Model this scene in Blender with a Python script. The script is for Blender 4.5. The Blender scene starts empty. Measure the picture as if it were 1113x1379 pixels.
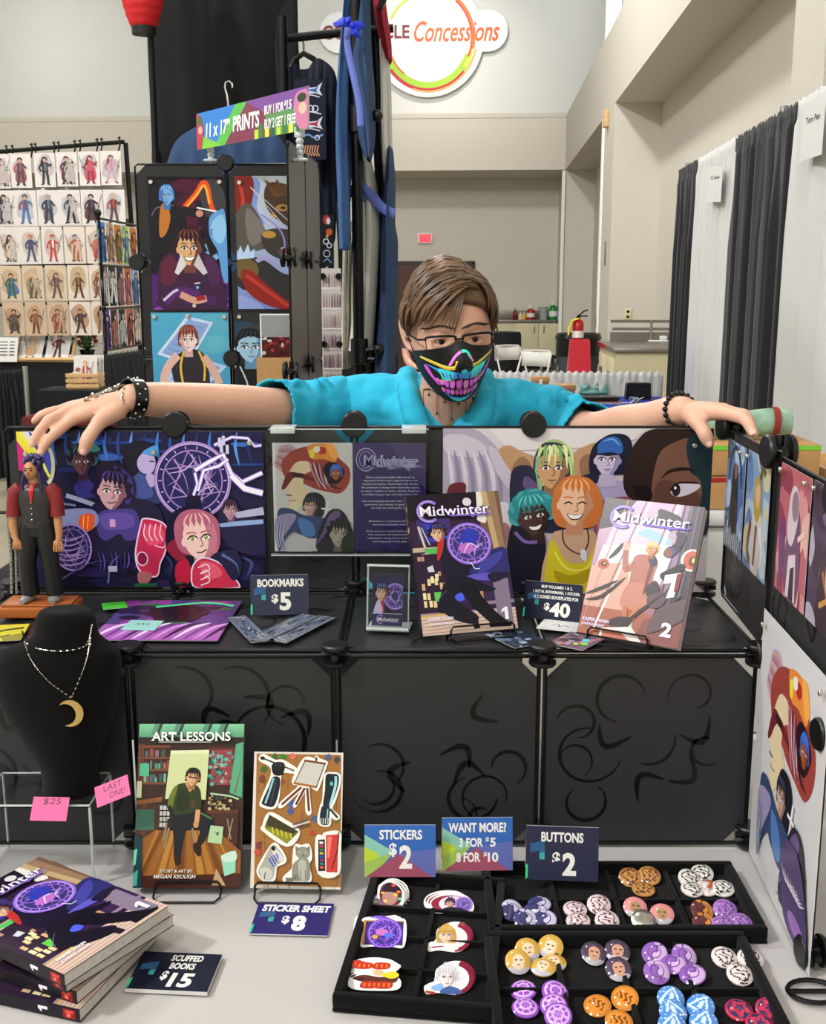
import bpy,bmesh,math,random
from mathutils import Vector,Matrix,Quaternion
PI=math.pi
scene=bpy.context.scene
COL=scene.collection
# ---------------------------------------------------------------- camera, light, exposure
CAMZ=1.56
FPX=1500.0
PITCH=math.atan(301.5/FPX)
cam_d=bpy.data.cameras.new('camera')
cam_d.sensor_fit='HORIZONTAL'
cam_d.sensor_width=36.0
cam_d.lens=36.0*FPX/1113.0
cam_d.clip_start=0.02
cam_d.clip_end=120
cam=bpy.data.objects.new('camera',cam_d)
COL.objects.link(cam)
cam.location=(0,0,CAMZ)
cam.rotation_euler=(PI/2-PITCH,0,0)
scene.camera=cam
vs=scene.view_settings
vs.view_transform='Standard'
vs.look='None'
vs.exposure=0.0
vs.gamma=1.0
vs.use_curve_mapping=False
world=bpy.data.worlds.new('world')
scene.world=world
world.use_nodes=True
world.node_tree.nodes['Background'].inputs[0].default_value=(0.9,0.95,1.0,1)
world.node_tree.nodes['Background'].inputs[1].default_value=0.3
PHI=math.atan((640-556.5)/FPX*1.0/0.9804)      # the hall's long axis against the camera's
RF=Vector((math.sin(PHI),math.cos(PHI),0))
RR=Vector((math.cos(PHI),-math.sin(PHI),0))
ROOM=Matrix(((RR.x,RF.x,0,0),(RR.y,RF.y,0,0),(0,0,1,0),(0,0,0,1)))
def R(u,v,z=0.0):
    return RR*u+RF*v+Vector((0,0,z))
def area_lamp(name,loc,size,watts,color=(1,0.97,0.9),aim=None,spread=PI,size_y=None):
    d=bpy.data.lights.new(name,'AREA')
    d.shape='RECTANGLE' if size_y else 'DISK'
    d.size=size
    if size_y:
        d.size_y=size_y
    d.energy=watts
    d.color=color
    d.spread=spread
    o=bpy.data.objects.new(name,d)
    COL.objects.link(o)
    o.location=loc
    if aim is not None:
        o.rotation_euler=(Vector(aim)-Vector(loc)).to_track_quat('-Z','Y').to_euler()
    return o
# high-bay lamps under the roof; pair behind camera added to brighten upright prints
for _u,_v,_w in ((-6.5,3.6,760),(-6.5,10.5,260),(-1.2,4.8,170),(-1.4,11.0,1000),(-.8,-3.2,480),(-5.5,-2.0,1700)):
    _d=bpy.data.lights.new('high_bay_and_fill_light','POINT');_d.shadow_soft_size=0.3;_d.energy=_w;_d.color=(1,.985,.965)
    _o=bpy.data.objects.new('high_bay_and_fill_light',_d);COL.objects.link(_o);_o.location=R(_u,_v,7.4)
# a track spot on the stand sign, one on the far wall
area_lamp('sign_spotlight',R(-0.6,18.3,7.4),0.25,18,(1,0.96,0.88),aim=R(-0.7,20.5,5.9),spread=1.2)
area_lamp('wall_spotlight',R(-7.6,18.5,7.5),0.25,10,(1,0.96,0.86),aim=R(-7.9,20.5,6.0),spread=1.4)
# ---------------------------------------------------------------- pixel rays: where a point of the photograph lies on a plane of the place
CP,SP=math.cos(PITCH),math.sin(PITCH)
CAM=Vector((0,0,CAMZ))
def ray(px,py):
    x=(px-556.5)/FPX
    y=(py-689.5)/FPX
    return Vector((x,CP-y*SP,-(y*CP+SP)))
def atD(px,py,d):
    return CAM+ray(px,py)*d
def onplane(px,py,p0,n):
    r=ray(px,py)
    return CAM+r*((Vector(p0)-CAM).dot(n)/r.dot(n))
def atZ(px,py,z):
    return onplane(px,py,(0,0,z),Vector((0,0,1)))
def atY(px,py,y):
    return onplane(px,py,(0,y,0),Vector((0,1,0)))
def atX(px,py,x):
    return onplane(px,py,(x,0,0),Vector((1,0,0)))
def atV(px,py,v):
    return onplane(px,py,R(0,v),RF)
def atU(px,py,u):
    return onplane(px,py,R(u,0),RR)
def uv(p):
    return p.dot(RR),p.dot(RF),p.z
# ---------------------------------------------------------------- colours and materials
def lin(c):
    if isinstance(c,str):
        c=c.lstrip('#')
        if len(c)== 3:
            c=''.join(q*2 for q in c)
        c=[int(c[i:i+2],16)/255 for i in (0,2,4)]
    return tuple((v/12.92 if v<= 0.04045 else ((v+0.055)/1.055) ** 2.4) for v in c[:3])
MATS={}
def mat(name,color,rough=0.5,metal=0.0,bump=0.0,scale=60.0,vary=0.0,coat=0.0,spec=0.5,emit=0.0,trans=0.0,ior=1.45,alpha=1.0,sheen=0.0,kind='noise',sss=0.0,stretch=None):
    if name in MATS:
        return MATS[name]
    m=bpy.data.materials.new(name)
    m.use_nodes=True
    nt=m.node_tree
    b=nt.nodes['Principled BSDF']
    c=(*lin(color),1)
    b.inputs['Base Color'].default_value=c
    b.inputs['Roughness'].default_value=rough
    b.inputs['Metallic'].default_value=metal
    b.inputs['Specular IOR Level'].default_value=spec
    b.inputs['IOR'].default_value=ior
    b.inputs['Transmission Weight'].default_value=trans
    b.inputs['Coat Weight'].default_value=coat
    b.inputs['Alpha'].default_value=alpha
    b.inputs['Sheen Weight'].default_value=sheen
    if sss:
        b.inputs['Subsurface Weight'].default_value=sss
        b.inputs['Subsurface Radius'].default_value=(0.01,0.004,0.002)
        b.inputs['Subsurface Scale'].default_value=1.0
    if emit:
        b.inputs['Emission Color'].default_value=c
        b.inputs['Emission Strength'].default_value=emit
    if bump or vary:
        tc=nt.nodes.new('ShaderNodeTexCoord')
        src=tc.outputs['Object']
        if stretch:
            mp=nt.nodes.new('ShaderNodeMapping')
            mp.inputs['Scale'].default_value=stretch
            nt.links.new(src,mp.inputs['Vector'])
            src=mp.outputs['Vector']
        if kind== 'wave':
            tx=nt.nodes.new('ShaderNodeTexWave')
            tx.inputs['Distortion'].default_value=3
        else:
            tx=nt.nodes.new('ShaderNodeTexNoise')
            tx.inputs['Detail'].default_value=4
        tx.inputs['Scale'].default_value=scale
        nt.links.new(src,tx.inputs['Vector'])
        out=tx.outputs['Fac']
        if bump:
            bp=nt.nodes.new('ShaderNodeBump')
            bp.inputs['Strength'].default_value=bump
            bp.inputs['Distance'].default_value=0.003
            nt.links.new(out,bp.inputs['Height'])
            nt.links.new(bp.outputs['Normal'],b.inputs['Normal'])
        if vary:
            rp=nt.nodes.new('ShaderNodeValToRGB')
            rp.color_ramp.elements[0].position=0.3
            rp.color_ramp.elements[1].position=0.7
            rp.color_ramp.elements[0].color=tuple(v*(1-vary) for v in c[:3])+(1,)
            rp.color_ramp.elements[1].color=tuple(min(1,v*(1+vary)) for v in c[:3])+(1,)
            nt.links.new(out,rp.inputs['Fac'])
            nt.links.new(rp.outputs['Color'],b.inputs['Base Color'])
    MATS[name]=m
    return m
def ink(name,rough,coat=0.0):
    """Printed colour carried by the faces of a picture."""
    m=mat(name,'#888888',rough,coat=coat)
    nt=m.node_tree
    a=nt.nodes.new('ShaderNodeAttribute')
    a.attribute_name='Col'
    nt.links.new(a.outputs['Color'],nt.nodes['Principled BSDF'].inputs['Base Color'])
    return m
INK_GLOSS=ink('glossy_print',0.3);INK_GLOSS.node_tree.nodes['Principled BSDF'].inputs['Specular IOR Level'].default_value=.3
INK_MATTE=ink('matte_print',0.55)
INK_BUTTON=ink('lacquered_print',0.12,0.5)
INK_CLOTH=ink('printed_cloth',0.85)
def M(name):
    return MATS[name]
mat('black_plastic','#0c0c0d',0.38)
mat('black_gloss','#101011',0.16)
mat('black_sheet','#2a2a2c',0.45)
mat('black_swirl','#0a0a0b',0.28)
mat('black_metal','#0e0e10',0.35,0.4)
mat('velvet_black','#0a0a0b',0.95,bump=0.5,scale=900,spec=0.15,sheen=0.05)
mat('acrylic','#f4f8f8',0.03,trans=1.0,ior=1.2,spec=0.4)
mat('acrylic_edge','#dfe8e8',0.15,trans=0.35)
mat('plastic_sleeve','#ffffff',0.05,trans=1.0,ior=1.06)
mat('paper_white','#e8e6e2',0.6)
mat('card_back','#d8d6d2',0.6)
mat('page_edge','#c9c5bf',0.8,bump=0.5,scale=20,kind='wave',stretch=(1,1,60))
mat('chrome','#d8d8da',0.15,1.0)
mat('magnet_silver','#c9c4b8',0.25,0.9)
mat('gold','#d8b878',0.28,1.0)
mat('silver_chain','#d6cfc0',0.25,1.0)
mat('skin','#d3a48d',0.5,bump=0.06,scale=300,vary=0.05,sss=0.12)
mat('nail','#e6b3a2',0.3)
mat('wood_orange','#a65a24',0.4,vary=0.25,scale=8,stretch=(1,14,14))
mat('wood_pale','#cfa873',0.55,vary=0.15,scale=8,stretch=(1,12,12))
mat('cardboard','#b98d5a',0.8,vary=0.06,scale=30)
mat('navy_cloth','#141a2b',0.9,bump=0.25,scale=500)
mat('black_cloth','#101114',0.92,bump=0.25,scale=500)
mat('slate_blue_cloth','#2c4468',0.9,bump=0.25,scale=500)
mat('denim_blue_cloth','#3b5f92',0.9,bump=0.25,scale=500)
mat('grey_cloth','#cfcdc2',0.9,bump=0.2,scale=400)
mat('cream_cloth','#cfcabb',0.9,bump=0.2,scale=400)
mat('red_cloth','#a01c30',0.85)
mat('purple_ribbon','#5a6ab8',0.6)
mat('blue_ribbon','#2437c8',0.4)
# ---------------------------------------------------------------- object helpers
def tag(o,label=None,cat=None,group=None,kind=None):
    if label:o['label']=label
    if cat:o['category']=cat
    if group:o['group']=group
    if kind:o['kind']=kind
    return o
def thing(name,label,cat,loc=(0,0,0),rot=None,group=None,matrix=None):
    o=bpy.data.objects.new(name,None)
    o.empty_display_size=0.05
    COL.objects.link(o)
    if matrix is not None:
        o.matrix_world=matrix
    else:
        o.location=loc
        if rot is not None:
            o.rotation_euler=rot if isinstance(rot,(tuple,list)) else (0,0,rot)
    return tag(o,label,cat,group)
def put(name,mesh,parent=None,matrix=None):
    o=bpy.data.objects.new(name,mesh)
    COL.objects.link(o)
    if parent is not None:
        o.parent=parent
    if matrix is not None:
        o.matrix_basis=matrix
    return o
def dup(o,parent=None,matrix=None):
    c=o.copy()
    COL.objects.link(c)
    c.parent=parent
    if matrix is not None:
        c.matrix_basis=matrix
    for ch in list(o.children):
        dup(ch,c)
    return c
def frame(origin,xaxis,up):
    """Matrix with local X along xaxis, local Y along up, Z out."""
    x=Vector(xaxis).normalized()
    z=x.cross(Vector(up)).normalized()
    y=z.cross(x)
    m=Matrix((x,y,z)).transposed().to_4x4()
    m.translation=Vector(origin)
    return m
class MB:
    """Collects faces of one mesh, with material slots."""
    def __init__(s,*mats):
        s.v=[];s.f=[];s.mi=[];s.mats=[MATS[m] if isinstance(m,str) else m for m in mats]
    def _add(s,vs,fs,mi=0,T=None):
        b=len(s.v)
        for p in vs:
            p=Vector(p)
            s.v.append(T @ p if T is not None else p)
        for f in fs:
            s.f.append([b+i for i in f]);s.mi.append(mi)
        return s
    def box(s,lo,hi,mi=0,T=None,c=0.0):
        x0,y0,z0=lo;x1,y1,z1=hi
        if c<= 0:
            vs=[(x0,y0,z0),(x1,y0,z0),(x1,y1,z0),(x0,y1,z0),(x0,y0,z1),(x1,y0,z1),(x1,y1,z1),(x0,y1,z1)]
            return s._add(vs,[(3,2,1,0),(4,5,6,7),(0,1,5,4),(1,2,6,5),(2,3,7,6),(3,0,4,7)],mi,T)
        bm=bmesh.new()
        r=bmesh.ops.create_cube(bm,size=1)
        for v in bm.verts:
            v.co=Vector(((x0+x1)/2+v.co.x*(x1-x0),(y0+y1)/2+v.co.y*(y1-y0),(z0+z1)/2+v.co.z*(z1-z0)))
        bmesh.ops.bevel(bm,geom=list(bm.edges),offset=c,segments=2,affect='EDGES',profile=0.5)
        bm.verts.index_update()
        s._add([v.co for v in bm.verts],[[v.index for v in f.verts] for f in bm.faces],mi,T)
        bm.free()
        return s
    def prism(s,outline,z0,z1,mi=0,T=None,mi_side=None):
        n=len(outline)
        vs=[(x,y,z0) for x,y in outline]+[(x,y,z1) for x,y in outline]
        s._add(vs,[list(range(n))[::-1],list(range(n,2*n))],mi,T)
        b=len(s.v)-2*n
        for i in range(n):
            j=(i+1)% n
            s.f.append([b+i,b+j,b+n+j,b+n+i]);s.mi.append(mi if mi_side is None else mi_side)
        return s
    def tube(s,pts,r,seg=10,mi=0,T=None,caps=True,flat=1.0,up=None,closed=False):
        """Round (or flattened) tube along pts; r a number or a list (a, or (a,b))."""
        pts=[Vector(p) for p in pts]
        n=len(pts)
        tang=[]
        for i in range(n):
            if closed:
                t=pts[(i+1)% n]-pts[i-1]
            else:
                t=pts[min(i+1,n-1)]-pts[max(i-1,0)]
            tang.append(t.normalized() if t.length> 1e-9 else Vector((0,0,1)))
        u=Vector(up) if up is not None else (Vector((0,0,1)) if abs(tang[0].z)< 0.9 else Vector((0,1,0)))
        vs=[]
        for i in range(n):
            t=tang[i]
            a=u.cross(t)
            if a.length< 1e-6:
                a=Vector((1,0,0)).cross(t)
            a.normalize()
            b=t.cross(a).normalized()
            if up is None:
                u=b
            rr=r[i] if isinstance(r,(list,tuple)) else r
            ra,rb=rr if isinstance(rr,(list,tuple)) else (rr,rr*flat)
            for k in range(seg):
                w=2*PI*k/seg
                vs.append(pts[i]+a*(ra*math.cos(w))+b*(rb*math.sin(w)))
        fs=[]
        for i in range(n if closed else n-1):
            j=(i+1)% n
            for k in range(seg):
                q=(k+1)% seg
                fs.append((i*seg+k,i*seg+q,j*seg+q,j*seg+k))
        if caps and not closed:
            fs.append(list(range(seg))[::-1])
            fs.append([(n-1)*seg+k for k in range(seg)])
        return s._add(vs,fs,mi,T)
    def lathe(s,prof,seg=24,mi=0,T=None,sx=1.0,sy=1.0):
        """prof: list of (r, z) from bottom to top."""
        vs=[];fs=[]
        for r,z in prof:
            for k in range(seg):
                w=2*PI*k/seg
                vs.append((r*math.cos(w)*sx,r*math.sin(w)*sy,z))
        for i in range(len(prof)-1):
            for k in range(seg):
                q=(k+1)% seg
                fs.append((i*seg+k,i*seg+q,(i+1)*seg+q,(i+1)*seg+k))
        fs.append(list(range(seg))[::-1])
        fs.append([(len(prof)-1)*seg+k for k in range(seg)])
        return s._add(vs,fs,mi,T)
    def ball(s,c,r,seg=12,rings=8,mi=0,T=None):
        r3=r if isinstance(r,(tuple,list)) else (r,r,r)
        vs=[(c[0],c[1],c[2]-r3[2])];fs=[]
        for i in range(1,rings):
            p=PI*i/rings
            for k in range(seg):
                w=2*PI*k/seg
                vs.append((c[0]+r3[0]*math.sin(p)*math.cos(w),c[1]+r3[1]*math.sin(p)*math.sin(w),c[2]-r3[2]*math.cos(p)))
        vs.append((c[0],c[1],c[2]+r3[2]))
        for k in range(seg):
            q=(k+1)% seg
            fs.append((0,1+q,1+k))
            for i in range(rings-2):
                a=1+i*seg
                fs.append((a+k,a+q,a+seg+q,a+seg+k))
            fs.append((1+(rings-2)*seg+k,1+(rings-2)*seg+q,len(vs)-1))
        return s._add(vs,fs,mi,T)
    def quad(s,a,b,c,d,mi=0):
        return s._add([a,b,c,d],[(0,1,2,3)],mi)
    def grid(s,rows,mi=0,closed=False):
        n=len(rows[0]);fs=[]
        for i in range(len(rows)-1):
            for k in range(n if closed else n-1):
                q=(k+1)% n
                fs.append((i*n+k,i*n+q,(i+1)*n+q,(i+1)*n+k))
        return s._add([p for r in rows for p in r],fs,mi)
    def mesh(s,name,smooth=35):
        me=bpy.data.meshes.new(name)
        me.from_pydata([tuple(v) for v in s.v],[],s.f)
        for m in s.mats:
            me.materials.append(m)
        if len(s.mats)> 1:
            me.polygons.foreach_set('material_index',s.mi)
        if smooth:
            me.polygons.foreach_set('use_smooth',[True]*len(s.f))
            me.set_sharp_from_angle(angle=math.radians(smooth))
        me.update()
        return me
    def build(s,name,parent=None,matrix=None,smooth=35):
        return put(name,s.mesh(name,smooth),parent,matrix)
def solid(o,t,offset=0.0):
    md=o.modifiers.new('thickness','SOLIDIFY');md.thickness=t;md.offset=offset
    return o
def subd(o,n=1):
    md=o.modifiers.new('subdivision','SUBSURF');md.levels=n;md.render_levels=n
    return o
# ---------------------------------------------------------------- lettering
_TXT={}
def glyphs(text,bold=0.0,shear=0.0,serif=False,spacing=1.0):
    """Flat outline of a line of text: (points, triangles) in units of the cap height."""
    key=(text,bold,shear,serif,spacing)
    if key in _TXT:
        return _TXT[key]
    cu=bpy.data.curves.new('lettering','FONT')
    cu.body=text;cu.size=1.0;cu.resolution_u=3;cu.offset=bold;cu.shear=shear;cu.space_character=spacing
    ob=bpy.data.objects.new('lettering',cu)
    COL.objects.link(ob)
    dg=bpy.context.evaluated_depsgraph_get()
    me=ob.evaluated_get(dg).to_mesh()
    vs=[(v.co.x,v.co.y) for v in me.vertices]
    fs=[list(p.vertices) for p in me.polygons]
    extra_v,extra_f=[],[]
    if serif:
        from collections import Counter
        ec=Counter()
        for f in fs:
            for i in range(len(f)):
                ec[tuple(sorted((f[i],f[(i+1)% len(f)])))] += 1
        for (a,b),n in ec.items():
            if n != 1:
                continue
            (xa,ya),(xb,yb)=vs[a],vs[b]
            if abs(ya-yb)< 0.004 and abs(xa-xb)< 0.24 and abs(xa-xb)> 0.05:
                x0,x1=min(xa,xb),max(xa,xb)
                for lev in (0.0-bold,0.729+bold,0.547+bold):
                    if abs(ya-lev)< 0.012:
                        sg=1 if lev< 0.1 else -1
                        k=len(vs)+len(extra_v)
                        extra_v += [(x0-0.07,ya),(x1+0.07,ya),(x1,ya+sg*0.075),(x0,ya+sg*0.075)]
                        extra_f.append([k,k+1,k+2,k+3])
    ob.evaluated_get(dg).to_mesh_clear()
    bpy.data.objects.remove(ob)
    bpy.data.curves.remove(cu)
    vs=vs+extra_v;fs=fs+extra_f
    _TXT[key]=(vs,fs)
    return _TXT[key]
# ---------------------------------------------------------------- flat printed pictures
def crom(pts,n=4,closed=True):
    out=[]
    m=len(pts)
    rng=range(m if closed else m-1)
    for i in rng:
        if closed:
            p0,p1,p2,p3=pts[i-1],pts[i],pts[(i+1)% m],pts[(i+2)% m]
        else:
            p0,p1,p2,p3=pts[max(i-1,0)],pts[i],pts[i+1],pts[min(i+2,m-1)]
        for k in range(n):
            t=k/n
            out.append(tuple(0.5*((2*p1[d])+(-p0[d]+p2[d])*t+(2*p0[d]-5*p1[d]+4*p2[d]-p3[d])*t*t+(-p0[d]+3*p1[d]-3*p2[d]+p3[d])*t**3) for d in range(len(p1))))
    if not closed:
        out.append(tuple(pts[-1]))
    return out
class Art:
    """A printed picture: inks laid over one another on a sheet. Canvas cw x ch (y down) on a sheet w x h metres, origin at the sheet's lower corner."""
    def __init__(s,w,h,cw,ch,dz=3e-5):
        s.w,s.h,s.cw,s.ch,s.dz=w,h,cw,ch,dz
        s.v=[];s.f=[];s.c=[];s.layer=1;s.xf=None
    def P(s,p):
        if s.xf:p=s.xf(p)
        x=min(max(p[0],0),s.cw);y=min(max(p[1],0),s.ch)
        return (x/s.cw*s.w,s.h-y/s.ch*s.h,s.layer*s.dz)
    def poly(s,pts,col):
        b=len(s.v)
        q=[]
        for p in pts:
            t=s.P(p)
            if not q or abs(t[0]-q[-1][0])+abs(t[1]-q[-1][1])> 1e-7:
                q.append(t)
        if len(q)> 2 and abs(q[0][0]-q[-1][0])+abs(q[0][1]-q[-1][1])< 1e-7:q.pop()
        if len(q)< 3:return s
        s.v += q
        s.f.append(list(range(b,b+len(q))));s.c.append(col if isinstance(col,tuple) else lin(col))
        s.layer += 1
        return s
    def blob(s,pts,col,n=4):return s.poly(crom(pts,n),col)
    def rect(s,x0,y0,x1,y1,col):return s.poly([(x0,y0),(x1,y0),(x1,y1),(x0,y1)],col)
    def grad(s,x0,y0,x1,y1,ca,cb,n=24,vert=True):
        ca,cb=lin(ca),lin(cb)
        for i in range(n):
            t=(i+0.5)/n;b=len(s.v)
            c=tuple(ca[k]*(1-t)+cb[k]*t for k in range(3))
            if vert:q=[(x0,y0+(y1-y0)*i/n),(x1,y0+(y1-y0)*i/n),(x1,y0+(y1-y0)*(i+1)/n),(x0,y0+(y1-y0)*(i+1)/n)]
            else:q=[(x0+(x1-x0)*i/n,y0),(x0+(x1-x0)*(i+1)/n,y0),(x0+(x1-x0)*(i+1)/n,y1),(x0+(x1-x0)*i/n,y1)]
            s.v += [s.P(p) for p in q];s.f.append([b,b+1,b+2,b+3]);s.c.append(c)
        s.layer += 1
        return s
    def ell(s,cx,cy,rx,ry,col,rot=0,n=20):
        c,q=math.cos(rot),math.sin(rot)
        return s.poly([(cx+rx*math.cos(2*PI*i/n)*c-ry*math.sin(2*PI*i/n)*q,cy+rx*math.cos(2*PI*i/n)*q+ry*math.sin(2*PI*i/n)*c) for i in range(n)],col)
    def line(s,pts,w,col,smooth=True,taper=False,closed=False):
        if smooth and len(pts)> 2:pts=crom(pts,4,closed)
        if closed:pts=list(pts)+[pts[0]]
        n=len(pts);L=[];Rr=[]
        for i in range(n):
            a,b=pts[max(i-1,0)],pts[min(i+1,n-1)]
            if closed and i in (0,n-1):a,b=pts[-2],pts[1]
            dx,dy=b[0]-a[0],b[1]-a[1]
            l=math.hypot(dx,dy) or 1
            k=w/2
            if taper== 2:k *= max(0.06,math.sin(PI*(i+0.3)/(n-0.4)))
            elif taper:k *= max(0.06,1-i/(n-1))
            L.append((pts[i][0]-dy/l*k,pts[i][1]+dx/l*k));Rr.append((pts[i][0]+dy/l*k,pts[i][1]-dx/l*k))
        b=len(s.v)
        s.v += [s.P(p) for p in L]+[s.P(p) for p in Rr]
        c=col if isinstance(col,tuple) else lin(col)
        for i in range(n-1):
            s.f.append([b+i,b+i+1,b+n+i+1,b+n+i]);s.c.append(c)
        s.layer += 1
        return s
    def ring(s,cx,cy,rx,ry,w,col,n=36,rot=0,a0=0,a1=2*PI):
        c,q=math.cos(rot),math.sin(rot)
        full=abs(a1-a0-2*PI)< 1e-6
        m=n if full else n+1
        pts=[(cx+rx*math.cos(a0+(a1-a0)*i/n)*c-ry*math.sin(a0+(a1-a0)*i/n)*q,cy+rx*math.cos(a0+(a1-a0)*i/n)*q+ry*math.sin(a0+(a1-a0)*i/n)*c) for i in range(m)]
        return s.line(pts,w,col,smooth=False,closed=full)
    def text(s,t,cx,cy,w,h,col,bold=0.02,shear=0,serif=False,rot=0,spacing=1.0,anchor='c'):
        vs,fs=glyphs(t,bold,shear,serif,spacing)
        if not vs:return s
        x0=min(p[0] for p in vs);x1=max(p[0] for p in vs);y0=min(p[1] for p in vs);y1=max(p[1] for p in vs)
        sy=h/(y1-y0);sx=(w/(x1-x0)) if w else sy
        if anchor== 'l':cx=cx+(x1-x0)*sx/2
        c,q=math.cos(rot),math.sin(rot);b=len(s.v)
        cc=col if isinstance(col,tuple) else lin(col)
        for p in vs:
            x=(p[0]-(x0+x1)/2)*sx;y=-(p[1]-(y0+y1)/2)*sy
            s.v.append(s.P((cx+x*c-y*q,cy+x*q+y*c)))
        for f in fs:
            s.f.append([b+i for i in f]);s.c.append(cc)
        s.layer += 1
        return s
    def sheet(s,name,parent=None,matrix=None,thick=0.0006,ink=None,back='#d6d4d0',outline=None,curl=0.0,edge=None):
        """The sheet itself with its inks: one mesh."""
        v=list(s.v);f=list(s.f);c=list(s.c)
        b=len(v)
        ol=outline or [(0,0),(s.w,0),(s.w,s.h),(0,s.h)]
        n=len(ol)
        v += [(x,y,0) for x,y in ol]+[(x,y,-thick) for x,y in ol]
        bc=lin(back);ec=lin(edge or back)
        f.append(list(range(b,b+n)));c.append(bc)
        f.append(list(range(b+n,b+2*n))[::-1]);c.append(bc)
        for i in range(n):
            j=(i+1)% n
            f.append([b+n+i,b+n+j,b+j,b+i]);c.append(ec)
        if curl:
            v=[(x,y,z+curl*math.sin(PI*x/s.w)) for x,y,z in v]
        me=bpy.data.meshes.new(name)
        me.from_pydata(v,[],f)
        me.materials.append(ink or INK_GLOSS)
        att=me.color_attributes.new('Col','FLOAT_COLOR','CORNER')
        buf=[]
        for p,col in zip(f,c):
            for _ in p:buf += [col[0],col[1],col[2],1.0]
        att.data.foreach_set('color',buf)
        me.update()
        return put(name,me,parent,matrix)
def plate(origin_px,right_px,zs,lean,top_px):
    """Standing sheet: its lower edge between two pixels on the level zs, leaning back by lean (radians); returns matrix, width, height."""
    a=atZ(*origin_px,zs);b=atZ(*right_px,zs)
    x=(b-a).normalized()
    back=Vector((-x.y,x.x,0))
    up=Vector((0,0,1))*math.cos(lean)+back*math.sin(lean)
    m=frame(a,x,up)
    n=m.col[2].xyz
    p=onplane(*top_px,a,n)
    h=(p-a).dot(up)
    return m,(b-a).length,h
# ================================================================ the hall
mat('paint_white','#d3d3cf',0.75,bump=0.04,scale=25,vary=0.015)
mat('paint_beige','#cdc7b9',0.8,bump=0.04,scale=25,vary=0.02)
mat('paint_cream','#cbc5b8',0.8,bump=0.04,scale=25,vary=0.02)
mat('concrete','#9b9480',0.3,vary=0.12,scale=3)
mat('roof_grey','#8e8e8c',0.9,vary=0.05,scale=4)
mat('door_brown','#4a2617',0.5,vary=0.2,scale=6,stretch=(10,10,1))
mat('door_frame_dark','#2a2422',0.5)
mat('window_white','#e8ebe8',0.5)
mat('daylight_pane','#eef3f5',0.3,emit=0.9)
mat('steel_counter','#8d8a83',0.35,0.7)
mat('cabinet_cream','#cfc7a4',0.55)
mat('dark_recess','#1c1a18',0.8)
def hall_box(mb,u0,u1,v0,v1,z0,z1,mi=0):
    mb.box((u0,v0,z0),(u1,v1,z1),mi)
def struct(name,mb,smooth=0):
    o=mb.build(name,matrix=ROOM.copy(),smooth=smooth)
    o['kind']='structure'
    return o
UW,ZS,ZL,VB=1.56,3.65,4.6,21.0        # wall face, soffit, ledge, far face
m=MB('concrete');hall_box(m,-13,4,-7,24,-0.2,0);struct('floor',m)
m=MB('roof_grey');hall_box(m,-13,4,-7,24,8.2,8.4);struct('ceiling',m)
m=MB('paint_white');hall_box(m,-13,4,VB+0.5,VB+0.8,ZL,8.3);struct('wall_back_upper',m)
m=MB('paint_beige','paint_cream')
hall_box(m,-13,4,VB+1.5,VB+1.8,-0.1,ZS+0.02)
hall_box(m,-13,UW-0.002,VB,VB+1.52,ZS,ZL,1)
struct('wall_back',m)
m=MB('paint_cream','paint_beige')
hall_box(m,2.1,2.3,-7,VB+1.5,-0.1,ZS);struct('wall_right',m)
for nm_,a_,b_,c_,d_ in (('header',-7,VB+1.5,ZS,ZL),('corner',VB,VB+1.5,-.1,ZS),('pier',13.6,14.7,-.1,ZS),('pier',5.45,6.0,-.1,ZS)):
    m=MB('paint_cream');hall_box(m,UW,2.1 if nm_ != 'header' else 2.3,a_,b_,c_,d_);struct('wall_right_'+nm_,m)
m=MB('paint_white');hall_box(m,2.25,2.5,-7,VB+0.8,ZL,8.3);struct('wall_right_upper',m)
m=MB('paint_white');hall_box(m,-13.2,-13,-7,24,-0.1,8.3);struct('wall_left',m)
m=MB('paint_white');hall_box(m,-13,4,-7.2,-7,-0.1,8.3);struct('wall_front',m)
m=MB('paint_cream');hall_box(m,-13,UW-0.004,VB-0.012,VB,ZL-0.05,ZL+0.03);hall_box(m,-13,UW-0.004,VB-0.012,VB,ZS,ZS+0.04);struct('trim_1',m)
m=MB('window_white')
hall_box(m,1.5,UW-0.002,VB-0.06,VB,0,ZS-0.02);struct('trim_2',m)
m=MB('window_white');hall_box(m,UW-0.03,UW-0.002,14.6,14.7,0,ZS-0.02);struct('trim_3',m)
# high window in the upper side wall
m=MB('window_white','daylight_pane')
hall_box(m,2.17,2.25,18.3,18.5,5.5,8.0);hall_box(m,2.17,2.25,20.8,21.0,5.5,8.0);hall_box(m,2.17,2.25,18.3,21.0,5.4,5.55);hall_box(m,2.235,2.248,18.5,20.8,5.55,8.0,1)
struct('window_1',m)
# brown double door in the recess
VR=VB+1.5
dl,dr=uv(atV(533,352,VR))[0],uv(atV(640,352,VR))[0]
dtop=2.08
m=MB('door_frame_dark')
hall_box(m,dl,dl+0.06,VR-0.05,VR,0,dtop);hall_box(m,dr-0.06,dr,VR-0.05,VR,0,dtop);hall_box(m,dl,dr,VR-0.05,VR,dtop-0.07,dtop)
door=struct('door_1',m)
mid=(dl+dr)/2
for a,b in ((dl+0.065,mid-0.004),(mid+0.004,dr-0.065)):
    m=MB('door_brown');hall_box(m,a,b,VR-0.035,VR,0.01,dtop-0.08);lf=m.build('door_leaf',door)
    m=MB('chrome');hall_box(m,a+0.1,b-0.1,VR-0.09,VR-0.06,0.98,1.04);hall_box(m,a+0.12,a+0.16,VR-0.07,VR-0.03,0.97,1.05);hall_box(m,b-0.16,b-0.12,VR-0.07,VR-0.03,0.97,1.05);m.build('push_bar',lf)
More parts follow.
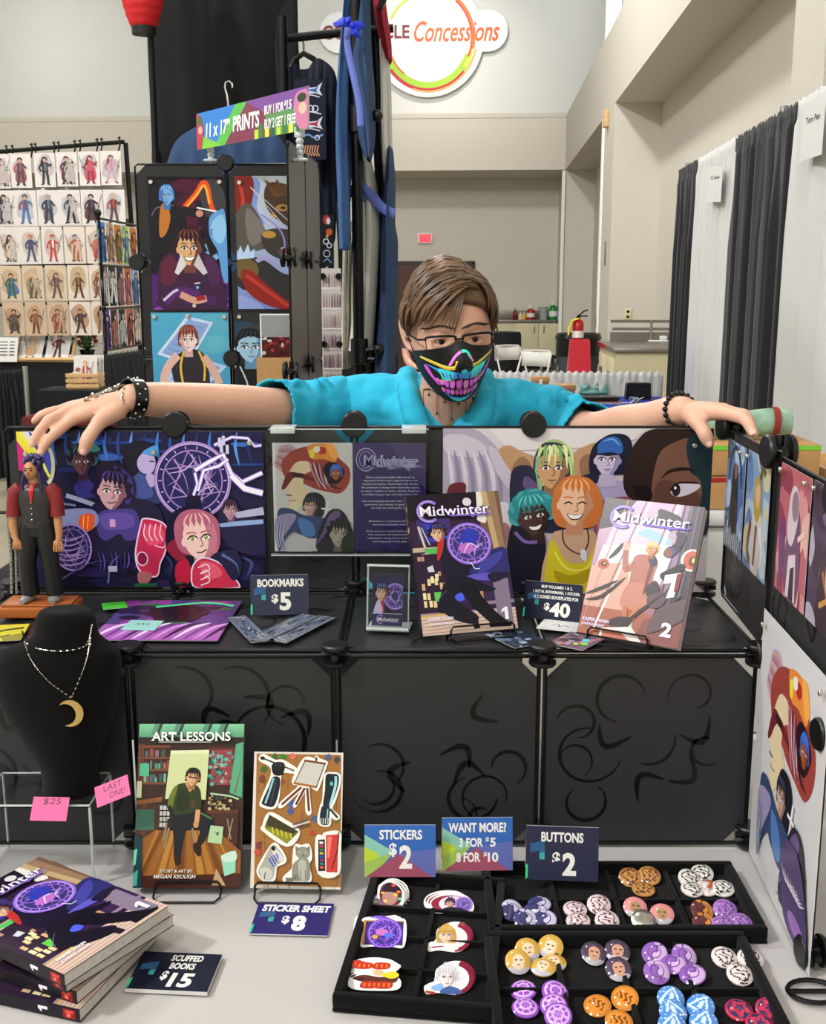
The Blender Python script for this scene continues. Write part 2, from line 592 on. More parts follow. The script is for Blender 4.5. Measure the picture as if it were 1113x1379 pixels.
# exit sign
c=uv(atV(573,321,VR-0.03))
m=MB('window_white');m.box((-0.15,-0.03,-0.1),(0.15,0.03,0.1),c=0.01)
ex=thing('exit_sign','small white exit sign with red letters on the far wall above the brown door','sign',matrix=Matrix.Translation(R(c[0],VR-0.035,c[2])) @ ROOM.copy())
m.build('housing',ex)
mat('exit_red','#ff3344',0.4,emit=0.9)
mat('exit_face','#e85a62',0.4,emit=0.35)
m=MB('exit_face');m.box((-0.12,-0.034,-0.08),(0.12,-0.03,0.08));m.build('face',ex)
vsx,fsx=glyphs('EXIT',0.02)
w_=max(p[0] for p in vsx)
m=MB('exit_red');m._add([(p[0]/w_*0.2-0.1,-0.0355,p[1]*0.17-0.06) for p in vsx],fsx);m.build('lettering',ex,smooth=0)
# wall plates
def plate_thing(name,label,cat,p,w,h,d,mname,n='u'):
    m=MB(mname)
    if n== 'u':m.box((-d,-w/2,-h/2),(0,w/2,h/2),c=min(w,h)*0.08)
    else:m.box((-w/2,-d,-h/2),(w/2,0,h/2),c=min(w,h)*0.08)
    o=m.build(name,matrix=Matrix.Translation(p) @ ROOM.copy())
    return tag(o,label,cat)
mat('ivory','#d9cfa6',0.5)
op=plate_thing('wall_outlet','ivory wall outlet plate above the corner steel counter','outlet',atV(846,423,13.6),0.085,0.13,0.012,'ivory','v')
for dz in (-0.03,0.03):
    m=MB('dark_recess');m.box((-0.018,-0.0135,dz-0.014),(0.018,-0.0121,dz+0.014));m.build('socket',op)
plate_thing('wall_speaker','small tan bracket unit high on the pier between the alcoves','speaker',atU(820,160,UW),0.12,0.2,0.06,'wood_pale')
plate_thing('wall_switch_plate','thin grey switch plate on the pier face','switch',atU(816,341,UW),0.1,0.28,0.01,'steel_counter')
plate_thing('card_reader','small grey box low on the pier above the trash can','box',atU(806,434,UW),0.15,0.15,0.03,'steel_counter')
# ---- concession stand sign
VSG=VB+0.5
k=(atV(600,55,VSG)-atV(500,55,VSG)).length/100      # metres to the pixel on that wall
c0=atV(577,52,VSG-0.12)
sg=thing('concession_sign','large round white concession sign with orange script and a green and red ring','sign',matrix=Matrix.Translation(c0) @ ROOM.copy())
mat('sign_white','#e6e6e4',0.4)
out=[]
rr=74*k
bar=26*k
bl,br_=-146*k,106*k
yc=9*k
a1=math.asin((bar-yc)/rr);a0=math.asin((bar+yc)/rr)
for i in range(25):
    a=a0+(PI-2*a0)*i/24;out.append((rr*math.cos(a),rr*math.sin(a)))
for i in range(11):
    a=PI/2+PI*i/10;out.append((bl+bar+bar*math.cos(a),yc+bar*math.sin(a)))
for i in range(25):
    a=PI+a1+(PI-2*a1)*i/24;out.append((rr*math.cos(a),rr*math.sin(a)))
for i in range(11):
    a=-PI/2+PI*i/10;out.append((br_-bar+bar*math.cos(a),yc+bar*math.sin(a)))
m=MB('sign_white')
TU=Matrix(((1,0,0,0),(0,0,-1,0),(0,1,0,0),(0,0,0,1)))       # XY outline -> upright, Z toward the viewer
m.prism(out,-0.06,0.0,T=TU)
m.build('plaque',sg,smooth=20)
A=Art(300*k,200*k,300,200,dz=0.0012)
cx,cy=160,100
for r0,w0,col,a,b in ((60,7,'#9cc22c',0.35,2.9),(62,3,'#e8e04a',-1.9,0.6),(65,3,'#b7222f',0.7,2.5),(57,2.5,'#cfd860',3.6,5.3),(63,2.5,'#e27a35',4.6,6.5),(67,1.5,'#e9a25a',0.2,1.9),(55,1.5,'#c9682c',2.2,3.2),(60,2,'#d85038',-0.9,0.4)):
    A.ring(cx,cy,r0*0.97,r0,w0*1.5,col,a0=a,a1=b)
A.text('CO',34,91,32,18,'#7d1f2e',bold=0.03,serif=True)
A.text('CLE',117,91,36,17,'#7d1f2e',bold=0.02,serif=True)
A.text('Concessions',198,91,114,26,'#d95f26',bold=0.012,shear=0.35)
TA=TU @ Matrix.Translation((-cx*k,-(200-cy)*k,0.002))
o=A.sheet('lettering',sg,TA,thick=0.0005,ink=INK_MATTE,back='#e6e6e4',outline=[(cx*k+56*k*math.cos(2*PI*i/32),(200-cy)*k+56*k*math.sin(2*PI*i/32)) for i in range(32)])
# ---- kitchen counter along the far wall
def hall_thing(name,label,cat,p,group=None):
    return thing(name,label,cat,matrix=Matrix.Translation(p) @ ROOM.copy(),group=group)
c1=min(uv(atV(757,433,21.7))[0],1.45)
c0_=uv(atV(560,433,21.7))[0]
L=c1-c0_
ct=hall_thing('kitchen_cabinet','cream base cabinet with steel worktop along the far wall','cabinet',R(c1,21.7,0))
m=MB('cabinet_cream');m.box((-L,0.02,0.28),(0,0.7,0.91));m.build('body',ct,smooth=0)
xs=[uv(atV(q,450,21.7))[0]-c1 for q in (695,726,757)]
for a,b,h in ((xs[0],xs[1],xs[1]-0.09),(xs[1],xs[2],xs[1]+0.09),(-L,xs[0]-0.35,-L+0.5)):
    m=MB('cabinet_cream');m.box((a+0.012,-0.005,0.30),(b-0.012,0.018,0.90),c=0.004);d=m.build('door',ct)
    m=MB('steel_counter');m.box((h-0.012,-0.03,0.72),(h+0.012,-0.006,0.86),c=0.004);m.build('handle',d)
m=MB('steel_counter');m.box((-L,-0.03,0.915),(0.0,0.7,0.96),c=0.006);m.build('worktop',ct)
m=MB('steel_counter');m.box((-L,0.66,0.96),(0.0,0.72,1.13),c=0.006);m.build('backsplash',ct)
for x in (-0.2,-0.8,-1.6,-2.4):
    m=MB('chrome');m.tube([(x,0.1,0),(x,0.1,0.28)],0.03,8);m.build('leg',ct)
m=MB('dark_recess');m.box((-L,0.5,0.0),(0,0.55,0.28));m.build('toe_gap_shade',ct,smooth=0)  # dark sheet set under the cabinet to give the toe gap its shade
ZC=0.96
mat('sauce_red','#a3201c',0.25);mat('sauce_dark','#6c1512',0.25);mat('mustard','#d7a62c',0.3);mat('cream_plastic','#dcd6bb',0.4)
mat('green_soap','#14813b',0.25);mat('bucket_grey','#9aa0a4',0.5);mat('white_plastic','#e4e3df',0.4)
def bottle(name,label,px,py0,py1,mname,w_px,capm='white_plastic',vv=21.95,labelm=None,pump=False):
    b=atV(px,py1,vv);t=atV(px,py0,vv);h=t.z-b.z
    kk=vv/1500
    r=w_px*kk/2
    o=hall_thing(name,label,'bottle',Vector((b.x,b.y,ZC)))
    m=MB(mname);m.lathe([(r*0.9,0),(r,h*0.03),(r,h*0.55),(r*0.8,h*0.68),(r*0.35,h*0.76)],14);m.build('body',o)
    m=MB(capm);m.lathe([(r*0.38,h*0.76),(r*0.38,h*0.88),(r*0.15,h*0.9),(r*0.13,h)],12)
    if pump:m.box((-r*0.7,-r*0.15,h*0.93),(r*0.2,r*0.15,h))
    m.build('cap',o)
    if labelm:
        m=MB(labelm);m.lathe([(r*1.02,h*0.18),(r*1.02,h*0.45)],14);m.build('wrapper',o)
bottle('sauce_bottle','slim dark red sauce bottle, first of the condiments on the far counter',694,416,432,'sauce_dark',6,'green_soap')
bottle('sauce_bottle','small cream bottle between the dark sauce and the mustard',701,420,431,'cream_plastic',5,'cream_plastic')
bottle('sauce_bottle','yellow mustard bottle beside the red jug',706,420,431,'mustard',6,'cream_plastic')
bottle('ketchup_jug','fat red pump jug with white label on the far counter',715,412,432,'sauce_red',11,'white_plastic',labelm='white_plastic',pump=True)
bottle('soap_bottle','green bottle with white label and pump beside the bucket',745,405,431,'green_soap',11,'white_plastic',labelm='white_plastic',pump=True)
b=atV(732,432,21.95)
o=hall_thing('metal_bucket','grey bucket standing between the red jug and the green bottle','bucket',Vector((b.x,b.y,ZC)))
m=MB('bucket_grey');m.lathe([(0.07,0),(0.09,0.23),(0.1,0.235),(0.1,0.245),(0.085,0.245),(0.066,0.01)],18);m.build('pail',o)
m=MB('chrome');m.tube([(-0.1,0,0.22),(-0.06,-0.08,0.14),(0.06,-0.08,0.14),(0.1,0,0.22)],0.004,6);m.build('handle',o)
b=atV(754,431,21.95)
o=hall_thing('paper_napkin_dispenser','small grey dispenser at the end of the far counter','dispenser',Vector((b.x,b.y,ZC)))
m=MB('bucket_grey');m.box((-0.05,-0.06,0),(0.05,0.06,0.16),c=0.012);m.build('case',o)
m=MB('white_plastic');m.box((-0.035,-0.066,0.03),(0.035,-0.061,0.09));m.build('napkin_slot',o)
# ---- corner counter in the alcove
cc=hall_thing('corner_counter','cream corner cabinet with stainless top and rail beside the red pedestal','cabinet',R(1.32,10.75,0))
m=MB('cabinet_cream');m.box((0,0,0.0),(0.77,1.4,0.955));m.build('body',cc,smooth=0)
for y0,y1 in ((0.08,0.68),(0.72,1.32)):
    m=MB('cabinet_cream');m.box((-0.018,y0,0.08),(-0.001,y1,0.9),c=0.004);d=m.build('door',cc)
    m=MB('steel_counter');m.box((-0.04,(y0+y1)/2-0.05,0.72),(-0.019,(y0+y1)/2+0.05,0.76),c=0.004);m.box((-0.04,(y0+y1)/2-0.05,0.62),(-0.019,(y0+y1)/2-0.02,0.76),c=0.004);m.build('handle',d)
m=MB('steel_counter');m.box((-0.03,-0.04,0.96),(0.77,1.42,1.005),c=0.008);m.build('worktop',cc)
m=MB('sauce_red');m.box((-0.034,0.7,0.962),(-0.0305,1.4,1.003));m.build('edge_strip',cc,smooth=0)
m=MB('steel_counter')
m.box((0.1,1.34,1.006),(0.77,1.38,1.1));m.box((0.12,1.3,1.12),(0.77,1.38,1.15));m.box((0.1,1.32,1.2),(0.77,1.38,1.23))
m.tube([(0.52,1.3,1.006),(0.52,1.3,1.23)],0.013,8)
m.build('rail',cc)
o=hall_thing('folded_towel','small white folded cloth lying on the corner counter','towel',atZ(890,460,1.005))
m=MB('white_plastic');m.box((-0.13,-0.05,0.0),(0.13,0.05,0.015),c=0.006);m.box((-0.01,-0.04,0.015),(0.06,0.03,0.06),c=0.008);m.build('fold',o)
# ---- trash can, pedestal, extinguisher
mat('can_grey','#4a5258',0.6);mat('bag_black','#0d0d0f',0.25);mat('pedestal_red','#c42436',0.35,trans=0.0);mat('extinguisher_red','#b31517',0.22);mat('hose_yellow','#e5c81f',0.4)
b=atV(779,470,13.0);
o=hall_thing('trash_can','big grey trash can lined with a black bag','bin',Vector((b.x,b.y,0)))
m=MB('can_grey');m.lathe([(0.19,0),(0.2,0.02),(0.235,0.78),(0.25,0.8),(0.25,0.84),(0.22,0.84),(0.19,0.1)],24);m.build('barrel',o)
m=MB('bag_black');m.lathe([(0.24,0.85),(0.262,0.8),(0.258,0.98),(0.27,1.0),(0.25,1.05),(0.24,1.055),(0.22,0.9)],26);m.build('bag',o)
for sx in (-1,1):
    m=MB('can_grey');m.box((sx*0.25-0.02,-0.06,0.7),(sx*0.25+0.02,0.06,0.76),c=0.008);m.build('handle',o)
b=atV(781,457,12.2);zt=b.z
o=hall_thing('red_pedestal','tapered red plastic pedestal in front of the trash can','pedestal',Vector((b.x,b.y,0)))
m=MB('pedestal_red');
bm_=[]
for z,hw in ((0,0.165),(0.3,0.145),(zt-0.03,0.105),(zt,0.1)):
    bm_.append([(sx*hw,sy*hw*0.8,z) for sx,sy in ((-1,-1),(1,-1),(1,1),(-1,1))])
m.grid(bm_,closed=True);m._add(bm_[-1],[(0,1,2,3)]);m.build('cone',o,smooth=20)
m=MB('pedestal_red');m.box((-0.17,-0.15,0),(0.17,0.15,0.04),c=0.01);m.build('foot',o)
o=hall_thing('fire_extinguisher','small red fire extinguisher with yellow tag on the red pedestal','extinguisher',Vector((b.x-0.02,b.y,zt)))
m=MB('extinguisher_red');m.lathe([(0.055,0),(0.06,0.01),(0.06,0.17),(0.045,0.2),(0.02,0.215)],18);m.build('cylinder',o)
m=MB('black_metal');m.lathe([(0.02,0.215),(0.02,0.25)],10);m.box((-0.012,-0.012,0.24),(0.1,0.012,0.255));m.tube([(0,0,0.25),(0.06,0,0.3),(0.1,0,0.31)],0.009,6);m.build('valve',o)
m=MB('hose_yellow');m.tube([(0,-0.03,0.22),(-0.07,-0.05,0.2),(-0.1,-0.05,0.12),(-0.105,-0.05,0.05)],(0.022),8,flat=0.5);m.build('hose',o)
m=MB('white_plastic');m.lathe([(0.0615,0.02),(0.0615,0.09)],18);m.build('wrapper',o)
# ---- cocktail table and folding chairs
b=atV(676,447,16.0)
o=hall_thing('cocktail_table','tall round table under a floor length black cloth near the counter','table',Vector((b.x,b.y,0)))
m=MB('black_cloth')
rows=[]
for z,r,am in ((b.z,0.16,0),(b.z,0.26,0),(b.z-0.03,0.275,0.002),(b.z-0.3,0.28,0.012),(0.02,0.31,0.03)):
    rows.append([((r+am*math.sin(9*2*PI*i/72))*math.cos(2*PI*i/72),(r+am*math.sin(9*2*PI*i/72))*math.sin(2*PI*i/72),z) for i in range(72)])
m.grid(rows,closed=True);m._add(rows[0],[list(range(72))]);m.build('tablecloth',o,smooth=60)
m=MB('steel_counter');m.lathe([(0.22,0.0),(0.22,0.015),(0.03,0.02),(0.03,b.z-0.01)],16);m.build('post',o)
mat('chair_white','#d9d8d2',0.45)
def folding_chair(p,rz,label):
    o=thing('folding_chair',label,'chair',matrix=Matrix.Translation((p.x,p.y,0)) @ Matrix.Rotation(rz,4,'Z'),group='white folding chairs')
    m=MB('chair_white');m.box((-0.19,-0.2,0.43),(0.19,0.18,0.455),c=0.01);m.build('seat',o)
    m=MB('chair_white');
    m.grid([[(-0.2+0.4*i/8,0.2+0.04*math.sin(PI*i/8),z) for i in range(9)] for z in (0.62,0.7,0.8)]);q=m.build('backrest',o);solid(q,0.015)
    for sx in (-1,1):
        m=MB('chair_white');m.tube([(sx*0.21,-0.26,0),(sx*0.21,0.05,0.45),(sx*0.2,0.21,0.78),(sx*0.17,0.22,0.81),(0,0.235,0.815)],0.012,8);m.build('leg',o)
        m=MB('chair_white');m.tube([(sx*0.185,0.24,0),(sx*0.185,-0.1,0.44)],0.012,8);m.build('leg',o)
b=atV(712,478,13.6);folding_chair(b,-0.6,'white folding chair beside the black draped cocktail table')
b=atV(696,475,14.8);folding_chair(b,0.5,'white folding chair half hidden behind the black draped cocktail table')
# ================================================================ pipe and drape
mat('drape_black','#131418',0.9,bump=0.3,scale=(300),sheen=0.15)
mat('drape_white','#cdccca',0.85,bump=0.15,scale=300)
mat('drape_grey','#22252a',0.9,bump=0.3,scale=300)
mat('pipe_grey','#a9aaa6',0.35,0.6)
def drape(name,label,a,b,z0,z1,mname,pleats,amp=0.03,group=None,header=0.06,phase=0.0,seed=1):
    a=Vector((a.x,a.y,0));b=Vector((b.x,b.y,0))
    d=b-a;L=d.length;t=d.normalized();n=Vector((t.y,-t.x,0))
    rnd=random.Random(seed)
    N=max(24,pleats*10)
    ph=[rnd.uniform(0,6.28) for _ in range(4)]
    rows=[]
    for z,am,fr in ((z1+0.012,0.3,3.0),(z1-header*0.5,0.25,3.0),(z1-header,0.3,3.0),(z1-header*1.6,0.6,1.5),(z1-(z1-z0)*0.25,0.9,1.0),(z0+(z1-z0)*0.4,1.0,1.0),(z0+(z1-z0)*0.15,1.1,1.0),(z0,1.15,1.0)):
        row=[]
        for i in range(N+1):
            s=i/N
            w=math.sin(2*PI*pleats*s+phase+0.7*math.sin(2*PI*s*2+ph[0]))+0.45*math.sin(2*PI*pleats*1.7*s+ph[1])
            if fr> 1:w=0.35*w+math.sin(2*PI*pleats*fr*s+ph[2])*0.8
            row.append(a+t*(L*s)+n*(amp*am*w)+Vector((0,0,z+(0.012*math.sin(2*PI*pleats*fr*s+ph[3]) if z> z1 else 0))))
        rows.append(row)
    m=MB(mname);m.grid(rows)
    o=m.build(name,smooth=80)
    solid(o,0.006)
    return tag(o,label,'drape',group)
UC=1.49
vs_=[uv(atU(q,y,UC))[1] for q,y in ((916,229),(942,214),(994,186),(1077,132))]+[3.6,2.6]
lab=['narrow black drape at the far end of the tall row','white drape with a paper name sign between two black drapes','wide black drape between the two white drapes of the tall row','white drape with a pinned sign above the striped wing prints','black drape beyond the white one with the pinned sign']
for i in range(5):
    drape('tall_drape',lab[i],R(UC,vs_[i+1]),R(UC,vs_[i]),0.02,2.4,'drape_white' if i% 2 else 'drape_black',5 if i== 0 else 7,0.028,'tall drapes along the side wall',seed=i+3)
fr=thing('drape_rig','grey pipe frame carrying the tall black and white drapes','frame',R(UC,vs_[0]))
for vv in (vs_[0]+0.03,(vs_[2]*0.4+vs_[3]*0.6),2.55):
    m=MB('pipe_grey');m.tube([R(UC+0.06,vv,0.012)-R(UC,vs_[0]),R(UC+0.06,vv,2.47)-R(UC,vs_[0])],0.02,10);m.box((R(UC+0.06,vv)-R(UC,vs_[0])+Vector((-0.2,-0.2,0)))[:],(R(UC+0.06,vv)-R(UC,vs_[0])+Vector((0.2,0.2,0.012)))[:]);m.build('upright',fr)
m=MB('pipe_grey');m.tube([R(UC+0.045,vs_[0]+0.03,2.4)-R(UC,vs_[0]),R(UC+0.045,2.55,2.4)-R(UC,vs_[0])],0.018,8);m.build('rail',fr)
def paper_sign(label,tl,tr,br,u,txt):
    p=atU(*tl,u);q=atU(*tr,u);b=atU(*br,u)
    w=(q-p).length;h=q.z-b.z
    mm=frame(Vector((p.x,p.y,q.z-h)),q-p,(0,0,1))
    A=Art(w,h,100,140,dz=2e-4)
    A.text(txt,50,45,62,16,'#222222',bold=0.03)
    o=A.sheet('paper_sign',None,mm,ink=INK_MATTE,back='#dcdcda',thick=0.0008)
    tag(o,label,'sign','paper name signs on the drapes')
paper_sign('white paper name sign pinned on the white drape between two black ones',(955,218),(974,215),(973,264),UC-0.055,'D.S. Quartin')
paper_sign('larger white paper name sign pinned on the white drape above the wing prints',(1082,140),(1113,124),(1111,205),UC-0.055,'Tom Pen')
# low white drape behind the blue table
VD=8.75
za=0.91
a,b=atV(450,508,VD),atV(897,508,VD)
drape('low_drape','low white drape hung behind the blue table',a,Vector((b.x-0.02,b.y,0)),0.02,za,'drape_white',15,0.035,seed=22)
fr=thing('drape_support','short pipe frame holding the low white drape','frame',Vector((a.x,a.y,0)))
for q in (0.0,0.5,0.985):
    p=(b-a)*q;p.z=0
    m=MB('pipe_grey');m.tube([p+RF*0.06+Vector((0,0,0.01)),p+RF*0.06+Vector((0,0,za))],0.018,8);m.box((p+RF*0.06+Vector((-0.12,-0.12,0)))[:],(p+RF*0.06+Vector((0.12,0.12,0.01)))[:]);m.build('upright',fr)
pb=(b-a)*0.985;pb.z=0
m=MB('pipe_grey');m.tube([Vector((0,0,za-0.02))+RF*0.04,pb+RF*0.04+Vector((0,0,za-0.02))],0.016,8);m.build('rail',fr)
# ================================================================ drawing kit for printed pictures
def mixc(a,b,t):
    a,b=lin(a) if isinstance(a,str) else a,lin(b) if isinstance(b,str) else b
    return tuple(a[i]*(1-t)+b[i]*t for i in range(3))
def head(A,cx,cy,s,skin='#e8b896',shade='#b87f63',hair='#3a2a4a',hl='#7a62a8',rot=0.0,flip=1,eye='#2a2030',style='short',mouth='line',look=0.0,brow=None,seed=1,neck=True,closed=False,line='#2a1620',ear=True):
    """A drawn face; s is its height, y runs down."""
    rnd=random.Random(seed)
    c,q=math.cos(rot),math.sin(rot)
    def T(x,y):
        x *= flip
        return (cx+s*(x*c-y*q),cy+s*(x*q+y*c))
    def B(pts,col,n=4):A.blob([T(*p) for p in pts],col,n)
    def Pl(pts,col):A.poly([T(*p) for p in pts],col)
    def Ln(pts,w,col,taper=False):A.line([T(*p) for p in pts],w*s,col,taper=taper)
    if style== 'long':
        B([(-.42,-.35),(-.5,.1),(-.55,.6),(-.45,1.1),(-.2,.9),(.2,.95),(.46,1.1),(.56,.6),(.5,.1),(.42,-.35),(0,-.66)],hair)
    elif style== 'bob':
        B([(-.4,-.4),(-.52,.0),(-.5,.38),(-.36,.46),(.36,.46),(.5,.38),(.52,0),(.4,-.4),(0,-.66)],hair)
    elif style== 'spiky':
        pts=[]
        for i in range(15):
            a=PI*0.93+(PI*1.14)*i/14
            r=.62 if i% 2== 0 else .46
            r *= rnd.uniform(.92,1.08)
            pts.append((r*math.cos(a),r*math.sin(a)*1.05-.05))
        Pl(pts+[(.4,.2),(-.4,.2)],hair)
    elif style== 'curly':
        for i in range(11):
            a=PI*0.95+PI*1.1*i/10
            A.ell(*T(.4*math.cos(a),.42*math.sin(a)-.08),.2*s,.19*s,hair if i% 2 else mixc(hair,hl,.3))
        B([(-.4,-.3),(-.42,.1),(.42,.1),(.4,-.3),(0,-.5)],hair)
    else:
        B([(-.4,-.3),(-.44,.05),(-.36,.25),(.36,.25),(.44,.05),(.4,-.3),(.2,-.56),(-.2,-.58)],hair)
    if neck:
        Pl([(-.17,.25),(-.19,.72),(.19,.72),(.17,.25)],shade)
    if ear:
        A.ell(*T(.34,.06),.06*s,.1*s,shade);A.ell(*T(-.34,.06),.06*s,.1*s,skin)
    B([(-.3,-.3),(-.345,0),(-.29,.25),(-.14,.44),(0,.5),(.14,.44),(.29,.25),(.345,0),(.3,-.3),(0,-.45)],skin)
    B([(.17,-.3),(.2,0),(.16,.25),(.02,.48),(.14,.44),(.29,.25),(.345,0),(.3,-.3)],shade)
    for sx in (-1,1):
        ex=sx*.15+look*.05
        if closed:
            Ln([(ex-.09,.03),(ex,-.02),(ex+.09,.03)],.03,line)
        else:
            B([(ex-.095,.02),(ex-.03,-.04),(ex+.06,-.035),(ex+.1,.015),(ex+.03,.055),(ex-.05,.055)],'#f2eee8')
            A.ell(*T(ex+look*.03,.008),.042*s,.05*s,eye)
            A.ell(*T(ex+look*.03-.012,-.006),.012*s,.012*s,'#ffffff',n=8)
            Ln([(ex-.105,.015),(ex-.03,-.05),(ex+.06,-.045),(ex+.11,.01)],.03,line)
        Ln([(ex-.1*sx-.0,-.1),(ex+.0,-.13),(ex+.11*sx,-.115 if sx> 0 else -.115)],.028,brow or hair)
    Ln([(.02+look*.06,0.0),(.06+look*.08,.17),(-.01+look*.06,.185)],.022,shade if isinstance(shade,tuple) else mixc(shade,line,.4))
    if mouth== 'grin':
        B([(-.17,.24),(0,.27),(.17,.24),(.1,.36),(0,.385),(-.1,.36)],line)
        B([(-.15,.25),(0,.28),(.15,.25),(.09,.34),(0,.36),(-.09,.34)],'#f5f2ee')
    elif mouth== 'smirk':
        Ln([(-.1,.31),(0,.325),(.13,.27)],.025,line)
    else:
        Ln([(-.09,.3),(0,.31),(.09,.3)],.022,line);Ln([(-.04,.36),(.04,.36)],.018,shade)
    # fringe
    if style== 'slick':
        B([(-.4,0),(-.37,-.3),(-.2,-.5),(.1,-.56),(.34,-.4),(.4,0),(.32,-.2),(.1,-.33),(-.15,-.32),(-.32,-.2)],hair)
    else:
        n=6
        top=[(-.4,.0),(-.42,-.28),(-.24,-.52),(.05,-.6),(.3,-.48),(.42,-.22),(.4,.05)]
        bot=[]
        for i in range(n*2-1):
            t=1-(i+1)/(n*2)
            x=-.38+.76*t
            y=(-.14+rnd.uniform(-.05,.07)) if i% 2== 0 else (-.3+rnd.uniform(-.03,.03))
            if style== 'part' :y -= .12*math.sin(PI*t)
            bot.append((x,y))
        if style== 'bob':
            bot=[(.3,-.12),(.0,-.08),(-.3,-.12)]
        Pl([(x,y) for x,y in crom(top,3,False)]+bot,hair)
    for i in range(5):
        x=-.26+.13*i
        Ln([(x*.5,-.54),(x*.95,-.42),(x*1.15,-.27)],.04,hl,taper=2)
def figure(A,cx,base,h,main='#2b2b33',alt='#7a3030',skin='#d9b090',hair='#30241c',seed=0,weapon=True,pose=0):
    """A small drawn standing figure."""
    r=random.Random(seed)
    def T(x,y):return (cx+h*x,base-h*y)
    def B(p,c):A.blob([T(*q) for q in p],c,3)
    def L(p,w,c,**k):A.line([T(*q) for q in p],w*h,c,**k)
    sw=r.uniform(.05,.14)
    lx=r.choice((-1,1))
    if r.random()< .5:
        B([(-.13,.62),(-.2-.1*r.random(),.25),(-.12,.1),(.12,.12),(.24*r.random()+.12,.26),(.13,.62)],alt)
    L([(-.05,.5),(-.06-sw*.4,.25),(-.05-sw,.02)],.1,main);L([(.05,.5),(.08+sw*.3,.27),(.05+sw,.02)],.1,main)
    L([(-.05-sw,.03),(-.12-sw,.005)],.05,'#20181a');L([(.05+sw,.03),(.12+sw,.005)],.05,'#20181a')
    B([(-.13,.78),(-.11,.6),(-.12,.46),(.12,.46),(.11,.6),(.13,.78),(0,.82)],main if r.random()< .6 else alt)
    B([(-.03,.8),(-.02,.55),(.05,.5),(.05,.8)],alt)
    L([(-.12,.76),(-.22,.62),(-.16-.1*r.random(),.48)],.07,alt if r.random()< .5 else main)
    L([(.12,.76),(.2,.62+.12*r.random()),(.26,.58+.25*r.random())],.07,main)
    A.ell(*T(.27,.62),.03*h,.03*h,skin)
    if weapon:
        L([(.2*lx,.35),(.3*lx,.66),(.42*lx,.98)],.028,'#6d6a70',smooth=False)
        L([(.26*lx,.6),(.34*lx,.57)],.03,'#403030',smooth=False)
    A.ell(*T(0,.9),.062*h,.075*h,skin)
    B([(-.09,.87),(-.09,.97),(0,1.01),(.1,.96),(.09,.86),(.05,.93),(-.04,.94)],hair)
    if r.random()< .4:B([(-.09,.95),(-.16,.8),(-.12,.66),(-.06,.8)],hair)
def smudge(A,x0,y0,x1,y1,cols,n=8,seed=0,size=.3):
    r=random.Random(seed)
    for i in range(n):
        cx,cy=r.uniform(x0,x1),r.uniform(y0,y1)
        w=(x1-x0)*size*r.uniform(.5,1.2);hh=(y1-y0)*size*r.uniform(.4,1)
        A.blob([(cx+w*math.cos(a)*r.uniform(.6,1),cy+hh*math.sin(a)*r.uniform(.6,1)) for a in [k*PI/4 for k in range(8)]],r.choice(cols),3)
# ================================================================ wire cube panels
def swirl_strip(mb,pts,w,mi,z):
    n=len(pts);L=[];Rr=[]
    for i in range(n):
        a,b=pts[max(i-1,0)],pts[min(i+1,n-1)]
        dx,dy=b[0]-a[0],b[1]-a[1];l=math.hypot(dx,dy) or 1
        k=w/2*(0.25+0.75*math.sin(PI*(i+.5)/n))
        L.append((pts[i][0]-dy/l*k,pts[i][1]+dx/l*k,z));Rr.append((pts[i][0]+dy/l*k,pts[i][1]-dx/l*k,z))
    mb._add(L+Rr,[(n+i,n+i+1,i+1,i) for i in range(n-1)],mi)
def cube_panel(parent,origin,xd,ud,w,h,seed=None,sheet='black_sheet',gap=0.006,swirl='black_swirl',both=False):
    """A sheet with clipped corners in a wire frame (frame as its sub-part)."""
    mm=frame(origin,xd,ud)
    M_=mm if parent is None else parent.matrix_world.inverted() @ mm
    g=gap;c=0.03
    o=[(g+c,g),(w-g-c,g),(w-g,g+c),(w-g,h-g-c),(w-g-c,h-g),(g+c,h-g),(g,h-g-c),(g,g+c)]
    mb=MB(sheet,swirl)
    mb.prism(o,-0.002,0.0)
    if seed is not None:
        r=random.Random(seed)
        for i in range(8):
            cx,cy=r.uniform(.14,.86)*w,r.uniform(.14,.86)*h
            rad=r.uniform(.08,.21)*w
            rad=min(rad,cx-g-.012,w-g-.012-cx,cy-g-.012,h-g-.012-cy)
            if rad< .012:continue
            a0=r.uniform(0,6.28);sp=r.uniform(2.0,5.6)*r.choice((-1,1));k1=r.uniform(.45,1.0)
            pts=[(cx+rad*(1-(1-k1)*t/27)*math.cos(a0+sp*t/27),cy+rad*(1-(1-k1)*t/27)*math.sin(a0+sp*t/27)) for t in range(28)]
            swirl_strip(mb,pts,r.uniform(.0035,.007),1,0.0004)
        for i in range(4):
            cx,cy=r.uniform(.15,.8)*w,r.uniform(.2,.8)*h
            a=r.uniform(0,6.28)
            pts=[(cx+(.16*w)*(t/13-.5)*math.cos(a)-.03*math.sin(a)*math.sin(t/13*3),cy+(.16*w)*(t/13-.5)*math.sin(a)+.03*math.cos(a)*math.sin(t/13*3)) for t in range(14)]
            pts=[(min(max(x,.012),w-.012),min(max(y,.012),h-.012)) for x,y in pts]
            swirl_strip(mb,pts,.009,1,0.0004)
    p=mb.build('panel',parent,M_,smooth=0)
    f=MB('black_metal')
    e=0.0035
    f.tube([(e,e+.008,0),(e,h-e-.008,0),(e+.008,h-e,0),(w-e-.008,h-e,0),(w-e,h-e-.008,0),(w-e,e+.008,0),(w-e-.008,e,0),(e+.008,e,0)],0.0032,8,closed=True,up=(0,0,1))
    f.build('wire_frame',p)
    return p
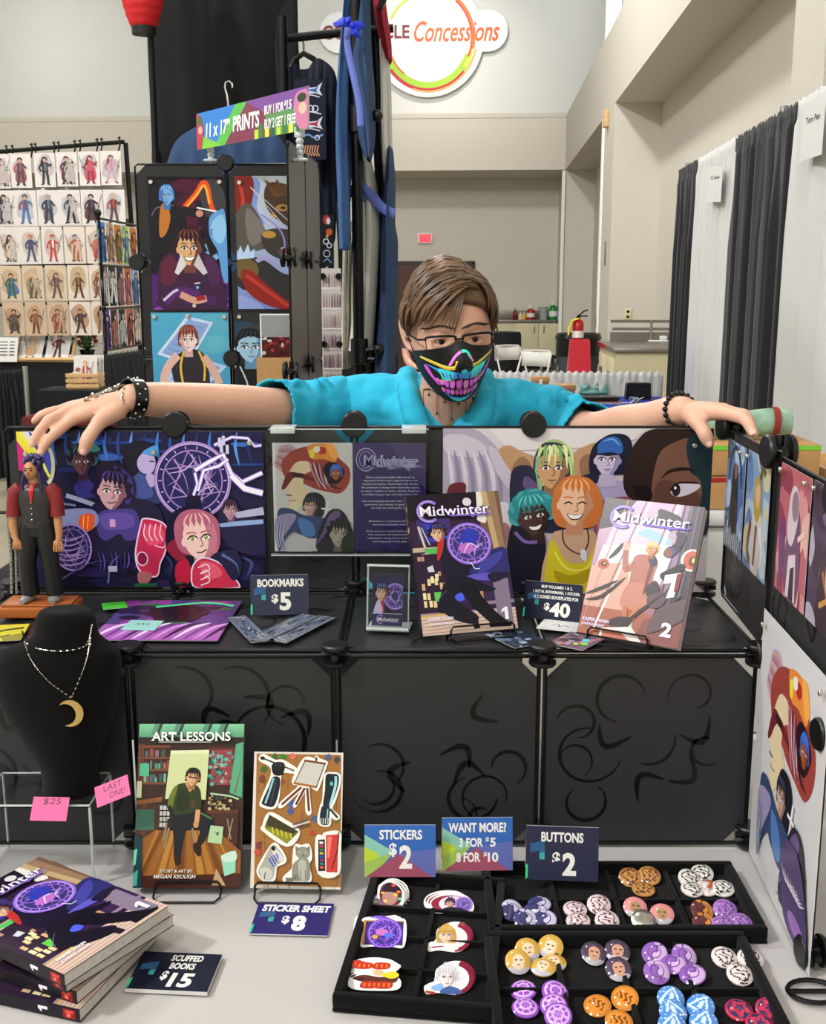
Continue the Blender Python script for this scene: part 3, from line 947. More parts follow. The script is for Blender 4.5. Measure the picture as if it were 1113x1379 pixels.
def connector(parent,p,axis,r=0.022,t=0.02,name='connector'):
    """Round plastic hub that joins the panels: two discs with a slotted core."""
    z=Vector(axis).normalized()
    q=z.to_track_quat('Z','Y').to_matrix().to_4x4()
    q.translation=Vector(p)
    if parent is not None:q=parent.matrix_world.inverted() @ q
    mb=MB('black_plastic')
    mb.lathe([(r*.9,-t),(r,-t*.85),(r,-t*.6),(r*.35,-t*.5),(r*.35,t*.5),(r,t*.6),(r,t*.85),(r*.9,t)],24)
    for k in range(4):
        a=k*PI/2
        mb.tube([(r*.3*math.cos(a),r*.3*math.sin(a),0),(r*.98*math.cos(a),r*.98*math.sin(a),0)],t*.32,6)
    return mb.build(name,parent,q)
# ================================================================ the print tower behind the seller
mat('tower_sheet','#3b3b38',0.3);mat('tower_black','#141416',0.3)
TZ=0.74;TC=0.3;TWc=0.287
tx0=atD(195,235,3.6).x;TY=3.6
tw=thing('display_tower','tall black panel tower of large prints behind the seller','display',(tx0,TY,TZ))
bpy.context.view_layer.update()
for i in range(2):
    for j in range(4):
        cube_panel(tw,(tx0+i*TWc,TY,TZ+j*TC),(1,0,0),(0,0,1),TWc,TC,sheet='tower_black')
xw0=tx0+2*TWc;wd=Vector((-0.035,-0.57,0));wl=wd.length/2;wdn=wd.normalized()
for i in range(2):
    for j in range(4):
        cube_panel(tw,Vector((xw0,TY,TZ+j*TC))+wdn*(i*wl),wdn,(0,0,1),wl,TC,sheet='tower_sheet')
for j in range(5):
    for i in range(2):
        if (i,j) in ((0,3),(1,4),(1,2),(0,0),(1,0)):connector(tw,(tx0+i*TWc,TY-0.004,TZ+j*TC),(0,1,0),0.026,0.018)
    for i in (1,2) if j in (0,2,3) else ():
        connector(tw,Vector((xw0,TY,TZ+j*TC))+wdn*(i*wl),wdn.cross(Vector((0,0,1))),0.026,0.022)
# its table
tb=thing('draped_table','black draped table under the print tower','table',(-0.6,3.65,0))
m=MB('black_cloth');m.box((-0.66,-0.75,0.02),(0.5,0.35,0.728),c=0.015);m.build('tablecloth',tb)
for fx,fy in ((-0.64,-0.73),(0.44,0.29),(-0.64,0.29),(0.44,-0.73)):
    m=MB('steel_counter');m.box((fx,fy,0.0),(fx+0.04,fy+0.04,0.02));m.build('foot',tb,smooth=0)
def pin(parent,x,y,z=0.002,r=0.005,mname='magnet_silver'):
    mb=MB(mname);mb.lathe([(r,0),(r,0.003),(r*.8,0.004)],12)
    return mb.build('pin',parent,Matrix.Translation((x,y,z)))
def tower_print(label,tl,br,art,pins=()):
    a=atY(*tl,TY-0.012);b=atY(*br,TY-0.012)
    w,h=b.x-a.x,a.z-b.z
    A=art(w,h)
    o=A.sheet('art_print',None,frame((a.x,TY-0.012,b.z),(1,0,0),(0,0,1)))
    tag(o,label,'poster','large prints on the tower')
    for x,y in pins:pin(o,x*w,y*h,z=0.004,r=0.007)
    return o
def art_tower_a(w,h):
    A=Art(w,h,535,850,5e-5);X=25;Y=45
    A.rect(0,0,535,850,'#15101c')
    smudge(A,150,0,420,300,[lin('#4a0f2c'),lin('#5d1236'),lin('#2a0c22')],12,3,.4)
    A.blob([(380,20),(470,10),(530,120),(540,260),(400,250),(360,120)],'#3a3a3e')
    A.line([(250,190),(330,110),(380,40),(410,60),(430,170),(450,220)],34,'#e0521c');A.line([(265,185),(335,115),(380,58),(402,75),(422,170)],16,'#f7a63a')
    A.rect(0,620,535,850,'#4d1a6a');smudge(A,0,560,535,850,[lin('#6a2a8c'),lin('#3a1456'),lin('#8a3fa8')],26,4,.12)
    A.blob([(5,230),(60,180),(190,180),(250,230),(260,420),(200,480),(10,480),(0,330)],'#17141d')
    A.blob([(85,190),(130,180),(150,260),(115,360),(70,370)],'#b8722a');A.line([(20,250),(60,195),(180,180)],6,'#6a6a78')
    head(A,130,120,120,'#6ea6d8','#3d6fae','#3f7cc4','#a8d4f4',flip=-1,seed=4,style='slick')
    A.line([(240,210),(330,230),(370,240)],50,'#1a161f');A.ell(352,232,26,22,'#c88a70')
    A.line([(335,195),(500,225)],10,'#e8ecf4',smooth=False)
    A.blob([(420,260),(480,215),(530,240),(540,640),(500,650),(470,480),(440,420),(415,360)],'#5f9bd6');A.blob([(450,270),(510,240),(535,330),(500,420),(450,400),(425,330)],'#8ec0ea')
    A.line([(372,420),(410,520),(470,500)],34,'#74aee2');A.line([(440,330),(425,350),(440,365)],8,'#3c6ea8')
    A.blob([(60,560),(120,490),(220,470),(330,470),(440,510),(480,600),(520,800),(430,850),(80,850),(40,720)],'#3b1a3e')
    A.blob([(70,560),(140,500),(190,560),(170,660),(80,690)],'#5d1f38');A.blob([(380,510),(450,530),(480,650),(430,700),(390,620)],'#4b2350')
    head(A,272,450,225,'#d8a878','#6e3c34','#2a1620','#8a4a30',seed=7,style='spiky',mouth='grin')
    A.poly([(215,490),(165,610),(190,625),(250,560)],'#d8d2d4');A.poly([(335,490),(395,610),(365,625),(300,560)],'#c8c0c6')
    A.line([(90,800),(200,730),(330,760)],60,'#54246a');A.line([(450,800),(340,780),(230,790)],56,'#47205c')
    A.line([(80,790),(150,735),(185,720)],16,'#cfc4d8');A.line([(200,750),(300,790),(380,775)],44,'#d19a84');A.line([(310,780),(370,770)],30,'#9c1f24')
    A.ell(320,705,18,18,'#2a3a78');A.ell(320,705,9,9,'#8fb4e0');A.line([(300,680),(340,675)],8,'#d8d2d4')
    A.rect(0,0,535,10,'#0c0a10')
    return A
def art_tower_b(w,h):
    A=Art(w,h,360,850,5e-5)
    A.grad(0,0,360,850,'#c9d2dc','#6d86c4')
    A.blob([(60,0),(130,40),(110,200),(150,300),(60,260),(40,100)],'#7d98d4')
    A.blob([(0,0),(85,0),(95,100),(60,260),(0,240)],'#7c1f1a');A.line([(20,30),(40,150),(20,250)],18,'#b53a2a')
    A.blob([(0,250),(60,170),(110,230),(160,360),(200,420),(120,470),(0,470)],'#55504a');A.blob([(60,200),(130,290),(150,380),(80,440),(50,330)],'#77706a')
    A.blob([(160,60),(220,40),(330,90),(360,200),(360,420),(280,330),(190,250),(150,160)],'#4b3427')
    A.poly([(170,70),(150,20),(205,60),(215,15),(240,65),(290,40),(280,85),(345,75),(310,120),(200,130)],'#6a4528')
    A.ell(240,200,34,22,'#a8813c');A.ell(245,200,14,10,'#3a2414');A.line([(180,240),(205,260)],14,'#c8a050')
    A.line([(80,70),(360,380)],5,'#c7ccd2',smooth=False);A.line([(80,70),(240,300)],3,'#dfe4ea',smooth=False)
    A.blob([(130,370),(200,330),(300,350),(360,420),(360,560),(230,530),(150,470)],'#3b3230');A.ell(170,370,36,24,'#b58a40')
    A.line([(130,240),(220,330),(250,430),(230,560)],9,'#8b86c8')
    A.blob([(0,520),(80,510),(150,540),(240,620),(360,660),(360,850),(230,850),(130,760),(0,700)],'#2d2a2e');A.blob([(0,530),(60,520),(110,580),(90,660),(0,640)],'#6b5a30')
    A.blob([(20,610),(70,600),(150,690),(260,800),(340,850),(220,850),(110,800),(40,720)],'#8c1f18');A.line([(45,630),(150,730),(260,830)],22,'#b5382a')
    A.poly([(0,500),(20,440),(35,490),(60,430),(70,480),(95,460),(90,520),(0,530)],'#b8d0ee');A.line([(100,540),(150,520),(190,560)],26,'#a79ad0')
    A.blob([(220,470),(360,440),(360,500),(250,510)],'#8a2a20')
    A.blob([(0,760),(90,800),(130,850),(0,850)],'#8fa0d8')
    return A
def art_tower_c(w,h):
    A=Art(w,h,500,640,5e-5)
    A.grad(0,0,500,640,'#4fa6c9','#3f8fbe');smudge(A,200,0,500,200,[lin('#5fb0c8'),lin('#58a9c4')],5,2,.4)
    A.poly([(230,20),(400,60),(230,320),(30,255)],'#c6d8f0');A.poly([(240,40),(375,70),(225,300),(60,245)],'#86a4d4')
    for i in range(7):A.line([(235-26*i,70+30*i),(330-26*i,95+30*i)],6,'#6c8cc4',smooth=False)
    A.poly([(180,240),(480,330),(330,470),(70,430)],'#b4ccea');A.poly([(210,262),(440,335),(320,440),(110,415)],'#7d9ccf')
    A.blob([(120,330),(190,240),(300,230),(350,300),(370,470),(350,640),(130,640),(140,470)],'#28242e')
    A.line([(165,260),(100,330),(70,420),(140,470)],52,'#d8b0a4');A.line([(330,270),(390,350),(430,440)],50,'#d3aa9e')
    A.line([(205,235),(180,330),(190,430)],14,'#d8b53c');A.line([(300,235),(335,320),(330,420)],14,'#d8b53c')
    head(A,235,165,150,'#ecd6cf','#c9a3a3','#7a3a34','#b56a52',seed=5,style='short',flip=-1)
    A.blob([(130,500),(240,480),(350,500),(350,640),(130,640)],'#a83a68')
    return A
def art_tower_d(w,h):
    A=Art(w,h,360,640,5e-5)
    A.rect(0,0,360,640,'#2a2c30');smudge(A,0,0,360,200,[lin('#3a3f44'),lin('#24405a'),lin('#2a5a3a')],10,5,.3)
    A.poly([(0,640),(0,330),(60,300),(200,310),(330,360),(360,640)],'#16171b')
    head(A,80,210,190,'#9cc4dc','#5f8cae','#101318','#2c3a4c',seed=9,style='slick',look=-.5)
    A.line([(20,330),(60,460),(50,600)],8,'#c8ccd4')
    return A
tower_print('dark purple print of a man in a jacket with folded arms on the tower',(198,238),(309,417),art_tower_a,((.05,.96),(.93,.96),(.55,.03)))
tower_print('large brown and sky blue print of a winged figure beside the purple one',(316,237),(414,416),art_tower_b,((.07,.95),(.93,.95)))
tower_print('sky blue print with pale tilted cards and a figure in a dark vest',(203,421),(312,560),art_tower_c,((.05,.96),(.48,.97),(.95,.96)))
tower_print('dark print with a pale blue face behind the box of clear sleeves',(316,421),(414,560),art_tower_d,((.07,.96),(.93,.96)))
# price sign over the tower
p_bl,p_br=atD(266,202,3.52),atD(416,174,2.92)
mm=frame(p_bl,p_br-p_bl,(0,0,1))
sw_=(p_br-p_bl).length;sh_=0.108
A=Art(sw_,sh_,460,130,6e-5)
A.grad(0,0,460,130,'#3468c4','#46b070')
A.poly([(0,0),(190,0),(110,130),(0,130)],'#2f7fd0');A.poly([(80,130),(180,0),(230,0),(190,130)],'#58b84a');A.poly([(0,70),(120,130),(0,130)],'#7cc83a')
A.poly([(130,130),(230,0),(330,0),(360,130)],'#7d3550');A.poly([(220,0),(460,0),(460,60),(300,50)],'#7a4a96');A.poly([(300,60),(460,50),(460,130),(330,130)],'#5a8f5a')
for i,(x,hh) in enumerate(((258,30),(276,45),(300,28),(322,40),(345,24),(368,46),(390,30),(410,20))):A.rect(x,130-hh,x+16,130,['#b8d83a','#3a7a3a','#d8e050','#2a5a4a'][i% 4])
A.blob([(0,10),(26,20),(34,70),(20,130),(0,130)],'#b83a4a');A.ell(16,30,12,16,'#3a6a3a');A.ell(18,62,10,14,'#e0a890')
A.blob([(415,20),(440,8),(460,20),(460,120),(428,120),(410,70)],'#c87aa0');A.ell(438,30,16,14,'#2a3a2a');A.ell(440,62,14,18,'#e8b8a0')
A.text('11 x 17”',101,68,112,52,'#f4f4f2',bold=0.035,shear=0.15);A.text('PRINTS',224,66,112,54,'#f4f4f2',bold=0.035,shear=0.12)
A.text('BUY 1 FOR',336,44,74,30,'#f4f4f2',bold=0.03,shear=0.12);A.text('$',379,36,7,17,'#f4f4f2',bold=0.03,shear=0.12);A.text('15',393,43,19,30,'#f4f4f2',bold=0.03,shear=0.12)
A.text('BUY 2 GET 1 FREE',358,88,118,32,'#f4f4f2',bold=0.03,shear=0.12)
sgn=A.sheet('price_sign',None,mm,thick=0.002)
tag(sgn,'long rainbow sign for large prints clipped above the tower','sign')
def clip_stand(label,top,bot):
    o=thing('clip_stand',label,'clip',bot,group='clear sign clips')
    d=top-bot
    mb=MB('acrylic_edge');mb.box((-0.022,-0.012,0),(0.022,0.012,0.008),c=0.003);mb.build('base',o)
    mb=MB('acrylic_edge')
    for k in range(5):mb.ball(d*((k+.5)/5),0.011,10,6)
    mb.tube([(0,0,0.006),d],0.005,8);mb.build('stem',o)
    mb=MB('acrylic_edge')
    q=d
    mb.box((q.x-0.014,q.y-0.004,q.z-0.012),(q.x+0.014,q.y-0.0022,q.z+0.014));mb.box((q.x-0.014,q.y+0.0022,q.z-0.012),(q.x+0.014,q.y+0.004,q.z+0.014));mb.build('jaw',o)
b1=Vector((p_bl.x+0.045,p_bl.y-0.02,1.95));clip_stand('clear twisted clip on the tower corner under the long sign',b1+Vector((0,0,0.07)),b1)
b2=p_br+Vector((-0.03,0.06,-0.075));clip_stand('clear twisted clip on the wing end under the long sign',b2+Vector((0,0,0.075)),b2)
# box of sleeved prints in front of the tower
bx=atD(347,540,3.2);bw=0.098;bd=0.26
bt=Vector((bx.x,bx.y,0.74))
o=thing('cardboard_box','open brown cardboard box of sleeved prints in front of the tower','box',bt)
bh=atD(347,481,3.2).z-0.74
m=MB('cardboard')
for lo,hi in (((0,0,0),(bw,0.005,bh)),((0,bd,0),(bw,bd+.005,bh)),((0,0.005,0),(0.005,bd,bh)),((bw-.005,0.005,0),(bw,bd,bh)),((0,0,0),(bw,bd,0.004))):m.box(lo,hi)
m.build('carton',o,smooth=0)
mat('sleeve_grey','#8d9090',0.12,coat=0.6)
for k in range(3):
    sl=thing('sleeved_print',['tall clear sleeved print with a white edge standing in the brown box','sleeved print behind the tall one in the brown box','sleeved print at the back of the brown box'][k],'print',bt+Vector((0.006,0.05+0.06*k,0.006)),group='sleeved prints in the brown box')
    hh=atD(347,424,3.25).z-0.746-0.02*k
    m=MB('sleeve_grey');m.box((0,0,0),(bw-0.013,0.002,hh));m.build('sleeve',sl,smooth=0)
    m=MB('paper_white');m.box((0,-0.0006,0),(0.004,0.0,hh+0.003));m.build('side_edge',sl,smooth=0)
    m=MB('paper_white');m.box((0,-0.001,hh),(bw-0.013,0.003,hh+0.004));m.build('top_edge',sl,smooth=0)
    if k== 0:
        A=Art(bw-0.018,0.07,120,70,1e-4)
        A.rect(0,0,120,70,'#4a1a1c');smudge(A,0,0,120,70,[lin('#7a1f24'),lin('#c8c0bc'),lin('#2a1212'),lin('#a83238')],22,6,.12)
        A.sheet('art_edge',sl,frame((0.0045,-0.0012,bh-0.02),(1,0,0),(0,0,1)))
# ================================================================ clothes rack
RD=4.5
def P_(x,y,d=RD):return atD(x,y,d)
rk=thing('clothes_rack','tall black pole rack hung with garments behind the seller','rack',(P_(486,300).x,P_(486,300).y,0))
org=rk.location.copy()
def rel(p):return Vector(p)-org
ztop=P_(486,40).z
for xq,yo in ((486,0.0),(385,.29)):
    a=P_(xq,300)
    m=MB('black_metal');m.tube([rel((a.x,org.y-.27+yo,0.01)),rel((a.x,org.y-.27+yo,ztop+0.02))],0.021,12);m.build('pole',rk)
    m=MB('black_metal');m.tube([rel((a.x-0.28,org.y-0.25,0.012)),rel((a.x,org.y-.27+yo,0.2)),rel((a.x+0.28,org.y+0.25,0.012))],0.014,8);m.tube([rel((a.x+0.28,org.y-0.25,0.012)),rel((a.x,org.y-.27+yo,0.2)),rel((a.x-0.28,org.y+0.25,0.012))],0.014,8);m.build('foot',rk)
m=MB('black_metal');m.tube([rel(P_(376,53)),rel(P_(450,45)),rel(P_(530,38))],0.017,10);m.build('bar',rk)
m=MB('black_metal');m.tube([rel(P_(516,0,4.1)),rel(P_(505,30,5.0))],0.014,10);m.build('side_bar',rk)
for yq in (178,470):
    c=rel(P_(487,yq));m=MB('black_plastic');m.lathe([(0.03,-0.05),(0.034,-0.045),(0.034,0.045),(0.03,0.05)],14,T=Matrix.Translation((c.x,-.27,c.z)));m.tube([(c.x,-.27,c.z),(c.x+0.07,-.3,c.z+0.01)],0.012,8);m.ball((c.x+0.075,-.3,c.z+0.01),0.022);m.tube([(c.x,-.27,c.z-0.03),(c.x+0.06,-.28,c.z-0.03)],0.01,8);m.build('clamp',rk)
def hung_cloth(name,label,outline,d,mname,depth=0.05,group=None,ripple=0.012,cat='garment',seed=0,folds=7,mat2=None):
    """A garment hanging full face: outline in photo pixels at distance d, built as a puffed two-sided shell with folds."""
    r=random.Random(seed)
    pts=[P_(x,y,d) for x,y in crom(outline,4)]
    yw=sum(p.y for p in pts)/len(pts)
    x0=min(p.x for p in pts);x1=max(p.x for p in pts);z0=min(p.z for p in pts);z1=max(p.z for p in pts)
    bm=bmesh.new()
    vsb=[bm.verts.new((p.x,0,p.z)) for p in pts]
    f=bm.faces.new(vsb)
    bmesh.ops.triangulate(bm,faces=[f])
    for _ in range(3):
        big=[e for e in bm.edges if e.calc_length()> max(0.03,(x1-x0)/14)]
        if not big:break
        bmesh.ops.subdivide_edges(bm,edges=big,cuts=1)
        bmesh.ops.triangulate(bm,faces=bm.faces)
    edge={v for e in bm.edges if e.is_boundary for v in e.verts}
    bp=[v.co.copy() for v in edge]
    ph=r.uniform(0,6)
    dist={v:(0 if v in edge else min((v.co-q).length for q in bp)) for v in bm.verts}
    me=bpy.data.meshes.new(name)
    mb=MB(mname)
    bm.verts.index_update()
    for sgn in (-1,1):
        vv=[]
        for v in bm.verts:
            t=min(1,dist[v]/(0.25*(x1-x0)+1e-6))
            k=depth*math.sqrt(t)*0.5
            s=(v.co.x-x0)/(x1-x0+1e-6)
            k += ripple*t*math.sin(folds*2*PI*s+ph+3*(v.co.z-z0))+ripple*.6*t*math.sin(folds*3.3*s+ph*2+v.co.z*5)
            vv.append((v.co.x,yw+sgn*max(0.001,k),v.co.z))
        mb._add(vv,[[v.index for v in (q.verts if sgn< 0 else reversed(q.verts))] for q in bm.faces])
    bm.free()
    o=mb.build(name,smooth=75)
    return tag(o,label,cat,group)
def edge_cloth(name,label,levels,d,mname,dep=0.2,group=None,cat='garment',seed=0,rip=0.12):
    """A garment seen edge-on: levels of (y, x0, x1) in photo pixels at distance d; its breadth runs in depth."""
    r=random.Random(seed);N=28
    rows=[]
    ph=r.uniform(0,6)
    ly=crom([(y,a,b) for y,a,b in levels],4,False)
    for y,a,b in ly:
        p,q=P_(a,y,d),P_(b,y,d)
        c=(p+q)/2;hw=max(0.004,(q.x-p.x)/2)
        row=[]
        for i in range(N):
            w=2*PI*i/N
            k=1+rip*math.sin(5*w+ph+2*c.z)+rip*.5*math.sin(9*w+ph*2)
            row.append((c.x+hw*math.cos(w)*(1+rip*.4*math.sin(4*w+c.z*6)),c.y+dep*math.sin(w)*k,c.z))
        rows.append(row)
    m=MB(mname);m.grid(rows,closed=True);m._add(rows[0],[list(range(N))]);m._add(rows[-1],[list(range(N))[::-1]])
    o=m.build(name,smooth=70)
    return tag(o,label,cat,group)
G='garments on the clothes rack'
bs=hung_cloth('black_sweater','huge black sweater hung highest behind the tower',[(213,-60),(300,-90),(384,-60),(388,60),(391,150),(396,232),(372,240),(360,215),(300,225),(252,232),(205,228),(203,190),(207,60)],4.75,'black_cloth',0.12,G,seed=2,ripple=.006,folds=4)
m=MB('black_cloth');m.tube([P_(384,-50,4.7),P_(386,60,4.68),P_(392,160,4.66),P_(396,225,4.66)],[(0.05,0.03)]*4,10);m.build('sleeve',bs,Matrix())
st=hung_cloth('blue_shirt','slate blue shirt hung on a metal hanger behind the long sign',[(224,240),(228,215),(240,190),(268,172),(300,165),(340,166),(372,180),(388,205),(394,240),(394,400),(226,400)],4.15,'slate_blue_cloth',0.09,G,seed=3)
hk=thing('wire_hanger','metal hanger hook above the slate blue shirt','hanger',P_(307,150,4.15))
o0=hk.location.copy()
m=MB('chrome');m.tube([P_(308,168,4.15)-o0,P_(308,145,4.15)-o0,P_(306,128,4.15)-o0,P_(303,118,4.15)-o0,P_(304,111,4.15)-o0,P_(309,109,4.15)-o0,P_(313,113,4.15)-o0,P_(313,118,4.15)-o0],0.004,8);m.build('hook',hk)
m=MB('chrome');m.tube([P_(262,184,4.15)-o0,P_(308,168,4.15)-o0,P_(354,182,4.15)-o0],0.005,8);m.build('arm',hk)
nv=hung_cloth('navy_sweatshirt','navy sweatshirt with embroidered fish on a black hanger',[(394,94),(404,97),(418,96),(428,84),(438,86),(452,100),(456,130),(456,235),(452,290),(449,325),(436,330),(430,240),(434,365),(396,380),(392,200)],4.55,'navy_cloth',0.07,G,seed=5)
aw,ah=P_(440,110,4.4).x-P_(398,110,4.4).x,P_(400,110,4.4).z-P_(400,215,4.4).z
A=Art(aw,ah,42,105,1e-4)
def wave_motif(y,c1,c2):
    A.poly([(10,y+4),(30,y+2),(38,y-4),(34,y+6),(38,y+13),(28,y+10),(12,y+12)],'#d8dde6');A.poly([(14,y+6),(28,y+4),(33,y),(30,y+7),(32,y+10),(26,y+8)],c1);A.line([(6,y+14),(20,y+12),(34,y+15)],1.4,c2)
wave_motif(8,'#3a6ab0','#d8dde6');wave_motif(52,'#b03038','#d8dde6')
for cx in (16,22,28):A.ring(cx,38,4,4,1.4,'#d8dde6',n=14)
A.line([(8,44),(20,42),(36,45)],1.6,'#d8dde6');A.line([(6,76),(18,72),(26,76),(38,72)],2.4,'#6f9ad0');A.ring(30,76,3,3,1.2,'#d8dde6',n=12)
for k in range(8):A.line([(8+3.4*k,86),(6+3.4*k,94),(9+3.4*k,100)],1.8,'#c8926a')
oo=P_(398,215,4.42)
A.sheet('embroidery',nv,frame(oo,(1,0,0),(0,0,1)),ink=INK_CLOTH,back='#141a2b',thick=0.0003)
A=Art(0.05,0.24,20,95,1e-4)
A.ell(9,8,5,7,'#b83030');A.ell(12,10,3,5,'#d8d8d8');A.ell(13,26,5,5,'#c85a20');A.ring(8,40,4,4,1.6,'#d8d8e0',n=12);A.ring(13,46,3.5,3.5,1.5,'#d8d8e0',n=12);A.ring(9,58,5,5,1.4,'#b8c4d8',n=12);A.line([(4,70),(10,66),(16,72)],1.6,'#6f9ad0');A.line([(4,84),(10,78),(16,86)],1.6,'#d8d8e0');A.ell(10,32,2,2,'#d8b040')
A.sheet('embroidery',nv,frame(P_(433,375,4.3),(1,0,0),(0,0,1)),ink=INK_CLOTH,back='#101114',thick=0.0003)
bh_=thing('hanger','black plastic hanger holding the navy sweatshirt','hanger',P_(409,80,4.55));o0=bh_.location.copy()
m=MB('black_plastic');m.tube([P_(392,92,4.55)-o0,P_(397,80,4.55)-o0,P_(409,72,4.55)-o0,P_(422,79,4.55)-o0,P_(430,88,4.55)-o0],0.012,8);m.build('arm',bh_)
m=MB('chrome');m.tube([P_(409,72,4.55)-o0,P_(409,60,4.52)-o0,P_(407,50,4.5)-o0,P_(411,45,4.5)-o0],0.004,8);m.build('hook',bh_)
edge_cloth('black_coat','long black coat hanging edge on beside the red collar',[(-30,498,513),(60,498,515),(150,500,520),(230,505,524),(330,504,520),(430,500,520),(505,486,522)],4.75,'black_cloth',0.24,G,seed=11)
edge_cloth('navy_jacket','navy jacket hanging edge on beside the denim blue sleeve',[(-30,476,499),(60,474,500),(130,476,505),(190,484,505),(215,494,500)],4.17,'slate_blue_cloth',0.1,G,seed=12)
edge_cloth('dark_coat','dark coat squeezed between the denim blue sleeve and the navy jacket',[(-30,470,480),(90,470,488),(180,470,484),(250,474,482)],4.6,'black_cloth',0.2,G,seed=13)
edge_cloth('denim_coat','denim blue coat with a long hanging sleeve beside the rack pole',[(-30,466,478),(40,460,476),(110,455,474),(190,453,472),(260,455,472),(325,457,472),(336,458,470)],4.22,'denim_blue_cloth',0.12,G,seed=14)
edge_cloth('black_shirt','black shirt tail hanging below the denim blue sleeve',[(280,452,470),(330,455,474),(380,457,472),(394,460,468)],4.62,'black_cloth',0.1,G,seed=15)
edge_cloth('cream_shirt','cream shirt hanging edge on behind the rack pole',[(325,462,476),(370,461,474),(430,459,473),(495,458,473)],4.5,'cream_cloth',0.1,G,seed=16)
edge_cloth('grey_shirt','long grey shirt with a short sleeve hanging edge on at the rack pole',[(200,478,496),(250,473,508),(300,474,513),(360,476,510),(420,475,506),(472,470,502)],4.42,'grey_cloth',0.1,G,seed=17)
m=MB('grey_cloth');m.tube([P_(486,262,4.52),P_(482,285,4.5),P_(479,308,4.48)],[(0.022,0.05),(0.03,0.06),(0.026,0.06)],14);q=m.build('sleeve');tag(q,'short grey sleeve end sticking out beside the purple sash','garment',G);q.name='grey_sleeve'
edge_cloth('grey_vest','pale grey vest hanging edge on under the red collar',[(30,510,517),(100,512,526),(180,514,528),(240,517,531),(262,520,530)],4.5,'grey_cloth',0.12,G,seed=18)
edge_cloth('red_collar_shirt','red collared shirt hanging at the end of the rack',[(-30,500,516),(20,505,522),(55,512,527),(82,520,528)],4.42,'red_cloth',0.08,G,seed=19)
edge_cloth('navy_dress','navy dress with a purple sash hanging lowest on the rack',[(205,522,530),(250,518,533),(300,514,533),(330,512,537),(400,511,534),(450,508,533),(500,505,532)],4.5,'slate_blue_cloth',0.2,G,seed=20)
edge_cloth('black_skirt','black pleated skirt hems at the bottom of the rack',[(440,470,505),(470,462,532),(500,460,536),(540,458,540)],4.85,'black_cloth',0.26,G,seed=21)
def ribbon(name,label,pts,d,w,mname):
    m=MB(mname)
    P3=[P_(x,y,d) for x,y in crom(pts,4,False)]
    m.tube(P3,[(w,0.004)]*len(P3),8,up=(0,1,0));o=m.build(name,smooth=60);return tag(o,label,'ribbon','ribbons tied on the garments')
ribbon('ribbon','long pale purple ribbon hanging down the navy jacket',[(470,30),(468,60),(478,110),(484,140),(486,170)],4.02,0.012,'purple_ribbon')
ribbon('ribbon','purple sash wrapped across the grey shirt and navy dress',[(466,262),(484,252),(500,262),(515,280),(532,288)],4.3,0.018,'purple_ribbon')
def bow(label,x,y,d,s):
    o=thing('ribbon_bow',label,'ribbon',P_(x,y,d));m=MB('blue_ribbon')
    r=random.Random(int(x))
    for k in range(7):
        a=r.uniform(0,6.28);L=s*r.uniform(.7,1.4)
        m.tube([(0,0,0),(L*.5*math.cos(a),-0.02,L*.5*math.sin(a)),(L*math.cos(a+.3),-0.01,L*math.sin(a+.3))],[(s*.1,.003),(s*.3,.006),(s*.05,.003)],8,up=(0,1,0))
    m.build('loops',o);m=MB('blue_ribbon');m.ball((0,-0.01,0),s*.25);m.build('knot',o)
bow('bright blue ribbon bow at the top of the navy jacket',475,35,3.98,0.05)
bow('bright blue ribbon bow tied on the end of the purple sash',474,262,4.29,0.045)
bow('small blue ribbon bow dangling beside the rack pole',485,226,4.4,0.022)
# red paper lantern on its pole
mat('lantern_red','#c2161a',0.6,bump=0.2,scale=40);mat('lantern_inner','#d8907a',0.7)
lp=P_(194,46,4.3)
o=thing('paper_lantern','red paper lantern with a black bottom ring','lantern',lp)
m=MB('lantern_red');Hh=0.36;Rm=0.085
prof=[]
for i in range(49):
    t=i/48;prof.append((0.042+(Rm-0.042)*math.sin(PI*min(1,t*1.0))**.75+0.0022*abs(math.sin(PI*t*12)),0.02+Hh*t))
m.lathe(prof,28);m.build('shade',o,smooth=60)
m=MB('black_plastic');m.lathe([(0.036,-0.002),(0.045,-0.002),(0.047,0.026),(0.044,0.03),(0.036,0.026)],24);m.build('bottom_ring',o)
m=MB('black_plastic');m.lathe([(0.042,0.37),(0.045,0.4)],24);m.build('top_ring',o)
px=P_(203,60,4.42)
o=thing('lantern_pole','thin black pole rising beside the lantern and black sweater','pole',(px.x,px.y,0))
m=MB('black_metal');m.tube([(0,0,0.01),(0,0,3.3)],0.013,10);m.build('shaft',o)
m=MB('black_metal');m.lathe([(0.16,0),(0.16,0.012),(0.03,0.02)],20);m.build('base',o)
m=MB('black_metal');m.tube([(0,0,3.29),(lp.x-px.x,lp.y-px.y,3.3),(lp.x-px.x,lp.y-px.y,lp.z+0.4)],0.006,8);m.build('arm',o)
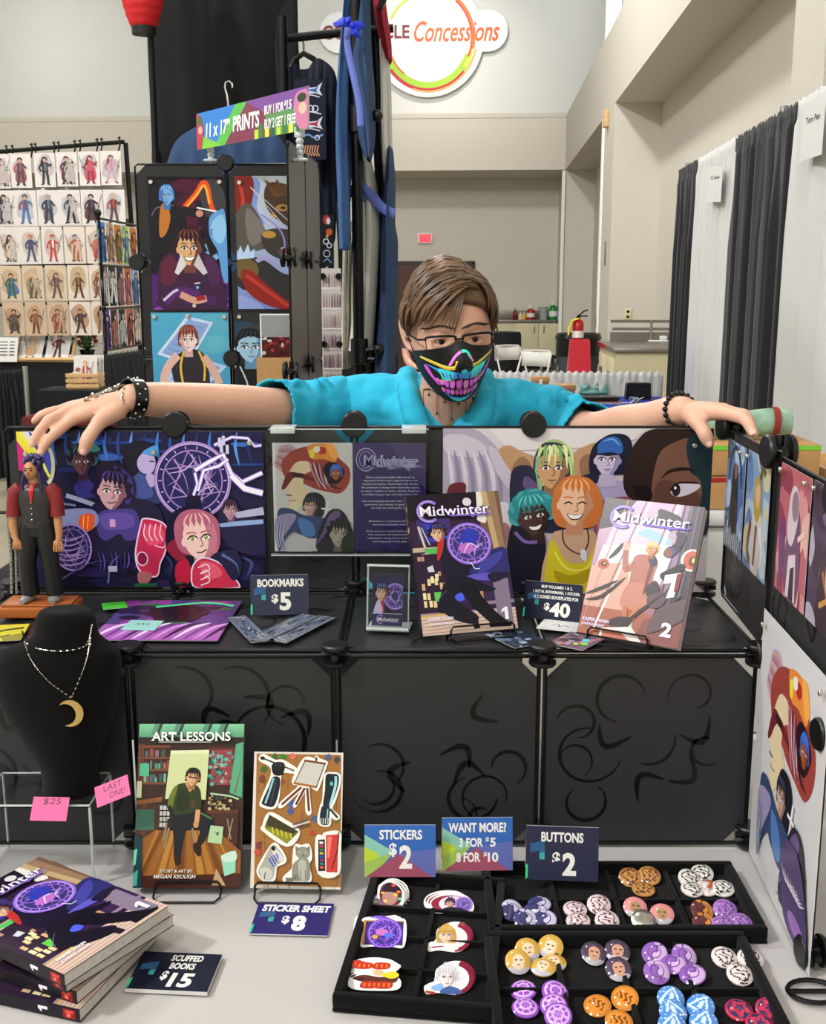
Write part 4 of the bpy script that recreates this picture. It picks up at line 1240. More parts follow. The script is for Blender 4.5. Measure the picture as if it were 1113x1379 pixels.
# narrow board of small pale prints
b0=P_(435,520,4.25)
A=Art(P_(461,400,4.25).x-P_(435,400,4.25).x,P_(440,362,4.25).z-b0.z,26,158,1e-4)
A.rect(0,0,26,158,'#cfc6c6')
r=random.Random(3)
for row in range(6):
    for k in range(7):
        x=2+3.6*k;y=4+27*row
        A.blob([(x,y+20),(x+.4,y+6),(x+1.2,y+r.uniform(0,3)),(x+2.2,y+8),(x+2.4,y+20)],r.choice(('#8a7478','#a58d8f','#75606a','#b7a2a2')),2)
    A.rect(0,25+27*row,26,27.5+27*row,'#e2dcda')
pb=A.sheet('print_board',None,frame(b0,(1,0,0),(0,0,1)),thick=0.006)
tag(pb,'narrow board covered in rows of small pale plum prints','display')
for yy in (0.02,0.28):
    for xx in (0.1,0.9):
        m=MB('black_plastic');m.lathe([(0.012,0),(0.012,0.012)],12);m.build('clip',pb,Matrix.Translation((A.w*xx,A.h-A.h*yy*2.2-0.01,0.004)))
st_=thing('board_stand','thin black stand under the narrow board of pale prints','stand',(b0.x+0.035,b0.y+0.03,0))
m=MB('black_metal');m.tube([(0,0,0),(0,0,b0.z+0.45)],0.012,8);m.build('post',st_)
m=MB('black_metal');m.lathe([(0.15,0),(0.15,0.012)],16);m.build('base',st_)
# ================================================================ far print seller
GW='character prints on the tall wire rack'
YW=12.5
def WP(x,y,d=YW):return atY(x,y,d)
wr=thing('print_rack','tall black stand hung with rows of pale character prints','rack',(WP(170,300).x,YW+0.05,0))
o0=wr.location.copy()
m=MB('black_metal');m.tube([WP(-60,209)-o0,WP(168,191)-o0],0.022,8);m.build('top_bar',wr)
for xq in (170,-58):
    a=WP(xq,300);b=WP(xq-2,192)
    m=MB('black_metal');m.tube([Vector((a.x+.1,a.y+0.04,0))-o0,Vector((b.x,b.y+0.04,b.z))-o0],0.026,8);m.ball((a.x-o0.x,a.y-o0.y+.03,a.z-o0.z),0.045);m.build('pole',wr)
for k,xq in enumerate((8,16,42,47,72,78,100,107,130,136,160)):
    m=MB('black_plastic');p=WP(xq,203-xq*.075)-o0;m.tube([p+Vector((0,-.03,.03)),p+Vector((.02,-.03,.05)),p+Vector((.02,-.03,-.03)),p+Vector((0,-.03,-.1))],0.009,6);m.build('hook',wr)
for yq in (254,306,357,408):
    m=MB('black_metal' if yq> 350 else 'pipe_grey');m.tube([WP(-50,yq+4)+Vector((0,.03,0))-o0,WP(165 if yq< 300 else 124,yq-1)+Vector((0,.03,0))-o0],0.02,6);m.build('cross_wire',wr)
rows_=[((208,254),(-14,15,47,77,107,136),28),((257,305),(-8,21,51,80,110,140),29),((306,356),(-1,27,57,87,117),28),((358,405),(1,31,62,92,121),28),((407,452),(5,35,65,95,124),28)]
ordn=['first','second','third','fourth','fifth','sixth']
rown=['top','second','third','fourth','bottom']
pal=[('#3a2f3a','#8a3040','#2c1c20'),('#44414a','#a04a4a','#30242a'),('#2c2a30','#6a6670','#1f1c20'),('#3a3838','#5d2026','#3a2a20'),('#8a2a3a','#c04a5a','#6a2030'),('#b89aa6','#c07a88','#6a4a58'),
       ('#3c3a40','#5a5862','#2a2226'),('#4a6a9a','#8a3a3a','#4a3a2a'),('#2f2f38','#6a6a78','#9a9aa4'),('#26242a','#55505a','#26242a'),('#1c1a1f','#5a3038','#1c1a1f'),('#5a3a34','#a83a34','#c8a080'),
       ('#5a4a3a','#c09a6a','#2a2020'),('#3a4a6a','#4a3a6a','#a0602a'),('#b83a3a','#e4dcd0','#a03030'),('#a8642c','#b83a2c','#3a4a8a'),('#8a3a3a','#c05a4a','#4a2a2a'),
       ('#3a5a3a','#4a6a9a','#5a3a2a'),('#5a4a34','#8a7a5a','#c8b080'),('#5a4a40','#7a5a6a','#6a3a2a'),('#4a3424','#8a6a3a','#8a6a3a'),('#6a4a34','#9a6a4a','#7a4a2a'),
       ('#3a322c','#5a4a3a','#2a2420'),('#5a3a24','#8a5a34','#4a3020'),('#7a4034','#b06a4a','#4a2a22'),('#2f2a30','#6a3a34','#2a2024'),('#7a5a40','#a88a60','#4a3a2a')]
desc=['red','grey','charcoal','black','crimson','mauve','slate','blue','silver','dark','winged black','red and white','tan','blue robed','red robed','orange','rust','green','khaki','plum','bronze','brown','dark robed','umber','brick','maroon','sand']
ki=0
for ri,((y0,y1),xs,wpx) in enumerate(rows_):
    for ci,x0 in enumerate(xs):
        sk=-0.075*x0 if ri== 0 else -0.02*x0
        tl=WP(x0,y0+sk*.4);w=WP(x0+wpx,y0).x-tl.x;h=WP(x0,y0).z-WP(x0,y1).z
        A=Art(w,h,100,150,6e-4)
        rr=random.Random(ki*7+1)
        bg='#d6cfca' if ri< 3 else ('#cdb9a0' if ri== 3 else '#c4a98e')
        if ri> 1 and ci> 2:bg='#d8cbbf'
        A.rect(0,0,100,150,bg)
        tint=lin(['#b9aeb4','#b4b4bc','#c2b2a8','#bda283','#b58f70'][ri])
        A.blob([(rr.uniform(10,40),rr.uniform(10,40)),(rr.uniform(50,85),rr.uniform(8,40)),(rr.uniform(70,95),80),(rr.uniform(50,80),120),(rr.uniform(10,40),110),(10,70)],tint)
        mc,al,hr=pal[ki% len(pal)]
        fh=122 if ri< 2 else 108
        figure(A,50+rr.uniform(-5,5),140,fh,mc,al,'#c89c80',hr,seed=ki*13+5,weapon=rr.random()< .6)
        if ki% 3== 0:figure(A,66,138,fh*.9,mixc(mc,bg,.6),mixc(al,bg,.6),lin('#c8b0a0'),mixc(hr,bg,.5),seed=ki+77,weapon=False)
        lb=f'pale print of a {desc[ki % len(desc)]} figure, {ordn[ci]} in {rown[ri]} row of wire rack'
        o=A.sheet('character_print',None,frame((tl.x,YW-0.05,tl.z-h),(1,0,0),(0,0,1)),ink=INK_MATTE,back='#d6cfca',thick=0.002)
        tag(o,lb,'print',GW)
        ki += 1
# side stand of narrow prints
pTL,pTR,pBR,pBL=atD(129,299,10.5),atD(200,326,12.0),atD(200,463,12.0),atD(140,476,10.5)
xa=Vector((pBR.x-pBL.x,pBR.y-pBL.y,0));wS=xa.length;hS=pTL.z-pBL.z
mS=frame(pBL,xa,(0,0,1))
ss=thing('narrow_print_rack','wire stand of three rows of narrow bright prints beside the tower','rack',(pBL.x,pBL.y,0))
o0=ss.location.copy();nx=xa.normalized()
for t in (0.0,1.02):
    p=pBL+nx*wS*t-o0
    m=MB('black_metal');m.tube([Vector((p.x,p.y+.05,0.0)),Vector((p.x,p.y+.05,pTL.z+0.06))],0.02,8);m.ball((p.x,p.y+.05,pTL.z+0.07),0.035);m.ball((p.x,p.y+.05,pBL.z+hS*.34),0.035);m.build('pole',ss)
for t in (0.02,0.34,0.67,1.02):
    p=pBL-o0;m=MB('black_metal');m.tube([Vector((p.x,p.y+.05,pBL.z+hS*t)),Vector((p.x+xa.x*1.02,p.y+xa.y*1.02+.05,pBL.z+hS*t))],0.012,6);m.build('cross_wire',ss)
ncols=[('#2f7fd0','#20304a','blue'),('#c8a890','#7a5a4a','tan'),('#c07a2c','#3a5a34','orange'),('#a8d04a','#3a5a9a','lime'),('#c8823a','#7a3a20','copper'),('#7a86b8','#4a3a6a','lilac'),
         ('#2c2a30','#b8b0b0','black'),('#1c2428','#cfd4d4','dark teal'),('#3a2a34','#8a5a6a','plum black'),('#c06a3a','#8a4a6a','rust'),('#6a8ac0','#3a4a7a','steel blue'),('#3a4450','#a8b0b8','slate'),
         ('#6a3ab0','#1c1826','violet'),('#3a2a34','#a86a5a','dusky plum'),('#1e2226','#b8c0c0','near black'),('#d0604a','#2a2020','coral'),('#3a2026','#e8d8c8','dark maroon'),('#b08a8a','#5a3a44','dusty pink')]
for rI in range(3):
    for cI in range(6):
        c1,c2,nm=ncols[rI*6+cI]
        w=wS/6*.92;h=hS/3*.94
        A=Art(w,h,60,150,6e-4)
        A.rect(3,3,57,147,c1)
        smudge(A,5,20,55,140,[mixc(c1,'#ffffff',.25),mixc(c1,c2,.5)],8,rI*6+cI,.3)
        figure(A,30,140,120,c2,mixc(c2,c1,.4),'#d0a890',mixc(c2,'#000000',.4),seed=rI*31+cI*7,weapon=cI% 2== 0)
        zz=pTL.z-hS/3*(rI)-h
        o=A.sheet('narrow_print',None,frame(Vector((pBL.x,pBL.y,zz))+nx*(wS/6*cI),xa,(0,0,1)),ink=INK_MATTE,back='#d8d2cc',thick=0.002)
        tag(o,f'narrow {nm} print, {ordn[cI]} of the {["top", "middle", "bottom"][rI]} row on the side stand','print','narrow prints on the side stand')
# its table, sketchbook, price list, crate
zt=0.76
tl=atZ(-40,487,zt);tr=atZ(127,487,zt)
o=thing('exhibit_table','black draped table of the print seller below the wire rack','table',(tr.x,tr.y,0))
m=MB('black_cloth');m.box((tl.x-tr.x,0,0.03),(0,0.45,zt-0.012),c=0.012);m.build('tablecloth',o)
m=MB('black_gloss');m.box((tl.x-tr.x,0.005,zt-0.012),(0,0.445,zt),c=0.003);m.build('table_top',o)
for dx in (tl.x-tr.x+.05,-.1):
    for dy in (.04,.4):
        m=MB('steel_counter');m.tube([(dx,dy,0),(dx,dy,.05)],.02,8);m.build('foot',o)
p0,p1=atZ(20,487,zt),atZ(92,487,zt)
sb=thing('sketchbook_stand','open portfolio on a wooden easel tray lying on the black table','book',(p0.x,p0.y-.06+.08,zt))
bw_=p1.x-p0.x
mE=Matrix.Rotation(math.radians(52),4,'X')
m=MB('wood_pale');m.box((0,0,0),(bw_+.05,.36,.015),T=mE);m.box((-.02,-.01,-.002),(bw_+.07,.02,.05),T=mE);m.build('easel_tray',sb,smooth=0)
for k,(c1,c2) in enumerate((('#b8a898','#d0a060'),('#4a3038','#8a3a40'))):
    A=Art(bw_*.44,.34,100,110,8e-4);A.rect(0,0,100,110,'#d9d6d0')
    A.blob([(20,30),(60,15),(85,50),(70,90),(30,95)],'#cfc2b4' if k== 0 else '#d4ccc8');figure(A,50,104,96,c1,c2,'#d8b8a0',c2,seed=k+3)
    A.sheet('page',sb,mE @ Matrix.Translation((.03+k*bw_*.5,.02,.02)),ink=INK_MATTE,back='#d9d6d0',thick=.003)
m=MB('black_gloss');m.box((.02,.012,.0152),(bw_+.02,.365,.0165),T=mE);m.build('cover',sb,smooth=0)
pl0,pl1=atZ(-8,488,zt),atZ(21,488,zt)
A=Art(pl1.x-pl0.x,.28,60,75,5e-4)
A.rect(0,0,60,75,'#d2d0cc')
for k in range(5):A.line([(8,14+10*k),(32,14+10*k)],3,'#4a4848',smooth=False);A.line([(38,14+10*k),(52,14+10*k)],3.4,'#4a4848',smooth=False)
o=A.sheet('price_list',None,frame((pl0.x,pl0.y+.04,zt+.002),(1,0,0),(0,.35,1)),ink=INK_MATTE,thick=.003)
tag(o,'white price list card standing beside the open portfolio','sign')
pf=atZ(112,474,zt)
o=thing('flower_pot','dark pot of green and red leaves beside the open portfolio','plant',(atY(118,480,tr.y+.3).x,tr.y+.3,zt))
mat('leaf_green','#4a6a3a',.6);mat('leaf_red','#8a2a24',.6)
m=MB('black_gloss');m.lathe([(.06,0),(.09,.12),(.08,.12)],14);m.build('pot',o)
m=MB('leaf_green');rr=random.Random(4)
for k in range(26):
    a,b=rr.uniform(0,6.28),rr.uniform(.2,1.3);L=rr.uniform(.12,.2)
    m.tube([(0,0,.11),(L*.6*math.cos(a)*math.cos(b),L*.6*math.sin(a)*math.cos(b),.11+L*math.sin(b)),(L*1.1*math.cos(a)*math.cos(b),L*1.1*math.sin(a)*math.cos(b),.11+L*math.sin(b)*.9)],[(.008,.002),(.03,.003),(.004,.002)],6)
m.build('foliage',o)
m=MB('leaf_red')
for k in range(9):
    a=rr.uniform(0,6.28);m.ball((.1*math.cos(a),.1*math.sin(a),.2+rr.uniform(-.02,.1)),.03,8,6)
m.build('flowers',o)
# wooden crate of prints on its own black stand
kd=9.4
q0,q1=atD(90,524,kd),atD(134,524,kd)
zk=q0.z
o=thing('black_stand','low black draped stand holding the wooden crate','stand',(q0.x,q0.y,0))
m=MB('black_cloth');m.box((-.22,-.12,0.0),(.42,.3,zk),c=.01);m.build('tablecloth',o)
m=MB('black_gloss');m.box((-.222,-.122,0.0),(.422,.302,.03));m.build('base_board',o,smooth=0)
cr=thing('wooden_crate','small slatted wooden crate holding loose prints','crate',(q0.x,q0.y-.02,zk))
cw=q1.x-q0.x;ch_=atD(90,503,kd).z-zk
for k in range(3):
    for yy in (0,.2):
        m=MB('wood_pale');m.box((0,yy,.008+k*ch_*.35),(cw,yy+.012,.008+k*ch_*.35+ch_*.26),c=.003);m.build('slat',cr)
for xx in (0.012,cw-.026):
    m=MB('wood_pale');m.box((xx,.012,0),(xx+.014,.2,ch_),c=.003);m.build('end_panel',cr)
m=MB('wood_pale');m.box((0.012,.012,0),(cw-.012,.2,.008));m.build('bottom',cr)
for k in range(3):
    A=Art(cw*.72,.27,60,60,5e-4);A.rect(0,0,60,60,'#d4d0cc')
    smudge(A,10,8,50,55,[lin('#b83a34'),lin('#d8c8b0'),lin('#e0a090'),lin('#8a4a44')],12,5+k,.2);figure(A,30,60,50,'#a83a34','#d8c8b8','#d0a890','#c8a050',seed=8+k)
    o=A.sheet('loose_print',None,frame((q0.x+.05+.015*k,q0.y+.03+.045*k,zk+.012),(1,0,0),(0,.22,1)),ink=INK_MATTE,thick=.002)
    tag(o,['white print with a red figure at the front of the wooden crate','white print tucked second in the wooden crate','white print at the back of the wooden crate'][k],'print','loose prints in the wooden crate')
rb=atD(80,562,8.6)
o=thing('red_bench','low bench under a dark red cloth behind the display corner','bench',(rb.x,rb.y,0))
mat('dark_red_cloth','#5a1216',.85)
m=MB('dark_red_cloth');m.box((-.3,0,.015),(.35,.35,rb.z),c=.015);m.build('cloth',o)
m=MB('black_metal');m.box((-.29,.01,0),(.34,.34,.015));m.build('base_frame',o,smooth=0)
# grey drapes of the booth
d0,d1=atD(-14,502,9.0),atD(29,500,9.3)
drape('low_grey_drape','charcoal low drape with a pale pole at the photo edge behind the display',Vector((d0.x,d0.y,0)),Vector((d1.x,d1.y,0)),.02,d1.z,'drape_grey',7,.025,'charcoal low drapes',seed=31)
o=thing('drape_pole','pale pole at the end of the charcoal drape near the display corner','pole',(d1.x+.03,d1.y,0));m=MB('pipe_grey');m.tube([(0,0,0.01),(0,0,d1.z+.04)],.022,10);m.build('tube',o)
m=MB('pipe_grey');m.lathe([(.14,0),(.14,.012)],16);m.build('base',o)
d2,d3=atD(140,480,10.3),atD(215,478,11.6)
drape('low_grey_drape','charcoal low drape hanging below the narrow bright prints',Vector((d2.x,d2.y,0)),Vector((d3.x,d3.y,0)),.02,d2.z,'drape_grey',9,.025,'charcoal low drapes',seed=32)
o=thing('drape_pole','pale pole at the end of the charcoal drape under the narrow prints','pole',(d2.x-.04,d2.y,0));m=MB('pipe_grey');m.tube([(0,0,0.01),(0,0,d2.z+.03)],.024,10);m.build('tube',o)
m=MB('pipe_grey');m.lathe([(.14,0),(.14,.012)],16);m.build('base',o)
# ================================================================ blue table behind the seller
mat('royal_blue','#1f2fa8',.7,bump=.1,scale=60)
v0,v1=7.65,8.5
zb=.76
bt_=hall_thing('blue_table','table under a royal blue cloth with black ruffled skirt','table',R(0.25,v0,0))
m=MB('royal_blue');m.box((0,0,zb-.05),(1.14,v1-v0,zb),c=.012);m.build('tablecloth',bt_)
m=MB('drape_black')
N=160
rows=[]
for z,am in ((zb-.045,.004),(zb-.15,.012),(.03,.02)):
    rows.append([(1.14*i/N,-.012+am*math.sin(i*1.1)-am*.4*math.sin(i*.43),z) for i in range(N+1)])
m.grid(rows);q=m.build('skirt',bt_,smooth=70);solid(q,.004)
for sx in (.08,1.06):
    for sy in (.08,.75):
        m=MB('pipe_grey');m.tube([(sx,sy,0),(sx,sy,zb-.05)],.016,8);m.build('leg',bt_)
def on_blue(px,py):
    p=atZ(px,py,zb);return p
def carton(label,x0,x1,y1,y0,dpt,mname='cardboard',lid=None,group=None,zbase=None,rz=0.0):
    a,b=atZ(x0,y1,zb if zbase is None else zbase),atZ(x1,y1,zb if zbase is None else zbase)
    w=b.x-a.x;t=atY(x0,y0,a.y).z;h=t-a.z
    o=thing('carton',label,'box',matrix=Matrix.Translation(a) @ ROOM @ Matrix.Rotation(rz,4,'Z'),group=group)
    m=MB(mname);m.box((0,0,0),(w,dpt,h),c=.004);m.build('body',o)
    if lid:
        m=MB(mname);m.box((-.006,-.006,h-.03),(w+.006,dpt+.006,h+.006),c=.004);m.build('lid',o)
        m=MB('paper_white');m.box((w*.42,-.0075,h-.05),(w*.62,-.0061,h-.01)) if lid== 2 else m.box((w*.4,dpt*.4,h+.0061),(w*.6,dpt*.55,h+.0075));m.build('sticker_tag',o,smooth=0)
    return o,h
o,h=carton('brown lidded carton standing beside the black cloth bundle',749,775,536,520,.17,lid=1,rz=.12)
o,h1=carton('small brown carton under the black tray, near its end',722,741,541,529,.1)
o,h2=carton('small brown carton under the black tray, half hidden by the shoulder',704,720,540,528,.1)
pt=atZ(702,541,zb)
o=thing('black_tray','flat black tray lying on the two small cartons','tray',matrix=Matrix.Translation((pt.x-.02,pt.y+.01,zb+max(h1,h2)+.001)) @ ROOM)
m=MB('black_plastic');m.box((0,0,0),(.24,.13,.015),c=.003);m.build('pan',o)
m=MB('black_plastic');m.box((0,0,.015),(.24,.008,.025));m.box((0,.122,.015),(.24,.13,.025));m.build('rim',o,smooth=0)
zz=zb+max(h1,h2)+.0165
o,h=carton('small brown carton with a white label on top of the black tray',717,739,524,509,.11,lid=2,zbase=zz)
p=on_blue(768,541)
o=thing('cloth_bundle','small black scrunched cloth on the blue table','cloth',p)
m=MB('black_cloth');rr=random.Random(9)
for k in range(7):m.ball((rr.uniform(-.04,.04),rr.uniform(-.02,.03),.022+rr.uniform(0,.02)),(rr.uniform(.025,.04),.03,.022),10,7)
m.build('scrunch',o);m=MB('mustard');m.box((-.12,-.02,0),(-.05,0.0,.006),c=.002);m.build('yellow_tie',o)
p=on_blue(772,544)
nb=thing('notebook','spiral notebook with a cream edge under the black folders','book',matrix=Matrix.Translation(p) @ ROOM)
m=MB('cream_plastic');m.box((0,0,0),(.34,.2,.014));m.build('pages',nb,smooth=0)
m=MB('sauce_red');m.box((-.006,-.003,.014),(.335,.2,.017));m.build('cover',nb,smooth=0)
m=MB('chrome')
for k in range(22):m.tube([(.01+.015*k,-.004,.002),(.01+.015*k,-.008,.01),(.01+.015*k,-.004,.018),(.01+.015*k,.004,.018)],.0015,5)
m.build('spiral',nb)
for k in range(3):
    o=thing('folder',['black folder directly on the spiral notebook','black folder in the middle of the folder pile','black folder lying crooked on top of the pile'][k],'folder',matrix=Matrix.Translation((p.x+.01+.012*k,p.y+.02,zb+.0172+.0082*k)) @ ROOM @ Matrix.Rotation(.05*k,4,'Z'),group='black folders on the notebook')
    m=MB('black_plastic');m.box((0,0,0),(.31,.17,.0038),c=.001);m.box((0,0,.0042),(.31,.17,.008),c=.001);m.build('cover',o)
    m=MB('page_edge');m.box((.005,.005,.0036),(.3,.165,.0044));m.build('sheets',o,smooth=0)
mat('teal_film','#7fb8ae',.3,trans=.3)
p=on_blue(800,533)
o=thing('teal_bag','crumpled teal plastic bag behind the black folders','bag',p)
m=MB('teal_film');rr=random.Random(12)
for k in range(9):
    a=rr.uniform(-.09,.09);m.tube([(a,.05,0),(a+rr.uniform(-.02,.02),.05+rr.uniform(-.03,.03),rr.uniform(.03,.06)),(a+rr.uniform(-.05,.05),.06,rr.uniform(.05,.1))],[(.03,.006),(.028,.004),(.004,.002)],8)
m.ball((0,.05,.02),(.11,.05,.022),14,8);m.build('crumple',o)
p=on_blue(843,538)
o=thing('black_case','black soft case standing on the blue table','case',matrix=Matrix.Translation(p) @ ROOM)
wB=on_blue(877,538).x-p.x;hB=.12
m=MB('black_plastic');m.prism([(0,0),(wB,0),(wB*.97,hB*.98),(wB*.9,hB),(wB*.1,hB),(wB*.03,hB*.92)],0,-.1,T=Matrix(((1,0,0,0),(0,0,-1,0),(0,1,0,0),(0,0,0,1))));m.build('body',o,smooth=20)
m=MB('black_gloss');m.tube([(.004,-.003,hB*.85),(wB*.5,-.004,hB*.84),(wB-.006,-.003,hB*.85)],.003,6);m.build('zip',o)
p=on_blue(886,540)
o=thing('black_saucer','flat black dish beside the black case','dish',p);m=MB('black_plastic');m.lathe([(.03,0),(.06,.008),(.062,.01),(.03,.004)],22);m.build('dish',o);m=MB('black_gloss');m.lathe([(.027,.0045),(.027,.006)],16);m.build('well',o)
p=on_blue(856,543)
o=thing('cellophane_bag','crumpled clear cellophane in front of the black case','bag',p);m=MB('acrylic_edge');rr=random.Random(2)
for k in range(6):m.tube([(rr.uniform(-.05,.05),rr.uniform(-.02,.0),.0),(rr.uniform(-.05,.05),-.01,.03),(rr.uniform(-.06,.06),-.015,.045)],[(.02,.003),(.016,.002),(.002,.001)],6)
m.build('film',o);m=MB('chrome');m.lathe([(.006,.0),(.006,.01)],8);m.build('twist_tie',o)
p=on_blue(825,543)
o=thing('white_card','thin white card lying between the folders and the black case','card',matrix=Matrix.Translation(p) @ ROOM);m=MB('paper_white');m.box((0,0,0),(.11,.05,.003));m.build('sheet',o,smooth=0)
# ================================================================ pictures of the seller's own table
def circle_seal(A,cx,cy,r,c1='#8a6ad8',c2='#c0a8f4',fill=None,seed=1,sq=1.0,rot=0,w=None):
    """A drawn ring of spokes and arcs."""
    w=w or r*.1
    if fill:A.ell(cx,cy,r,r*sq,fill,rot)
    A.ring(cx,cy,r,r*sq,w,c1,rot=rot);A.ring(cx,cy,r*.97,r*.97*sq,w*.25,c2,rot=rot);A.ring(cx,cy,r*.8,r*.8*sq,w*.4,c1,rot=rot)
    rr=random.Random(seed)
    for i in range(18):
        a=2*PI*i/18
        A.line([(cx+r*.84*math.cos(a),cy+r*.84*sq*math.sin(a)),(cx+r*.92*math.cos(a),cy+r*.92*sq*math.sin(a))],w*.3,c2,smooth=False)
    pts=[(cx+r*.78*math.cos(a),cy+r*.78*sq*math.sin(a)) for a in [2*PI*i/6+.4 for i in range(6)]]
    for i in range(6):A.line([pts[i],pts[(i+2)% 6]],w*.35,c1,smooth=False)
    for i in range(9):
        a=rr.uniform(0,6.28);b=a+rr.uniform(.8,2)
        A.line([(cx+r*.7*math.cos(a),cy+r*.7*sq*math.sin(a)),(cx+r*.35*math.cos((a+b)/2),cy+r*.35*sq*math.sin((a+b)/2)),(cx+r*.65*math.cos(b),cy+r*.65*sq*math.sin(b))],w*.4,c2 if i% 2 else c1,taper=2)
def digit_one(A,cx,cy,w,h,col,rot=0.0):
    c,q=math.cos(rot),math.sin(rot)
    A.poly([(cx+x*w*c-y*h*q,cy+x*w*q+y*h*c) for x,y in ((-.5,-.26),(0,-.5),(.4,-.5),(.4,.5),(-.1,.5),(-.1,-.2),(-.5,-.05))],col)
def comic_title(A,cx,cy,w,h,outline=True,moon='#8a68cc',ink_='#f0ecf6',rot=0.0,under='#7a58c0'):
    c,q=math.cos(rot),math.sin(rot)
    def T(x,y):return (cx+x*c-y*q,cy+x*q+y*c)
    mr=h*1.0
    mx,my=T(-w*.36,h*.02)
    A.ring(mx,my,mr,mr,mr*.3,moon,a0=.9+rot,a1=5.5+rot);A.ring(mx,my,mr*1.02,mr*1.02,mr*.1,mixc(moon,'#ffffff',.25),a0=1.2+rot,a1=5.1+rot)
    for i in range(6):
        a=2.3+.32*i+rot
        A.line([(mx+mr*.9*math.cos(a),my+mr*.9*math.sin(a)),(mx+mr*1.08*math.cos(a),my+mr*1.08*math.sin(a))],mr*.05,mixc(moon,'#000000',.4),smooth=False)
    A.poly([T(*p) for p in ((-w*.1,h*.42),(w*.2,h*.5),(w*.48,h*.5),(w*.56,h*.42),(w*.5,h*.62),(w*.3,h*.7),(w*.26,h*.86),(w*.22,h*.66),(-w*.05,h*.64))],under)
    if outline:A.text('Midwinter',cx+w*.01,cy+h*.015,w*1.03,h*1.06,mixc(moon,'#000000',.55),bold=0.025,serif=True,rot=rot)
    A.text('Midwinter',cx,cy,w,h,ink_,bold=0.005,serif=True,rot=rot)
def art_team(w,h):
    A=Art(w,h,1092,690,2.5e-5);A.xf=lambda p:(p[0]-5,p[1]-22)
    A.rect(5,22,1097,712,'#1c1b40')
    smudge(A,150,22,1097,200,[lin('#1f3f8a'),lin('#2a2a6a'),lin('#1a1a44'),lin('#3a6ac0'),lin('#26347c')],26,3,.1)
    for i in range(16):
        x=170+58*i;A.line([(x,22),(x-10,90),(x+6,170)],14,['#3f7ad0','#2c4ea0','#5a92e0','#24306e'][i% 4],taper=2)
    smudge(A,130,420,1097,712,[lin('#1e1838'),lin('#2c2052'),lin('#141226'),lin('#262a5c')],30,5,.12)
    A.poly([(5,22),(70,22),(110,140),(60,200),(5,150)],'#e0d840');A.poly([(30,22),(120,22),(150,120),(110,160)],'#d8d8dc');A.poly([(5,60),(60,140),(40,200),(5,190)],'#c02a78');A.poly([(60,22),(150,60),(160,200),(120,200)],'#3a4ab0');A.line([(20,30),(90,110),(140,220)],12,'#e8e050')
    A.ring(120,160,40,90,16,'#c8c8b0',a0=-1.3,a1=1.3)
    # man at the back
    A.blob([(170,230),(240,200),(330,210),(380,260),(360,340),(230,330)],'#1a1a34');A.blob([(250,250),(330,230),(350,300),(270,310)],'#33307a')
    head(A,290,150,120,'#6a4450','#3a2438','#191628','#3f8f88',seed=2,style='curly')
    A.blob([(300,70),(350,75),(375,100),(340,110),(310,95)],'#3a8078')
    A.line([(210,300),(300,330),(350,350)],20,'#8f97b8');A.line([(150,330),(250,345)],10,'#6b7094')
    # woman with the blue fringe
    A.blob([(490,210),(600,190),(650,260),(640,330),(520,330)],'#2a3668');A.blob([(500,220),(560,210),(600,300),(520,310)],'#3f4f90')
    A.blob([(475,150),(480,90),(540,60),(610,75),(625,120),(560,150),(530,210),(490,205)],'#151326')
    A.blob([(545,130),(590,100),(615,140),(612,180),(590,205),(555,200),(535,170)],'#b8a6d8');A.blob([(560,110),(625,80),(628,125),(590,125)],'#4a94d8');A.line([(590,150),(612,152)],5,'#2a2440')
    A.blob([(570,215),(600,205),(615,240),(590,265)],'#b0a4d0')
    # magic ring
    A.ell(778,235,165,165,'#23225a');circle_seal(A,778,235,165,'#a886cc','#d8bce8',seed=5,w=14)
    for a,b in (((700,140),(760,300)),((860,150),(800,300)),((690,260),(770,330)),((870,270),(790,330)),((778,120),(778,200))):A.line([a,((a[0]+b[0])/2+15,(a[1]+b[1])/2),b],8,'#b896d8',taper=True)
    A.blob([(740,330),(778,280),(815,330),(778,360)],'#15142e')
    # lightning and white hand
    for pts,wd in ((((790,190),(860,150),(920,120),(950,200),(1000,240),(1090,200)),14),(((800,280),(830,190),(900,170),(940,140)),10),(((880,80),(960,45),(1030,50),(1060,85),(1090,80)),7),(((950,210),(1010,270),(1090,290)),22),(((780,300),(800,250),(790,200)),8)):
        A.line(pts,wd+8,'#9a86e0',smooth=False);A.line(pts,wd,'#f4f0fc',smooth=False)
    for x,y in ((905,70),(922,62),(938,100),(912,95)):A.rect(x-7,y-22,x+7,y+18,'#cfcce8')
    # central man
    A.blob([(330,340),(420,300),(520,310),(620,350),(640,470),(540,560),(380,600),(280,560),(270,430)],'#1f1a38');A.blob([(350,380),(430,360),(520,370),(530,480),(470,500),(440,470),(380,500),(345,470)],'#4a3a86');A.blob([(360,390),(430,375),(500,385),(500,440),(380,450)],'#5f4ca2');A.rect(400,405,425,440,'#d09ac8')
    A.blob([(180,370),(320,360),(350,420),(270,470),(190,440)],'#7f86b4');A.blob([(270,390),(330,385),(320,450),(262,450)],'#d8542c');A.line([(285,390),(278,448)],5,'#f0a840',smooth=False);A.line([(305,390),(298,448)],5,'#f0a840',smooth=False)
    A.blob([(340,200),(380,150),(460,160),(515,220),(520,300),(470,350),(360,330),(340,270)],'#1d1430');A.blob([(430,170),(500,210),(515,290),(480,340),(460,260)],'#43307c')
    head(A,418,280,165,'#c89aa4','#84566e','#1d1430','#5a44a0',seed=11,style='spiky',mouth='smirk',rot=.12,neck=False)
